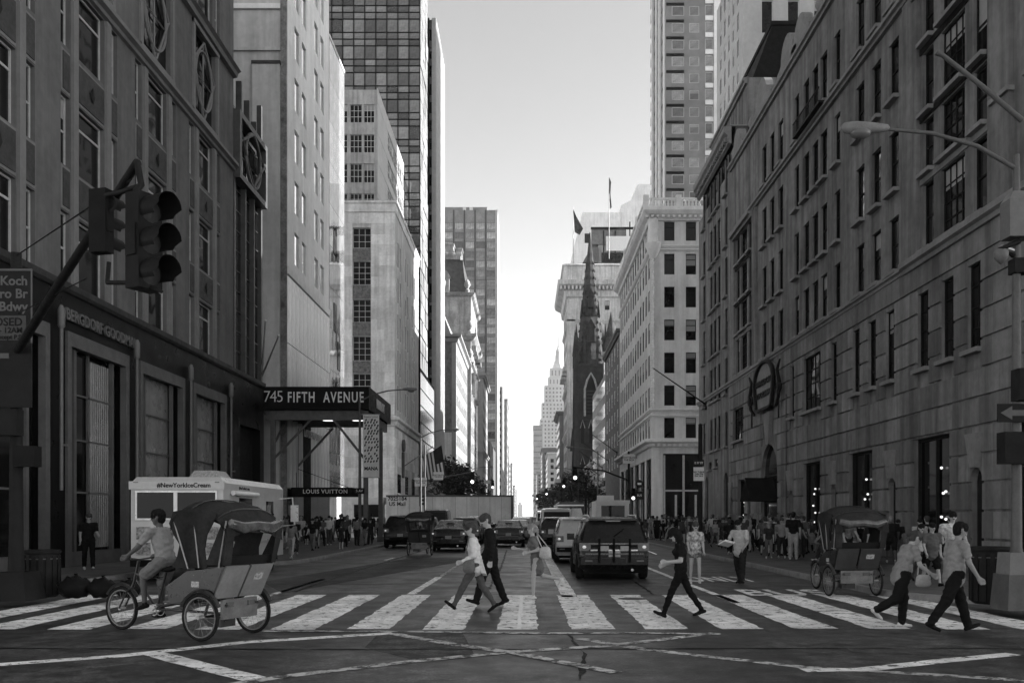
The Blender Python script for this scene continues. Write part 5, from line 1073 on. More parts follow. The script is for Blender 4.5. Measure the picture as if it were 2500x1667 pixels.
# ---- ice-cream van
VW = mat('van_white_enamel', .42, .35, .1, 1.2, coat=.3)
ic = thing('ice_cream_van', 'white ice-cream step van parked in the bay behind the near rickshaw', 'van', (-9.43, 25.5, 0))
obj('body', B().box(-1.25, 1.25, 0, 6.3, .5, 2.68).frus(-1.25, 1.25, 0, 6.3, 2.68, -1.13, 1.13, .1, 6.2, 2.84), VW, ic); obj('fascia', B().box(-1.29, 1.29, -.05, .0, 2.5, 2.72), VW, ic)
for x0, x1 in ((-1.07, -.08), (.02, 1.05)): 
    o = obj('rear_window', B().box(x0, x1, -.03, 0, 1.72, 2.42), CGL, ic); obj('frame', B().box(x0-.05, x0, -.05, 0, 1.67, 2.47).box(x1, x1+.05, -.05, 0, 1.67, 2.47).box(x0, x1, -.05, 0, 1.67, 1.72).box(x0, x1, -.05, 0, 2.42, 2.47), ALU, o)
obj('lettering', text_mesh('#NewYorkIceCream', .17, .003, IRON, bold=.004), parent=ic, loc=(.2, -.055, 2.61), rot=(R(90), 0, 0)); obj('lettering', text_mesh('#NewYorkIceCream', .12, .003, IRON), parent=ic, loc=(1.255, 1.9, 2.58), rot=(R(90), 0, R(90)))
o = obj('serving_window', B().box(1.25, 1.28, 1.4, 2.6, 1.55, 2.3), CGL, ic); obj('serving_awning', B().tube([(1.33, .6, 2.42), (1.33, 3.0, 2.42)], .07, 10), WHITE, ic, smooth=50); obj('cab_window', B().box(1.25, 1.27, 4.2, 5.0, 1.6, 2.25), CGL, ic)
[obj('menu_picture', B().box(x_, x_+.38, -.02, 0, z_, z_+.34), mat('menu_print', .22, .5, .8, 14), ic) for x_, z_ in ((-1.1, 1.15), (-.62, 1.15), (.3, 1.15), (.75, 1.15), (-1.1, .72), (.75, .72))]; obj('menu_panel', B().box(1.25, 1.27, 1.3, 2.7, .9, 1.45), mat('menu_print', .22, .5, .8, 14), ic); obj('side_trim', B().box(1.25, 1.28, .1, 6.2, 1.0, 1.06), ALU, ic)
obj('roof_vent', B().frus(-.15, .75, 1.2, 2.4, 2.84, .0, .6, 1.35, 2.25, 3.08), mat('vent_grille', .3, .5, .4, 20), ic)
obj('side_mirror', B().tube([(1.25, 5.9, 2.35), (1.65, 5.95, 2.4), (1.72, 5.95, 1.5), (1.3, 5.95, 1.45)], .025, 6).box(1.6, 1.85, 5.9, 5.98, 1.6, 2.15), ALU, ic); obj('bumper', B().box(-1.2, 1.2, -.18, 0, .42, .6), UNDER, ic)
for sx in (-1, 1):
    obj('tail_lamp', B().lathe([(.09, 0), (.07, .04), (.0001, .05)], 10, (sx*1.05, -.05, .85), 0, 1, 1, 'y'), TAIL, ic); obj('marker_lamp', B().box(sx*1.1-.06, sx*1.1+.06, -.07, -.04, 2.68, 2.71), TAIL, ic)
    for y in (1.2, 5.0): wheel(ic, sx*1.08, y, .38, .26); obj('wheel_arch', B().torus((sx*1.22, y, .38), .46, .06, 14, 5, 0, 'x', 0, math.pi), UNDER, ic)
# ---- cycle rickshaws
CANV = mat('black_hood_canvas', .03, .75, .35, 3, .02, 4); RPAN = mat('rickshaw_panel', .2, .5, .2, 2); FRM = mat('rickshaw_frame', .02, .35, .2, 5, coat=.3); DULL = mat('dull_steel_plate', .14, .45, .3, 5, metal=.4)
SPK = {}
def bike_wheel(root, x, y, r=.33, name='wheel', rz=0.):
    if 't' not in SPK:
        SPK['t'] = B().torus((0, 0, 0), .315, .024, 30, 8, 0, 'x').mesh('tyre', RUBBER, 60); SPK['r'] = B().torus((0, 0, 0), .28, .018, 30, 6, 0, 'x').mesh('rim', DULL, 60)
        b = B()
        for k in range(18): a = k*2*math.pi/18; b.tube([((-1)**k*.03, .02*math.cos(a), .02*math.sin(a)), (0, .28*math.cos(a), .28*math.sin(a))], .0022, 4, 0, False)
        SPK['s'] = b.mesh('spoke', STEEL); SPK['h'] = B().tube([(-.05, 0, 0), (.05, 0, 0)], .03, 10).mesh('hub', STEEL, 40)
    o = obj(name, SPK['t'], parent=root, loc=(x, y, .34), rz=rz); obj('rim', SPK['r'], parent=o); q = obj('spoke', SPK['s'], parent=o); q['kind'] = 'stuff'; obj('hub', SPK['h'], parent=o); return o
def rickshaw(label, loc, rz, hood=True, group='cycle rickshaws on the avenue', panel=RPAN, dark=False):
    t = thing('cycle_rickshaw', label, 'cycle rickshaw', loc, rz, group)
    for sx in (-1, 1): bike_wheel(t, sx*.54, 0)
    bike_wheel(t, 0, 2.12, name='wheel')
    f = B(); r_ = .02
    f.tube([(-.54, 0, .34), (.54, 0, .34)], .018, 8); f.tube([(0, 0, .34), (0, 1.38, .36), (0, 1.80, .78)], r_, 8); f.tube([(0, 1.38, .36), (0, 1.2, .92)], r_, 8); f.tube([(0, 1.23, .82), (0, 1.82, .88)], r_, 8)
    f.tube([(0, 1.76, 1.08), (0, 1.85, .76), (0, 1.89, .68)], .024, 8)
    for sx in (-1, 1): f.tube([(0, 1.89, .68), (sx*.05, 1.95, .62), (sx*.055, 2.12, .34)], .014, 6); f.tube([(sx*.3, -.3, .5), (sx*.3, .75, .5), (0, 1.38, .38)], .018, 6); f.tube([(sx*.45, -.05, .5), (sx*.45, 0, .36)], .02, 6)
    obj('frame', f, FRM, t, smooth=50)
    obj('handlebar', B().tube([(-.32, 1.56, 1.12), (-.24, 1.68, 1.13), (0, 1.75, 1.10), (.24, 1.68, 1.13), (.32, 1.56, 1.12)], .014, 8), FRM, t, smooth=50); obj('saddle', B().ball((0, 1.18, .97), .1, .15, .05, 10, 6), RUBBER, t, smooth=60)
    obj('front_mudguard', B().torus((0, 2.12, .34), .37, .03, 12, 5, 0, 'x', .6, 2.6), FRM, t, smooth=60)
    obj('crank', B().torus((.06, 1.38, .34), .09, .008, 16, 5, 0, 'x').tube([(.09, 1.38, .34), (.09, 1.51, .25)], .012, 6).tube([(-.09, 1.38, .34), (-.09, 1.25, .43)], .012, 6).box(.08, .18, 1.47, 1.56, .235, .26).box(-.18, -.08, 1.21, 1.3, .42, .445), STEEL, t)
    # passenger bench: tub with two rear panels
    tub = B(); tub.add([(-.5, -.18, .60), (.5, -.18, .60), (.5, -.42, 1.06), (-.5, -.42, 1.06), (-.5, .62, .52), (.5, .62, .52), (.5, .30, .98), (-.5, .30, .98), (-.5, .70, .75), (.5, .70, .75)], [(0, 4, 5, 1), (0, 3, 7, 8, 4), (1, 5, 9, 6, 2)])
    obj('tub', tub, FRM, t, fix=False)
    for sx in (-1, 1):
        p = B(); x0, x1 = (.02, .49) if sx > 0 else (-.49, -.02)
        p.add([(x0, -.20, .60), (x1, -.20, .60), (x1, -.44, 1.06), (x0, -.44, 1.06), (x0, -.17, .61), (x1, -.17, .61), (x1, -.41, 1.07), (x0, -.41, 1.07)], [(0, 1, 2, 3), (4, 7, 6, 5), (0, 4, 5, 1), (1, 5, 6, 2), (2, 6, 7, 3), (3, 7, 4, 0)]); obj('rear_panel', p, panel, t)
        s = B(); s.add([(sx*.505, -.18, .62), (sx*.505, .45, .60), (sx*.505, .28, .98), (sx*.505, -.38, 1.05), (sx*.48, -.18, .62), (sx*.48, .45, .60), (sx*.48, .28, .98), (sx*.48, -.38, 1.05)], [(0, 1, 2, 3), (4, 7, 6, 5), (0, 4, 5, 1), (1, 5, 6, 2), (2, 6, 7, 3), (3, 7, 4, 0)]); obj('side_panel', s, FRM, t)
        obj('fender', B().torus((sx*.54, 0, .34), .37, .035, 12, 5, 0, 'x', .4, 2.7), FRM, t, smooth=60)
    obj('seat', B().box(-.46, .46, -.12, .36, .68, .80), mat('black_vinyl', .02, .4, .2, 3), t); obj('seat_back', B().add([(-.46, -.12, .8), (.46, -.12, .8), (.46, -.34, 1.2), (-.46, -.34, 1.2), (-.46, -.2, .8), (.46, -.2, .8), (.46, -.41, 1.2), (-.46, -.41, 1.2)], [(0, 1, 2, 3), (4, 7, 6, 5), (0, 4, 5, 1), (1, 5, 6, 2), (2, 6, 7, 3), (3, 7, 4, 0)]), mat('black_vinyl', .02), t)
    pl_ = obj('rear_plate', B().box(-.36, .36, -.24, -.2, .30, .58), DULL, t)
    for sx in (-1, 1): obj('reflector', B().box(sx*.22-.07, sx*.22+.07, -.262, -.24, .47, .54), TAIL, pl_)
    obj('panel_sticker', B().add([(.16, -.335, .84), (.34, -.335, .84), (.34, -.385, .94), (.16, -.385, .94)], [(0, 1, 2, 3)]), mat('sticker_print', .35, .5, .8, 30), t, fix=False); obj('side_sticker', B().box(-.512, -.506, .05, .2, .76, .84), mat('sticker_print', .35), t)
    obj('motor_box', B().box(-.3, .0, -.15, .1, .18, .34).tube([(.0, -.02, .3), (.42, 0, .34)], .025, 6), FRM, t); obj('foot_board', B().box(-.4, .4, .4, .85, .50, .53), FRM, t)
    # folding hood on hoops
    h = B(); prof = [(-.62, 1.55), (-.60, 1.72), (-.46, 1.86), (-.2, 1.95), (.15, 1.99), (.4, 1.96), (.56, 1.87), (.63, 1.72)]; nx = 9
    for q, dz in ((0, 0), (1, -.025)):
        for y, z in prof:
            for i in range(nx):
                u = -1+2*i/(nx-1); h.v.append((u*.60, y*.86*(1-.05*u*u), z+dz-.13*abs(u)**3-.02*math.sin(u*9+y*7)*.3))
    m_ = len(prof)
    for i in range(m_-1):
        for k in range(nx-1):
            a = i*nx+k; h.f.append((a, a+1, a+nx+1, a+nx)); h.f.append((a+m_*nx, a+nx+m_*nx, a+nx+1+m_*nx, a+1+m_*nx)); h.m += [0, 0]
    hn = random.Random(4); h.v = [(x_, y_+hn.uniform(-.008, .008), z_+.012*math.sin(x_*19+y_*6)+.008*math.sin(y_*31+x_*5)) for x_, y_, z_ in h.v]
    hd = obj('hood', h, CANV, t, smooth=60, fix=False)
    for yy, zz in ((-.4, 1.865), (.1, 1.995), (.42, 1.92)): obj('hood_seam', B().tube([(u*.6, yy*(1-.05*u*u), zz-.13*abs(u)**3) for u in [-1+.2*i for i in range(11)]], .012, 5), FRM, hd, smooth=60)
    for sx in (-1, 1):
        fl = B(); x = sx*.60
        pts = [(.53, 1.66), (.46, 1.5), (.36, 1.36), (.42, 1.2), (.52, 1.03), (-.12, 1.03), (-.1, 1.3), (-.16, 1.5), (-.28, 1.66), (-.36, 1.80), (.1, 1.88), (.45, 1.83)]
        n = len(pts); fl.add([(x*(.9+.1*min(1, max(0, (z-1.06)/.6))), y, z) for y, z in pts]+[(x*(.9+.1*min(1, max(0, (z-1.06)/.6)))-sx*.015, y, z) for y, z in pts], [tuple(range(n)), tuple(range(2*n-1, n-1, -1))]); obj('side_curtain', fl, CANV, hd, fix=False)
        rc = B(); rc.add([(x*.92, -.42, 1.08), (x*.92, -.10, 1.08), (x*.98, -.45, 1.7), (x*.98, -.54, 1.6)], [(0, 1, 2, 3)]); rc.add([(x*.92, -.42, 1.08), (x*.98, -.54, 1.6), (x*.74, -.55, 1.62), (x*.7, -.45, 1.08)], [(0, 1, 2, 3)]); obj('rear_curtain', rc, CANV, hd, fix=False)
        obj('hood_hoop', B().tube([(x*.95, -.36, 1.05), (x*.97, -.51, 1.7)], .012, 6).tube([(x*.95, .2, 1.02), (x*.97, .47, 1.74)], .012, 6).tube([(x*.95, 0, 1.04), (x*.97, .1, 1.86)], .012, 6), STEEL, t)
    rl = B(); rl.tube([(-.52, -.53, 1.66), (-.3, -.55, 1.60), (0, -.55, 1.63), (.3, -.55, 1.59), (.52, -.53, 1.66)], [.07, .09, .075, .09, .06], 8); obj('rolled_curtain', rl, mat('clear_vinyl_roll', .07, .15, .5, 9, coat=.5), hd, smooth=60)
    return t
RK1 = rickshaw('near cycle rickshaw with black hood and rider crossing at the left', (-4.35, 13.75, 0), math.atan2(.42, -.907)-math.pi/2)
rickshaw('cycle rickshaw seen from behind at the right kerb', (7.25, 20.9, 0), R(4), panel=mat('rickshaw_panel_dark', .05, .5, .2, 2))
rickshaw('small far cycle rickshaw seen from behind between the black cars', (-4.85, 43.3, 0), R(-3), panel=mat('rickshaw_panel_dark', .05))
# ---------------------------------------------------------------- people
def seg_mesh(b, p0, p1, r0, r1, fy=1., n=12):
    """closed tapered capsule; fy widens it sideways (y)"""
    p0, p1 = Vector(p0), Vector(p1); d = p1-p0; L_ = max(d.length, 1e-4); d = d/L_
    a = Vector((0, 1, 0)) if abs(d.y) < .9 else Vector((1, 0, 0)); e1 = (a-d*a.dot(d)).normalized(); e2 = d.cross(e1); prof = []
    for i in range(5): t = math.pi/2*(1-i/4); prof.append((r0*math.cos(t), -r0*math.sin(t)))
    for i in range(5): t = math.pi/2*i/4; prof.append((r1*math.cos(t), L_+r1*math.sin(t)))
    k0 = len(b.v)
    for r_, z in prof:
        r_ = max(r_, 1e-4)
        for j in range(n):
            t = 2*math.pi*j/n; q = d*z+e1*(r_*math.cos(t))+e2*(r_*math.sin(t)); b.v.append((p0.x+q.x, p0.y+q.y if fy == 1 else p0.y+d.y*z+(q.y-d.y*z)*fy, p0.z+q.z))
    m = len(prof)
    for i in range(m-1):
        for j in range(n): b.f.append((k0+i*n+j, k0+i*n+(j+1) % n, k0+(i+1)*n+(j+1) % n, k0+(i+1)*n+j))
    b.f.append(tuple(k0+j for j in range(n))[::-1]); b.f.append(tuple(k0+(m-1)*n+j for j in range(n)))
LAB = ['top', 'bottom', 'skin', 'hair', 'shoe']
def body_mesh(name, P, vox):
    """one continuous figure from a posed skeleton; P holds joint angles in degrees (forward positive)"""
    s = P.get('h', 1.72)/1.75; g = P.get('girth', 1.); sk = []; fem = P.get('fem', False)
    def S_(p0, p1, r0, r1, lab, fy=1.): sk.append((Vector(p0)*s, Vector(p1)*s, r0*s, r1*s, lab, fy))
    def dirv(a, lat=0.): a = R(a); return Vector((math.sin(a)*math.cos(lat), math.sin(lat), -math.cos(a)*math.cos(lat)))
    lean = P.get('lean', 3); up = Vector((math.sin(R(lean)), 0, math.cos(R(lean))))
    pel = Vector((0, 0, 0)); chest = pel+up*.30; nb = pel+up*.475
    tw = .155*g; ww = (.125 if fem else .14)*g; sh = (.165 if fem else .195)*g
    bl = P.get('bottoms', 'trousers'); tl = P.get('top', 'tee')
    # trunk
    S_(pel+up*.0, pel+up*.06, .118*g, .115*g, 'bottom', 1.32); S_(pel+up*.02, pel+up*.17, .122*g, .108*g, 'top', 1.32); S_(pel+up*.14, chest, .108*g*(0.95 if fem else 1), .122*g, 'top', 1.32 if fem else 1.42)
    S_(chest, nb-up*.06, .122*g, .095*g, 'top', 1.5); S_(nb+Vector((0, -sh, -.035)), nb+Vector((0, sh, -.035)), .062*g, .062*g, 'top')
    if fem: S_(chest+Vector((.075, -.065, 0)), chest+Vector((.075, .065, 0)), .07, .07, 'top')
    if P.get('belly'): S_(pel+up*.14+Vector((.05, 0, 0)), pel+up*.2+Vector((.05, 0, 0)), .125*g, .125*g, 'top', 1.3)
    if tl in ('jacket', 'long', 'cardigan', 'loose'): S_(pel-up*.08, pel+up*.1, .142*g, .13*g, 'top', 1.3)
    # neck and head
    hp = P.get('head', 0); hy = R(P.get('yaw', 0)); hu = Vector((math.sin(R(hp)), 0, math.cos(R(hp)))); hf0 = Vector((math.cos(R(hp)), 0, -math.sin(R(hp))))
    hf = Vector((hf0.x*math.cos(hy), math.sin(hy), hf0.z)); hs = Vector((-math.sin(hy), math.cos(hy), 0))
    S_(nb-up*.02, nb+hu*.09+hf*.01, .055, .05, 'skin'); hc = nb+hu*.185+hf*.025
    S_(hc-hu*.035+hf*.012, hc+hu*.035, .070, .086, 'skin'); S_(hc-hu*.082+hf*.035, hc-hu*.05+hf*.02, .042, .055, 'skin')
    S_(hc-hu*.0+hf*.082, hc-hu*.028+hf*.100, .010, .015, 'skin')
    for y in (-1, 1): S_(hc+hs*(.080*y)+hu*.01-hf*.01, hc+hs*(.083*y)-hu*.03-hf*.005, .016, .013, 'skin'); S_(hc+hs*(.032*y)+hu*.012+hf*.078, hc+hs*(.034*y)+hu*.012+hf*.079, .0085, .0085, 'hair')
    S_(hc-hs*.018-hu*.058+hf*.081, hc+hs*.018-hu*.058+hf*.081, .006, .006, 'hair')
    hr = P.get('hair', 'short')
    if hr != 'bald':
        S_(hc+hu*.045-hf*.022, hc+hu*.04+hf*.02, .090, .088, 'hair'); S_(hc-hu*.03-hf*.04, hc+hu*.03-hf*.035, .07, .084, 'hair')
    if hr == 'long': S_(hc-hf*.05, hc-hu*.24-hf*.075, .085, .06, 'hair', 1.25)
    if hr == 'bob': S_(hc-hf*.04+hu*.0, hc-hu*.10-hf*.04, .098, .082, 'hair', 1.15)
    if hr == 'tail': S_(hc+hu*.03-hf*.10, hc-hu*.16-hf*.15, .04, .02, 'hair')
    # arms
    for k, y in ((0, 1), (1, -1)):
        a = P.get('arms', (12, -12))[k]; e = P.get('elbows', (18, 18))[k]; la = R(P.get('alat', (8, 8))[k])*y; lf = R(P.get('flat', (0, 0))[k])*y
        A = nb+Vector((0, sh*y, -.035)); E = A+dirv(a, la)*.285; W = E+dirv(a+e, lf)*.245; fd = dirv(a+e+P.get('wrist', 0), lf)
        slv = tl in ('jacket', 'long', 'cardigan')
        if slv: S_(A, E, .064*g, .053, 'top'); S_(E, W-(W-E)*.08, .053, .043, 'top')
        elif tl == 'vest': S_(A, E, .05, .042, 'skin')
        else: S_(A, A+(E-A)*.62, .066*g, .060, 'top'); S_(A+(E-A)*.45, E, .047, .041, 'skin')
        if not slv: S_(E, W, .041, .028, 'skin')
        S_(W-(W-E)*.1, W, .03, .029, 'skin')
        side = fd.cross(Vector((0, 1, 0))).normalized() if abs(fd.y) < .8 else Vector((1, 0, 0)); acr = Vector((0, 1, 0)) if P.get('palm', 1) else side
        acr = fd.cross(acr).normalized() if not P.get('palm', 1) else (side)
        S_(W+fd*.02+acr*.016, W+fd*.075+acr*.02, .022, .021, 'skin'); S_(W+fd*.02-acr*.014, W+fd*.075-acr*.02, .021, .020, 'skin')
        cur = fd.cross(acr)*(-y); ln = (.062, .075, .07, .052)
        for q in range(4):
            b0 = W+fd*.082+acr*(.034-.0225*q); m1 = b0+(fd*.85+cur*.5)*ln[q]*.55; S_(b0, m1, .0098, .0092, 'skin'); S_(m1, m1+(fd*.45+cur*.85)*ln[q]*.45, .0092, .008, 'skin')
        S_(W+fd*.03+acr*.03, W+fd*.07+acr*.052+cur*.02, .0115, .0105, 'skin'); S_(W+fd*.07+acr*.052+cur*.02, W+fd*.1+acr*.048+cur*.03, .0105, .009, 'skin')
    # legs
    feet = []
    for k, y in ((0, 1), (1, -1)):
        a = P.get('thighs', (20, -16))[k]; kn = P.get('knees', (6, 14))[k]; lt = R(P.get('llat', (2, 2))[k])*y; ft = P.get('feet', (0, 0))[k]
        Hj = pel+Vector((0, .088*g*y, -.02)); K = Hj+dirv(a, lt)*.42; An = K+dirv(a-kn, lt*.5)*.41
        if bl == 'trousers': S_(Hj, K, .106*g, .078*g, 'bottom'); S_(K, An-(An-K)*.02, .078*g, .064, 'bottom')
        elif bl == 'slim': S_(Hj, K, .098*g, .064*g, 'bottom'); S_(K, K+(An-K)*.35, .062*g, .062*g, 'bottom'); S_(K+(An-K)*.35, An, .062*g, .044, 'bottom')
        elif bl == 'shorts': S_(Hj, K-(K-Hj)*.12, .102*g, .088*g, 'bottom'); S_(K-(K-Hj)*.3, K, .058, .052, 'skin'); S_(K, K+(An-K)*.3, .05, .054, 'skin'); S_(K+(An-K)*.3, An, .054, .034, 'skin')
        elif bl == 'hotpants': S_(Hj, Hj+(K-Hj)*.35, .095*g, .09*g, 'bottom'); S_(Hj+(K-Hj)*.3, K, .078, .052, 'skin'); S_(K, K+(An-K)*.3, .05, .052, 'skin'); S_(K+(An-K)*.3, An, .052, .033, 'skin')
        else: S_(Hj, K, .08*g, .052, 'skin'); S_(K, K+(An-K)*.3, .05, .052, 'skin'); S_(K+(An-K)*.3, An, .052, .033, 'skin')
        fa = a-kn+90+ft; fd = dirv(fa, 0); fu = dirv(fa+90, 0)
        heel = An-fd*.045-fu*.045; S_(heel, An+fd*.06-fu*.045, .034, .036, 'shoe'); S_(An+fd*.06-fu*.05, An+fd*.165-fu*.055, .036, .027, 'shoe', 1.15); S_(An-fu*.01, An-fu*.04, .04, .036, 'shoe'); feet.append(An)
    if bl == 'skirt':
        ms = max(abs(x) for x in P.get('thighs', (20, -16)))/60; S_(pel+up*.05, pel-up*.10, .125*g, .15*g+.05*ms, 'bottom', 1.15); S_(pel-up*.1, pel-up*.34, .15*g+.05*ms, .165*g+.06*ms, 'bottom', .98)
    if bl == 'dress':
        S_(pel+up*.05, pel-up*.10, .125*g, .145*g, 'top', 1.15); S_(pel-up*.1, pel-up*.26, .145*g, .165*g, 'top', 1.0)
    b = B()
    for q in sk: seg_mesh(b, *q[:4], fy=q[5])
    me = bpy.data.meshes.new(name); me.from_pydata(b.v, [], b.f)
    import bmesh
    bm = bmesh.new(); bm.from_mesh(me); bmesh.ops.recalc_face_normals(bm, faces=bm.faces); bm.to_mesh(me); bm.free()
    o = bpy.data.objects.new(name, me); COL.objects.link(o)
    m = o.modifiers.new('r', 'REMESH'); m.mode = 'VOXEL'; m.voxel_size = vox; m = o.modifiers.new('s', 'SMOOTH'); m.factor = .5; m.iterations = 2 if vox < .013 else 1
    out = bpy.data.meshes.new_from_object(o.evaluated_get(bpy.context.evaluated_depsgraph_get())); bpy.data.objects.remove(o); out.name = name
    co = np.empty(len(out.vertices)*3, dtype=np.float32); out.vertices.foreach_get('co', co); co = co.reshape(-1, 3)
    low = co[:, 2].min(); rn = np.random.RandomState(5)
    nf = len(out.polygons); cen = np.empty(nf*3, dtype=np.float32); out.polygons.foreach_get('center', cen); cen = cen.reshape(-1, 3)
    best = np.full(nf, 9.); lab = np.zeros(nf, dtype=np.int32)
    for p0, p1, r0, r1, l, fy in sk:
        p0, p1 = np.array(p0), np.array(p1); d = p1-p0; L2 = max(d.dot(d), 1e-8); q = cen-p0; t = np.clip(q.dot(d)/L2, 0, 1); w_ = q-t[:, None]*d; w_[:, 1] /= fy
        dist = np.linalg.norm(w_, axis=1)-(r0+(r1-r0)*t); k = dist < best; best[k] = dist[k]; lab[k] = LAB.index(l)
    # cloth folds
    vl = np.zeros(len(co)); 
    li = np.empty(len(out.loops), dtype=np.int32); out.loops.foreach_get('vertex_index', li); ls = np.empty(nf, dtype=np.int32); out.polygons.foreach_get('loop_total', ls)
    vl[li] = np.repeat(lab < 2, ls)
    nv = np.empty(len(co)*3, dtype=np.float32); out.vertices.foreach_get('normal', nv); nv = nv.reshape(-1, 3)
    ph = P.get('h', 1.7)*7; fold = np.sin(co[:, 2]*38+co[:, 1]*23+ph+3*np.sin(co[:, 0]*17+co[:, 2]*9))*.5+np.sin(co[:, 2]*71-co[:, 0]*40+ph*2)*.3
    vh = np.zeros(len(co)); vh[li] = np.repeat(lab == 3, ls)
    tuft = np.sin(co[:, 0]*90+co[:, 2]*35)*np.sin(co[:, 1]*110+co[:, 2]*20)+rn.uniform(-.6, .6, len(co)); co = co+nv*(tuft*vh*.0045)[:, None]
    co = co+nv*(fold*vl*.0085*(1 if vox < .013 else 1.2))[:, None]; co[:, 2] -= low
    out.vertices.foreach_set('co', co.astype(np.float32).ravel()); out.polygons.foreach_set('material_index', lab); out.polygons.foreach_set('use_smooth', [True]*nf)
    for l in LAB: out.materials.append(None)
    out.update(); return out, -low, dict(hip=-low)
def cloth(g, pat=0.):
    return mat('cloth_%03d_%d' % (int(g*1000), int(pat*10)), g, .85, .22+pat, 3 if not pat else 12, .014, 17)
SKIN = [mat('skin_light', .34, .55, .1, 6), mat('skin_mid', .22, .55, .1, 6), mat('skin_dark', .09, .5, .1, 6)]
HAIR = [mat('hair_black', .012, .55, .3, 20), mat('hair_brown', .045, .55, .3, 20), mat('hair_fair', .20, .55, .3, 20)]
SHOE = [mat('shoe_black', .012, .5, .2, 8), mat('shoe_white', .5, .6, .15, 8)]
def dress(o, top, bot, skin=0, hair=0, shoe=0, pat=0.):
    ms = [cloth(top, pat), cloth(bot), SKIN[skin], HAIR[hair], SHOE[shoe]]
    for i, m in enumerate(ms): o.material_slots[i].link = 'OBJECT'; o.material_slots[i].material = m
def person(label, P, X, Y, head, top, bot, skin=0, hair=0, shoe=0, vox=.0105, z=0., pat=0., group=None):
    me, hz, _ = body_mesh('person', P, vox); o = obj('person', me, loc=(X, Y, z), rz=R(head)); dress(o, top, bot, skin, hair, shoe, pat); tag(o, label, 'person', group); return o, hz
WL, WR_ = 180, 0                                     # walking towards the left / the right of the picture
pc, _ = person('woman in pale cardigan and grey trousers with a shoulder bag walking left on the crossing', dict(h=1.70, fem=True, top='cardigan', bottoms='slim', girth=1.06, thighs=(30, -19), knees=(4, 14), feet=(14, -2), arms=(-6, -20), elbows=(72, 20), hair='short', lean=5, head=8), -.92, 17.2, 184, .55, .075, 0, 1, 0)
tag(obj('cardigan_tail', B().add([(-.12, .13, .98), (-.13, -.13, .98), (-.20, -.14, .74), (-.22, 0, .68), (-.19, .14, .73), (-.05, .13, 1.0), (-.06, -.13, 1.0), (-.12, -.14, .75), (-.14, 0, .69), (-.11, .14, .74)], [(0, 1, 2, 3, 4), (5, 9, 8, 7, 6), (0, 5, 6, 1), (1, 6, 7, 2), (2, 7, 8, 3), (3, 8, 9, 4), (4, 9, 5, 0)]), cloth(.55), pc))
person('man in black jacket walking beside the woman in the pale cardigan', dict(h=1.86, top='jacket', bottoms='trousers', thighs=(22, -14), knees=(8, 8), feet=(6, 0), arms=(-10, 4), elbows=(16, 25), hair='short', lean=3, head=16, yaw=20), -.68, 18.4, 182, .014, .012, 0, 1, 0)
person('girl in short dress running left across the crossing', dict(h=1.66, fem=True, top='tee', bottoms='dress', girth=.93, thighs=(8, -22), knees=(8, 58), feet=(4, 24), arms=(-28, 22), elbows=(105, 75), hair='tail', lean=9, head=-4), .22, 20.2, 182, .11, .11, 0, 2, 1)
person('woman in black T-shirt and leggings striding left while reading a phone', dict(h=1.68, fem=True, top='tee', bottoms='slim', thighs=(26, -24), knees=(6, 10), feet=(6, 18), arms=(4, 0), elbows=(82, 70), hair='bob', lean=2, head=26), 2.72, 16.5, 180, .012, .010, 0, 0, 0)
person('woman in patterned top and shorts standing behind the phone reader', dict(h=1.66, fem=True, top='loose', bottoms='hotpants', thighs=(5, -6), knees=(5, 6), arms=(4, -6), elbows=(30, 60), hair='long', head=6), 4.45, 24.7, 268, .30, .10, 0, 1, 1, pat=.75, vox=.012)
person('man in light short-sleeved shirt holding papers in the bus lane', dict(h=1.72, top='loose', bottoms='trousers', girth=1.06, thighs=(12, -14), knees=(6, 8), llat=(7, 9), arms=(10, 14), elbows=(40, 78), alat=(16, 20), hair='short', head=8), 5.62, 24.7, 222, .36, .02, 1, 0, 0, vox=.012)
person('stooping woman in white top with a shoulder bag walking right on the crossing', dict(h=1.62, fem=True, girth=1.15, top='loose', bottoms='trousers', lean=17, thighs=(12, -20), knees=(16, 42), feet=(0, 22), arms=(-4, 14), elbows=(18, 40), hair='short', head=28), 5.95, 14.9, 4, .2, .012, 0, 1, 1)
person('tall man in pale shirt and dark trousers striding right on the crossing', dict(h=1.76, girth=1.1, top='loose', bottoms='trousers', thighs=(22, -24), knees=(6, 12), feet=(4, 12), arms=(-12, 12), elbows=(16, 20), hair='short', lean=6, head=8), 6.55, 14.4, 2, .22, .012, 1, 0, 0)
person('man in black T-shirt and dark trousers standing on the left pavement', dict(h=1.76, top='tee', bottoms='trousers', thighs=(10, -8), knees=(4, 8), arms=(6, -8), elbows=(72, 20), hair='short', yaw=20), -13.45, 29, 300, .014, .014, 0, 1, 1, z=.13, vox=.012)
# rider on the near rickshaw
ang = math.degrees(math.atan2(.42, -.907))
me, hz, _ = body_mesh('person', dict(h=1.76, girth=1.06, top='tee', bottoms='shorts', lean=15, thighs=(58, 28), knees=(64, 26), feet=(-6, -4), arms=(38, 36), elbows=(20, 20), alat=(10, 10), hair='short', head=2, yaw=28), .0105)
d = Vector((-.907, .42)); rp = Vector((-4.35, 13.75))+d*1.2
o = obj('person', me, loc=(rp.x, rp.y, 1.10-hz), rz=R(ang)); dress(o, .27, .17, 2, 0, 0); tag(o, 'rider in light T-shirt and shorts pedalling the near cycle rickshaw', 'person')
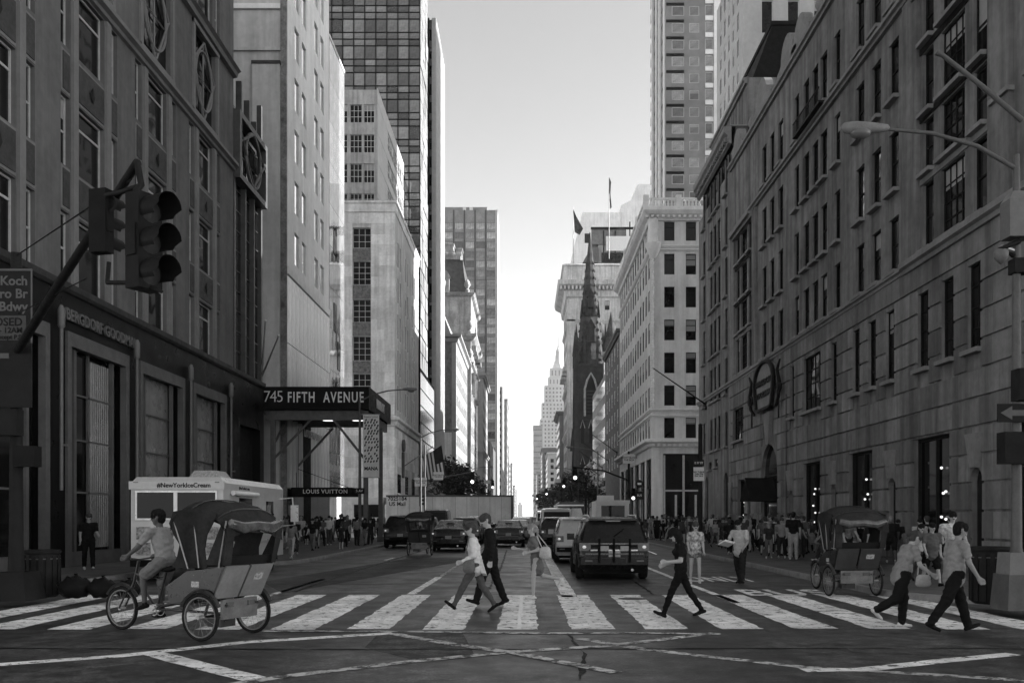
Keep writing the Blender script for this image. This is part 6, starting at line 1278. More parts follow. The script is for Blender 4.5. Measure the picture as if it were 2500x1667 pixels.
# crowd: eight figures, each copied with its own clothes
VAR = [dict(h=1.74, thighs=(4, -3), knees=(4, 3), arms=(4, -4), elbows=(14, 20)), dict(h=1.66, fem=True, bottoms='slim', thighs=(22, -17), knees=(6, 16), feet=(6, 8), hair='long', arms=(-14, 16), elbows=(20, 30)),
       dict(h=1.78, thighs=(-18, 23), knees=(15, 5), feet=(8, 6), arms=(16, -16), elbows=(25, 15), girth=1.08), dict(h=1.64, fem=True, bottoms='hotpants', hair='tail', thighs=(18, -14), knees=(6, 16), arms=(-10, 10), elbows=(40, 20)),
       dict(h=1.70, bottoms='shorts', thighs=(16, -12), knees=(4, 12), girth=1.14, belly=1, top='loose', arms=(-8, 10), elbows=(20, 20)), dict(h=1.62, fem=True, bottoms='skirt', hair='bob', thighs=(12, -10), knees=(4, 10), arms=(6, 0), elbows=(70, 15)),
       dict(h=1.80, top='jacket', thighs=(14, -12), knees=(4, 10), arms=(-12, 12), elbows=(15, 20)), dict(h=1.28, fem=True, bottoms='shorts', hair='short', thighs=(14, -12), knees=(6, 12), arms=(8, -8), elbows=(20, 20))]
VM = [body_mesh('person', v, .017)[0] for v in VAR]
NB = ['trousers', 'slim trousers', 'trousers', 'very short shorts', 'loose shorts', 'a skirt', 'a suit', 'child-size shorts']
def tone(g): return 'black' if g < .03 else 'dark grey' if g < .1 else 'grey' if g < .25 else 'pale grey' if g < .42 else 'white'
rc = random.Random(21); used = {}
def crowd(spots, where, group):
    for i, (x, y, hd) in enumerate(spots):
        k = rc.choice([0, 1, 2, 2, 3, 4, 5, 6, 1, 0]) if (i % 11) != 6 else 7; top = rc.choice([.012, .015, .02, .05, .08, .03, .14, .22, .36, .5]); bot = rc.choice([.012, .02, .03, .06, .12, .3]); hr = rc.choice([0, 0, 1, 1, 2])
        if k == 6: top = bot = rc.choice([.012, .02])
        o = obj('person', VM[k], loc=(x, y, .14), rz=R(hd)); o.scale = [rc.uniform(.88, 1.06)]*3; dress(o, top, bot, rc.choice([0, 0, 1, 2]), hr, rc.choice([0, 0, 1]), rc.choice([0, 0, 0, 0, 0, .35]))
        n = i+1; sfx = {1: 'st', 2: 'nd', 3: 'rd'}.get(n % 10 if n % 100 not in (11, 12, 13) else 0, 'th')
        tag(o, '%s in %s top and %s, %d%s nearest in %s' % ('child' if k == 7 else 'pedestrian', tone(top), NB[k], n, sfx, where), 'person', group)
sp = []
for j in range(150):
    y = 31+48*(j/149)**1.15+rc.uniform(-1, 1); x = rc.uniform(8.5, 13.6) if y > 35 else rc.uniform(10.2, 13.8); sp.append((x, y, rc.choice([90, 85, 95, -90, -85, -95, -100, 180])+rc.uniform(-15, 15)))
sp.sort(key=lambda q: q[1]); crowd(sp, 'right pavement crowd', 'pedestrians crowding the right pavement')
sp = [(-9.0, 36.2, 90), (-9.9, 40.5, -80)]+[(rc.uniform(-14, -8.9), 44+33*(j/47)+rc.uniform(-1, 1), rc.choice([90, 80, -90, -85, -95])+rc.uniform(-15, 15)) for j in range(48)]
sp.sort(key=lambda q: q[1]); crowd(sp, 'left pavement crowd', 'pedestrians crowding the left pavement')
crowd([(9.3, 21.6, -80), (10.1, 22.3, -100), (9.9, 23.6, -90), (9.0, 24.6, 150), (11.5, 25.5, -85), (11.0, 19.8, 180)], 'right lamp group', 'pedestrians by the right lamp post')
crowd([(rc.uniform(-14, 14), rc.uniform(83, 88), rc.choice([0, 180])) for j in range(6)], 'far crossing group', 'pedestrians on the far crossing')
crowd([((8.6 if j % 2 else -9.2)+rc.uniform(0, 4)*(1 if j % 2 else -1), 110+j*3.2, rc.choice([90, -90])) for j in range(14)], 'distant pavement crowd', 'pedestrians beyond the cross street')
# carried things
def carried(name, label, cat, b, m, loc, rz=0, smooth=45): return tag(obj(name, b, m, loc=loc, rz=rz, smooth=smooth), label, cat)
def bag(w_, d_, h_, r_=.3):
    """soft pouch: rounded outline, fat in the middle, pinched at the edges"""
    b = B(); n = 20; rings = ((0, .25), (.55, .72), (.9, .95), (1, 1), (.9, .95), (.55, .72), (0, .25))
    for i, (t, q) in enumerate(rings):
        y = (-1+2*i/6)*d_/2
        for k in range(n): a = 2*math.pi*k/n; c, s_ = math.cos(a), math.sin(a); b.v.append((abs(c)**.6*(1 if c > 0 else -1)*w_/2*q*(1+.12*(s_ < 0)), y, h_/2+abs(s_)**.6*(1 if s_ > 0 else -1)*h_/2*q))
    for i in range(6):
        for k in range(n): b.f.append((i*n+k, i*n+(k+1) % n, (i+1)*n+(k+1) % n, (i+1)*n+k)); b.m.append(0)
    b.f += [tuple(range(n))[::-1], tuple(6*n+k for k in range(n))]; b.m += [0, 0]; return b
bg_ = thing('shoulder_bag', 'grey shoulder bag hanging at the hip of the woman in the cardigan', 'bag', (-1.02, 16.97, .74)); obj('pouch', bag(.21, .11, .27), mat('grey_leather', .12, .55, .2, 6), bg_, smooth=50); obj('strap', B().tube([(-.08, 0, .25), (.0, .1, .66), (.1, .19, .64), (.08, 0, .25)], .012, 6), mat('grey_leather', .12), bg_)
bg_ = thing('handbag', 'pale handbag swinging behind the running girl', 'bag', (.42, 20.0, .86)); obj('pouch', bag(.24, .15, .27), mat('pale_leather', .4, .6, .25, 5), bg_, smooth=50); obj('strap', B().tube([(-.08, 0, .26), (-.18, .05, .5), (-.15, .1, .52), (.05, 0, .26)], .012, 6), mat('pale_leather', .4), bg_)
carried('mobile_phone', 'mobile phone held up by the woman in black', 'phone', B().box(-.075, .075, -.035, .035, -.005, .005), mat('phone_screen_white', .7, .3, .05, 2), (2.22, 16.5, 1.13), 0, None).rotation_euler = (0, R(20), 0)
carried('leaflet_stack', 'white papers held by the man in the light shirt', 'papers', B().box(-.17, .17, -.12, .12, -.012, .012).box(-.15, .19, -.14, .1, .013, .03), WHITE, (5.22, 24.5, 1.06), R(20), None).rotation_euler = (R(-25), R(12), R(30))
bg_ = thing('tote_bag', 'light tote bag on the arm of the stooping woman', 'bag', (6.2, 14.68, .66)); obj('pouch', bag(.24, .08, .2), mat('canvas_tote', .28, .8, .2, 5), bg_, smooth=50); obj('strap', B().tube([(-.09, 0, .19), (-.06, .03, .36), (.04, .03, .36), (.09, 0, .19)], .012, 6), mat('canvas_tote', .28), bg_)
# ---------------------------------------------------------------- street furniture
POLE = mat('painted_lamp_pole', .085, .5, .2, 3); POLEB = mat('dark_painted_pole', .02, .5, .2, 3); SIGNW = mat('sign_white', .68, .5, .06, 3); SIGND = mat('sign_dark', .022, .5, .15, 3)
# entrance canopy
cn = thing('entrance_canopy', 'long black canopy lettered with the street address over the left pavement', 'canopy', (-16.1, 56, 0)); CB_ = mat('black_canopy_metal', .014, .4, .25, 1.5); GREYM = mat('grey_painted_steel', .10, .5, .25, 3)
X0, X1 = 0, 6.8                                     # local: x from the wall to the kerb end, y 0..9
obj('fascia', B().box(X0, X1, 0, .15, 8.15, 9.5).box(X1-.15, X1, .15, 9, 8.15, 9.5).box(X0, X1-.15, 8.85, 9, 8.15, 9.5), CB_, cn); obj('roof_deck', B().box(X0, X1-.16, .16, 8.84, 8.9, 9.3), CB_, cn)
obj('lower_frame', B().box(.6, X1-.1, .25, .45, 7.55, 8.1).box(X1-.4, X1-.2, .5, 8.7, 7.55, 8.1), GREYM, cn)
for k in range(7): obj('soffit_beam', B().box(.3, X1-.4, .7+k*1.3, .85+k*1.3, 7.9, 8.3), GREYM, cn)
me = text_mesh('745', .98, .02, WHITE, bold=-.012, space=.86); obj('lettering', me, parent=cn, loc=(1.12, -.025, 8.88), rot=(R(90), 0, 0), scale=(.92, 1, 1)); me = text_mesh('FIFTH  AVENUE', .86, .02, WHITE, bold=.012, space=1.22); o = obj('lettering', me, parent=cn, loc=(4.22, -.025, 8.84), rot=(R(90), 0, 0)); xs = [v.co.x for v in me.vertices]; o.scale = (4.5/(max(xs)-min(xs)), 1.02, 1)
obj('lettering', text_mesh('HUBLOT', .8, .02, SIGNW, bold=.015, space=1.05), parent=cn, loc=(X1+.02, 4.4, 8.8), rot=(R(90), 0, R(90)))
for x, y in ((1.0, .35), (X1-.25, .35), (1.0, 6.1), (X1-.25, 6.1)):
    o = obj('post', B().box(x-.13, x+.13, y-.13, y+.13, .13, 7.6), GREYM, cn); obj('post_base', B().box(x-.22, x+.22, y-.22, y+.22, .13, .5), GREYM, o)
for a, b_ in (((1.0, .35, 5.2), (3.3, .35, 7.6)), ((1.0, 6.1, 5.0), (3.4, 6.1, 7.6)), ((X1-.3, .35, 5.2), (4.6, .35, 7.6)), ((1, .35, 6), (1, 3, 7.6))): obj('brace', B().tube([a, b_], .075, 6), GREYM, cn)
for x in (4.1, 5.9): obj('soffit_lamp', B().lathe([(.28, 0), (.3, .12), (.1, .2)], 12, (x, 1.4, 7.62), 0, 1.2, 1), mat('lamp_bowl', .6, .3, 0, emit=.5), cn, smooth=40)
# angled flag poles above the canopy
for i, (x1, z1) in enumerate((((663-CX)/F*54, at(0, 797, 54)[2]), ((707-CX)/F*54, at(0, 837, 54)[2]))):
    p0 = Vector((FL-.1, 53.9-i*.2, 9.6)); fp = thing('wall_flagpole', 'bare metal flagpole leaning out above the canopy, %s of the pair' % ('steeper' if i == 0 else 'lower'), 'flagpole', p0); p1 = Vector((FL+.5+.9*i, 52.5-i*.6, z1))-p0
    obj('pole', B().tube([(0, 0, 0), p1], [.06, .035], 8), STEEL, fp, smooth=50); obj('ball_tip', B().ball(p1, .09), ALU, fp, smooth=60); obj('bracket', B().box(-.2, .1, -.1, .1, -.25, .15), STEEL, fp)
fp = thing('wall_flagpole', 'long dark flagpole reaching out from the store corner on the right', 'flagpole', (FR, 76, 10.8)); obj('pole', B().tube([(0, 0, 0), (-4.4, -.5, 2.9)], [.07, .04], 8), IRON, fp, smooth=50); obj('ball_tip', B().ball((-4.4, -.5, 2.9), .08), ALU, fp); obj('bracket', B().box(-.1, .05, -.12, .12, -.4, .25), IRON, fp)
for k, (y, z) in enumerate(((150, 12), (165, 11.5), (178, 11), (186, 10))):
    fp = thing('wall_flagpole', 'thin slanted flagpole on the %s' % ('dark brick block by the cream corner', 'far half of the dark brick block', 'near half of the white spandrel block', 'far half of the white spandrel block')[k], 'flagpole', (FR, y, z), group='slanted flagpoles on the far right fronts'); obj('pole', B().tube([(0, 0, 0), (-4.5, -.5, 3.2)], [.08, .05], 6), IRON, fp); obj('bracket', B().box(-.1, .05, -.12, .12, -.4, .25), IRON, fp)
# cobra-head street lamps
def street_lamp(label, loc, ht, reach, sx, m=POLE, base=True, banner=False, r0=.11):
    t = thing('street_lamp', label, 'street lamp', loc)
    obj('pole', B().lathe([(r0*1.3, 0), (r0*1.1, 1.0), (r0*.95, 1.1), (r0*.6, ht-.3), (r0*.5, ht)], 10), m, t, smooth=40)
    if base: obj('base_box', B().frus(-.28, .28, -.28, .28, 0, -.22, .22, -.22, .22, 1.0), mat('concrete_base', .17, .8, .15, 3), t)
    pts = [(0, 0, ht-.25), (sx*reach*.3, 0, ht+.15), (sx*reach*.65, 0, ht+.38), (sx*reach, 0, ht+.45)]; obj('arm', B().tube(pts, [r0*.42, r0*.4, r0*.36, r0*.3], 8), m, t, smooth=50)
    hx = sx*reach; hd = B(); n = 8
    hd.lathe([(.02, -.32), (.10, -.28), (.16, 0), (.19, .3), (.15, .48), (.04, .55)], 12, (hx+sx*.25, 0, ht+.47), 0, .55, 1., 'x') if sx > 0 else hd.lathe([(.04, -.55), (.15, -.48), (.19, -.3), (.16, 0), (.10, .28), (.02, .32)], 12, (hx-.25, 0, ht+.47), 0, .55, 1., 'x')
    # flattened housing
    hd.v = [(x, y, ht+.47+(z-ht-.47)*.62) for x, y, z in hd.v]; h = obj('lamp_head', hd, mat('lamp_housing', .16, .45, .2, 4), t, smooth=60); obj('lens', B().ball((hx+sx*.45, 0, ht+.38), .2, .13, .1, 10, 6), mat('lamp_lens', .12, .15, .1, 5), h, smooth=60); return t
sl_ = street_lamp('tall pale street lamp at the right edge with control boxes', (8.65, 16.6, .13), 8.0, 2.3, -1, r0=.1)
b = B(); pts = [(0, 0, 6.8), (-.5, 0, 7.2), (-.9, 0, 8.2), (-1.35, 0, 8.62)]
obj('upper_arm', B().tube([(.1, 0, 8.6), (-.6, 0, 9.2), (-1.3, 0, 9.75), (-1.42, 0, 9.8)], [.05, .045, .04, .05], 8), POLE, sl_, smooth=50)
obj('control_box', B().box(-.24, .16, -.25, .1, 6.5, 7.15).frus(-.24, .16, -.25, .1, 7.15, -.15, .1, -.2, .05, 7.3), mat('grey_enamel_box', .13, .5, .15, 3), sl_); o = obj('camera_dome', B().lathe([(.02, 0), (.12, .1), (.12, .22), (.03, .3)], 10, (-.32, -.1, 6.05)), mat('grey_enamel_box', .13), sl_, smooth=50); obj('camera_arm', B().tube([(0, 0, 6.3), (-.32, -.1, 6.36)], .03, 6), STEEL, o)
obj('signal_clamp', B().tube([(0, -.1, 6.45), (-.35, -.15, 6.3), (-.1, -.1, 6.2)], .05, 6).box(-.1, .2, -.15, .1, 5.9, 6.15), IRON, sl_)
sg = obj('arrow_sign', B().box(-.4, .5, -.14, -.11, 3.28, 3.6), SIGND, sl_); obj('arrow', B().ext([(-.35, 3.44), (-.15, 3.56), (-.15, 3.49), (.35, 3.49), (.35, 3.39), (-.15, 3.39), (-.15, 3.32)], -.15, -.14), mat('sign_text_grey', .1), sg)
obj('signal_head', B().box(-.35, .1, -.3, .0, 2.55, 3.1), IRON, sl_); obj('signal_head', B().box(-.1, .2, -.3, 0, 3.65, 4.2), IRON, sl_); obj('junction_box', B().frus(-.3, .4, -.3, .35, 0, -.26, .36, -.26, .3, .62), POLE, sl_)
ll = street_lamp('street lamp with a patterned banner in front of the entrance canopy', (-9.85, 56.0, .13), 8.75, 2.6, 1)
bn = obj('banner', B().box(.2, 1.15, -.02, .02, 4.0, 7.7), mat('banner_white', .62, .7, .1, 2), ll)
for j in range(16):
    for i in range(5):
        if rc.random() < .72: x = .26+i*.175+(j % 2)*.06; z = 4.85+j*.165+rc.uniform(-.03, .03); obj('banner_mark', B().add([(x, -.03, z), (x+.09, -.03, z+.03), (x+.11, -.03, z+.15), (x+.02, -.03, z+.13)], [(0, 1, 2, 3)]), IRON, bn, fix=False)
obj('banner_text', text_mesh('Eugene Lemay', .14, .002, IRON), parent=bn, loc=(.67, -.03, 7.58), rot=(R(90), 0, 0)); obj('banner_text', text_mesh('MANA', .28, .002, IRON, bold=.01), parent=bn, loc=(.67, -.03, 4.5), rot=(R(90), 0, 0))
for z in (3.98, 7.72): obj('banner_arm', B().tube([(0, 0, z), (1.2, 0, z)], .02, 6), STEEL, ll)
obj('street_sign', B().box(-.3, .3, -.14, -.12, 3.0, 3.35), SIGND, ll); obj('sign_text', text_mesh('5 AV', .2, .002, SIGNW), parent=ll, loc=(0, -.145, 3.18), rot=(R(90), 0, 0))
street_lamp('second street lamp farther along the left kerb by the jeweller', (-8.9, 80, .13), 8.6, 2.5, 1, POLE, False); street_lamp('street lamp arm reaching out from the right kerb beyond the crossing street', (8.6, 112, .13), 9.5, 3, -1, POLE, False); street_lamp('small far street lamp on the right of the avenue', (8.4, 150, .13), 9.0, 3, -1, POLE, False); street_lamp('small far street lamp on the left before the brick building', (-9, 150, .13), 9.2, 3, 1, POLE, False)
# near mast-arm traffic signal at the left corner
ts = thing('mast_arm_signal', 'dark mast-arm traffic signal hanging over the left corner', 'traffic signal', (-10, 18.5, .13))
obj('pole', B().lathe([(.2, 0), (.16, .3), (.13, 1.2), (.11, 4.2), (.1, 6.8)], 12), POLEB, ts, smooth=40); obj('plinth', B().frus(-.4, .4, -.4, .4, 0, -.3, .3, -.3, .3, .55), POLEB, ts)
E_ = Vector(at(335, 398, 11.0))-Vector((-10, 18.5, .13)); obj('mast_arm', B().tube([(0, 0, 4.85), E_*.5+Vector((0, 0, 2.45)), E_], [.085, .07, .05], 10), POLEB, ts, smooth=50)
obj('guy_wire', B().tube([(0, 0, 6.75), E_*.97+Vector((0, 0, .06))], .012, 5).tube([(0, 0, 5.6), E_*.7+Vector((0, 0, .95))], .01, 5), POLEB, ts)
SIGLIT = mat('lit_signal_lens', .8, .3, 0, emit=1.0)
def signal_head(par, c, face, sc=1., lit=None):
    """three lenses with long visors; face is the direction they look (degrees)"""
    h = obj('signal_head', B().box(-.17, .17, -.02, .2, -.55, .55).box(-.19, .19, .02, .18, -.18, .18), mat('signal_housing', .014, .4, .2, 4), par, c, R(face), scale=(sc,)*3)
    for k in range(3):
        z = .36-.36*k; v = B(); n = 14; a0, a1 = -2.2, 2.2
        for q, r_ in ((-.02, .155), (-.34, .165)):
            for i in range(n+1): a = math.pi/2+a0+(a1-a0)*i/n; v.v.append((r_*math.cos(a), q*(1 if abs(a-math.pi/2) < 1.6 or q > -.1 else .7), z+r_*math.sin(a)))
        for i in range(n): v.f.append((i, i+1, n+2+i, n+1+i)); v.m.append(0)
        obj('visor', v, mat('signal_housing', .014), h, smooth=60, fix=False); obj('lens', B().lathe([(.145, 0), (.1, -.03), (.0001, -.045)], 14, (0, -.02, z), 0, 1, 1, 'y'), SIGLIT if lit == k else mat('signal_lens', .04, .15, .2, 8), h, smooth=60)
    return h
def loc_(px, py, Y): return Vector(at(px, py, Y))-Vector((-10, 18.5, .13))
signal_head(ts, loc_(365, 590, 10.9), 62, 1.0); signal_head(ts, loc_(256, 545, 11.6), 165, .7)
a, b_, c_, d_ = loc_(345, 452, 11), loc_(238, 482, 11.6), loc_(345, 690, 11), loc_(262, 690, 11.6)
obj('signal_bracket', B().tube([E_, a, loc_(330, 470, 10.95)], .04, 8).tube([a, loc_(300, 468, 11.2), b_], .03, 8), POLEB, ts, smooth=50)
obj('signal_bracket', B().tube([c_, d_], .028, 8).tube([loc_(345, 620, 10.95), c_], .035, 8).tube([d_, loc_(266, 640, 11.6)], .028, 8).tube([c_, loc_(395, 712, 10.8)], .022, 6), POLEB, ts, smooth=50)
obj('detector_ring', B().torus(loc_(262, 497, 11.5), .10, .02, 18, 6), POLEB, ts, smooth=60)
sb = obj('detour_sign', B().box(-.78, .38, -.2, -.16, 4.95-1.2, 6.55-.13), SIGND, ts, (.02, -.0, .0)); 
obj('sign_edge', B().box(-.78, .40, -.205, -.195, 6.40, 6.44).box(.37, .40, -.205, -.195, 5.0, 6.40), mat('sign_text_grey', .1), sb)
for t_, z, s_ in (('Ed Koch', 6.2, .25), ('Queensboro Br', 5.95, .25), ('Upper Bdwy', 5.7, .25)): obj('sign_text', text_mesh(t_, s_, .003, mat('sign_text_grey', .1, .6, .1, 3), align='RIGHT', bold=.006), parent=sb, loc=(.31, -.205, z), rot=(R(90), 0, 0))
p_ = obj('closed_panel', B().box(-.76, .28, -.215, -.2, 5.05, 5.53), mat('faded_panel', .06, .6, .2, 3), sb)
for t_, z, s_ in (('CLOSED', 5.4, .22), ('5AM - 12AM', 5.24, .15), ('Except P.S.', 5.11, .12)): obj('sign_text', text_mesh(t_, s_, .003, IRON, align='RIGHT', bold=.003), parent=p_, loc=(.22, -.22, z), rot=(R(90), 0, 0))
obj('arrow', B().ext([(-.55, 4.75), (-.35, 4.92), (-.35, 4.80), (-.05, 4.80), (-.05, 4.70), (-.35, 4.70), (-.35, 4.58)], -.215, -.2), mat('sign_text_grey', .1), sb)
obj('walk_signal', B().box(.1, .5, -.3, .0, 2.6, 3.0), mat('signal_housing', .014), ts); obj('pole_box', B().box(-.2, .2, -.35, -.1, 3.2, 3.7), POLEB, ts)
# bins and bags
BIN = mat('dark_green_bin', .018, .5, .3, 4)
for nm, lb, x, y in (('litter_bin', 'dark litter bin by the left corner signal pole', -9.85, 19.2), ('litter_bin', 'tall dark litter bin beside the right lamp post', 8.75, 17.7)):
    t = thing(nm, lb, 'litter bin', (x, y, .13)); s_ = 1.0 if x < 0 else 1.12
    obj('barrel', B().lathe([(.27*s_, 0), (.32*s_, .05), (.33*s_, .85*s_), (.30*s_, .9*s_)], 16), BIN, t, smooth=40); obj('rim', B().torus((0, 0, .92*s_), .32*s_, .045, 20, 6, 0, 'z'), BIN, t, smooth=60); obj('hoop', B().torus((0, 0, .78*s_), .335*s_, .012, 20, 5, 0, 'z'), DULL, t)
    for k in range(16): a = k*math.pi/8; obj('slat', B().box(-.04, .04, -.012, .012, .06, .84*s_), BIN, t, (.335*s_*math.cos(a), .335*s_*math.sin(a), 0), a+math.pi/2)
    obj('liner', B().lathe([(.3*s_, .88*s_), (.34*s_, .95*s_), (.2*s_, .85*s_)], 14), mat('black_plastic', .01, .3, .3, 8), t)
for i, (x, y, r_) in enumerate(((-9.05, 18.9, .3), (-8.55, 19.0, .27), (-8.0, 18.95, .24))):
    b = B().ball((0, 0, .0), 1.05*r_, r_, .8*r_, 18, 12); rr_ = random.Random(i); b.v = [(x_*(1+.1*math.sin(7*z_/r_+i)+rr_.uniform(-.06, .06)), y_*(1+rr_.uniform(-.08, .08)), max(z_*(1+.15*math.sin(9*x_/r_+5*y_/r_))+.7*r_, 0)) for x_, y_, z_ in b.v]
    o = obj('rubbish_bag', b, mat('black_plastic', .01), loc=(x, y, .13), smooth=60); obj('knot', B().lathe([(.05, 0), (.02, .04), (.045, .08)], 8, (.1*r_, 0, 1.38*r_)), mat('black_plastic', .01), o); tag(o, 'black rubbish bag on the left corner, %s of three' % ('biggest, beside the bin' if i == 0 else 'middle one' if i == 1 else 'smallest, at the kerb'), 'rubbish bag', 'rubbish bags by the litter bin')
# far-side signals and signs on the right
def post_sign(parent, text, z0, z1, w_, x=0, s_=.16, dark=False):
    p = obj('sign_plate', B().box(x-w_/2, x+w_/2, -.15, -.12, z0, z1), SIGND if dark else SIGNW, parent); obj('sign_text', text_mesh(text, s_, .002, SIGNW if dark else IRON, bold=.004), parent=p, loc=(x, -.155, (z0+z1)/2), rot=(R(90), 0, 0)); return p
t = thing('signal_post', 'dark signal post with small plates halfway along the right kerb', 'traffic signal', (8.35, 45, .13)); obj('pole', B().lathe([(.14, 0), (.11, 1), (.1, 5.9), (.08, 6)], 10), POLEB, t, smooth=40); post_sign(t, 'E 57 ST', 4.05, 4.35, .5, -.1, .13, True); post_sign(t, 'NO TURNS\n7AM-7PM\nEXC BUS', 3.35, 4.0, .5, -.1, .1); obj('post_cap', B().ball((0, 0, 6), .1), POLEB, t)
t = thing('signal_post', 'mast-arm signal with a white notice over the far right crossing corner', 'traffic signal', (8.45, 77, .13)); obj('pole', B().lathe([(.15, 0), (.11, 1), (.09, 7)], 10), POLEB, t, smooth=40); obj('mast_arm', B().tube([(0, 0, 4.6), (-2, 0, 5.4), (-4.4, 0, 5.7)], [.08, .06, .05], 8), POLEB, t, smooth=50); post_sign(t, "DON'T BLOCK\nTHE BOX", 6.0, 6.75, 1.0, 0, .2); signal_head(t, (-4.4, 0, 5.2), 0, 1, 2); signal_head(t, (.35, 0, 3.5), 0, .9, 2); obj('base', B().frus(-.3, .3, -.3, .3, 0, -.2, .2, -.2, .2, .5), POLEB, t)
t = thing('bus_stop_sign', 'round bus stop sign on a thin pole before the cream building', 'sign', (12.2, 101, .13)); obj('pole', B().tube([(0, 0, 0), (0, 0, 5.2)], .05, 8), POLEB, t); obj('disc', B().lathe([(.42, 0), (.42, .05), (.0001, .06)], 18, (0, -.1, 5.2), 0, 1, 1, 'y'), SIGND, t); obj('disc_mark', B().box(-.2, .2, -.13, -.1, 5.1, 5.3), SIGNW, t); post_sign(t, 'BUS', 3.5, 4.4, .9, 0, .3, True)
t = thing('signal_post', 'mast-arm signal with a white notice beside the mail lorry', 'traffic signal', (-8.9, 83.2, .13)); obj('pole', B().lathe([(.15, 0), (.11, 1), (.09, 8)], 10), POLE, t, smooth=40); obj('mast_arm', B().tube([(0, 0, 4.4), (2, 0, 5.2), (4.2, 0, 5.6)], [.08, .06, .05], 8), POLE, t, smooth=50); post_sign(t, "DON'T BLOCK\nTHE BOX", 4.35, 5.1, 1.05, -.35, .2); post_sign(t, "DON'T BLOCK\nTHE BOX", 4.9, 5.6, .85, 1.2, .16); signal_head(t, (4.2, 0, 5.1), 0, 1, 2); signal_head(t, (-.3, 0, 3.1), 90, .9)
for k, (x, y, lb) in enumerate(((5.2, 128, 'green-lit signal hanging over the avenue beyond the cross street'), (3.8, 170, 'second far signal hanging over the avenue'), (2.6, 215, 'third far signal small over the avenue'), (-4.6, 132, 'lit far signal at the left above the lorry'))):
    t = thing('hanging_signal', lb, 'traffic signal', (8.2 if x > 0 else -8.7, y, .13)); q = t.location.x; obj('pole', B().lathe([(.15, 0), (.1, 7)], 8), POLEB, t); obj('mast_arm', B().tube([(0, 0, 6.2), (x-q, 0, 6.9)], .06, 6), POLEB, t); signal_head(t, (x-q, 0, 6.2), 0, 1.1, 2); obj('notice', B().box(x-q-.8-.4, x-q-.4, -.1, -.05, 6.3, 6.8), SIGNW, t)
t = thing('national_flag', 'striped flag hanging from a slanted pole in front of the jeweller', 'flag', (FL-.6, 116, 7.6)); obj('pole', B().tube([(0, 0, 0), (4.4, -2.5, 2.6)], [.07, .05], 8), STEEL, t)
fs, fc = B(), B(); nx, nz = 12, 13
for i in range(nx+1):
    for j in range(nz+1):
        u = i/nx; v = j/nz; fs.v.append((2.9+u*2.6+v*.5, -1.7-u*.8+.22*math.sin(u*5+v*3), 1.6+u*1.5-v*2.7-.9*u*v-.3))
for i in range(nx):
    for j in range(nz): a = i*(nz+1)+j; fs.f.append((a, a+1, a+nz+2, a+nz+1)); fs.m.append(0)
fs.f = []; fs.m = []
for i in range(nx):
    for j in range(nz):
        a = i*(nz+1)+j; fs.f.append((a, a+1, a+nz+2, a+nz+1)); fs.m.append(2 if (i >= 7 and j < 7) else i % 2)
obj('cloth', fs, [mat('flag_white', .62, .8, .1, 3), mat('flag_red', .06, .8, .2, 3), mat('flag_blue', .03, .8, .2, 3)], t, smooth=60, fix=False); obj('ball_tip', B().ball((4.4, -2.5, 2.6), .12), ALU, t)
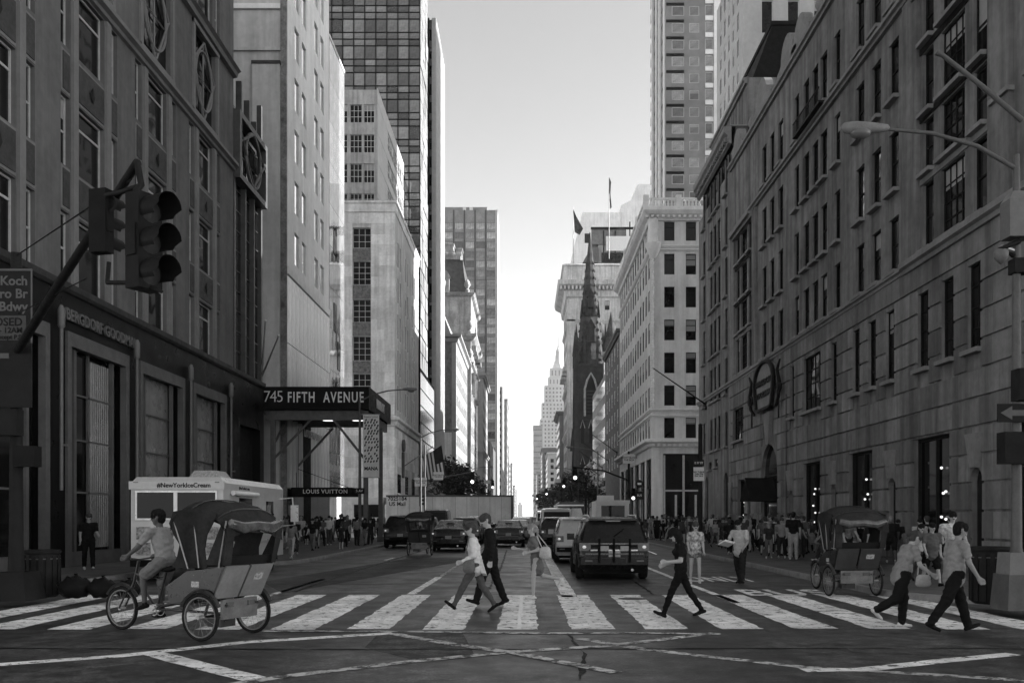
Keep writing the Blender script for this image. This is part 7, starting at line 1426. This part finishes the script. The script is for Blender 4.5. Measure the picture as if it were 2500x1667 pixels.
# ---------------------------------------------------------------- street trees
LEAF = mat('leaf', .05, .6, .5, 1.5, rnd=.3); BARK = mat('bark', .05, .9, .4, 6, .01, 20)
def tree(label, x, y, h, cr, n=1500, seed=0, ls=.28):
    rn = random.Random(seed); t = thing('street_tree', label, 'tree', (x, y, .13), group='street trees along the avenue'); b = B(); top = h*.5
    b.tube([(0, 0, 0), (.05, 0, h*.25), (0, .06, top), (.1, 0, h*.85)], [.17, .13, .1, .03], 8); cl = []
    for k in range(9):
        a = k*2.4+rn.uniform(-.3, .3); z0 = h*rn.uniform(.32, .6); q = (cr*rn.uniform(.5, .85)*math.cos(a), cr*rn.uniform(.5, .85)*math.sin(a), z0+h*rn.uniform(.1, .32)); b.tube([(0, 0, z0), (q[0]*.5, q[1]*.5, z0+(q[2]-z0)*.7), q], [.07, .045, .015], 6); cl.append(q)
    cl.append((0, 0, h*.88)); obj('trunk', b, BARK, t, smooth=50); cl += [(c[0]*.5+rn.uniform(-.4, .4), c[1]*.5, c[2]+rn.uniform(0, h*.15)) for c in cl]; f = B()
    for i in range(n):
        c = rn.choice(cl); rr_ = cr*.42*rn.random()**.4; th = rn.uniform(0, 6.28); z = rn.uniform(-1, 1); s_ = math.sqrt(1-z*z); p = Vector((c[0]+rr_*s_*math.cos(th), c[1]+rr_*s_*math.sin(th), c[2]+rr_*z*.8))
        u = Vector((rn.gauss(0, 1), rn.gauss(0, 1), rn.gauss(0, .6))).normalized(); w_ = u.cross(Vector((rn.gauss(0, 1), rn.gauss(0, 1), 1))).normalized(); l = ls*rn.uniform(.6, 1.2); f.add([p-u*l, p+w_*l*.45, p+u*l, p-w_*l*.45], [(0, 1, 2, 3)])
    obj('crown', f, LEAF, t, fix=False)
for i, (x, y, h, cr, lb) in enumerate(((-10.2, 122, 9.0, 3.3, 'leafy street tree above the mail lorry in front of the slot-windowed corner'), (-10, 133, 8.5, 3.0, 'street tree second from the lorry on the left'), (-10, 146, 9, 3.2, 'street tree third from the lorry on the left'), (-10, 185, 9, 3.2, 'far street tree on the left before the brick building'), (10, 150, 8.5, 3, 'street tree at the foot of the dark brick block'), (9.6, 195, 11, 3.6, 'dark street tree before the church'), (9.4, 230, 11, 3.8, 'street tree in front of the church tower'), (9.2, 290, 11, 4, 'street tree beyond the church'), (8.6, 360, 12, 4.2, 'far street tree on the right of the vanishing street'), (7.6, 440, 13, 5, 'farthest street tree near the vanishing point'))): tree(lb, x, y, h, cr, 1300, i, .3 if y < 200 else .45)
# ---------------------------------------------------------------- summer haze
hz_ = bpy.data.materials.new('haze'); hz_.use_nodes = True; n = hz_.node_tree.nodes; n.remove(n['Principled BSDF'])
pv = n.new('ShaderNodeVolumePrincipled'); pv.inputs['Color'].default_value = (.95, .95, .95, 1); pv.inputs['Density'].default_value = .00007; pv.inputs['Anisotropy'].default_value = .3
hz_.node_tree.links.new(pv.outputs[0], n['Material Output'].inputs['Volume'])
tag(obj('haze', B().box(-420, 420, -60, 3700, -1.5, 410), hz_), 'thin summer haze filling the avenue', 'haze', kind='stuff')
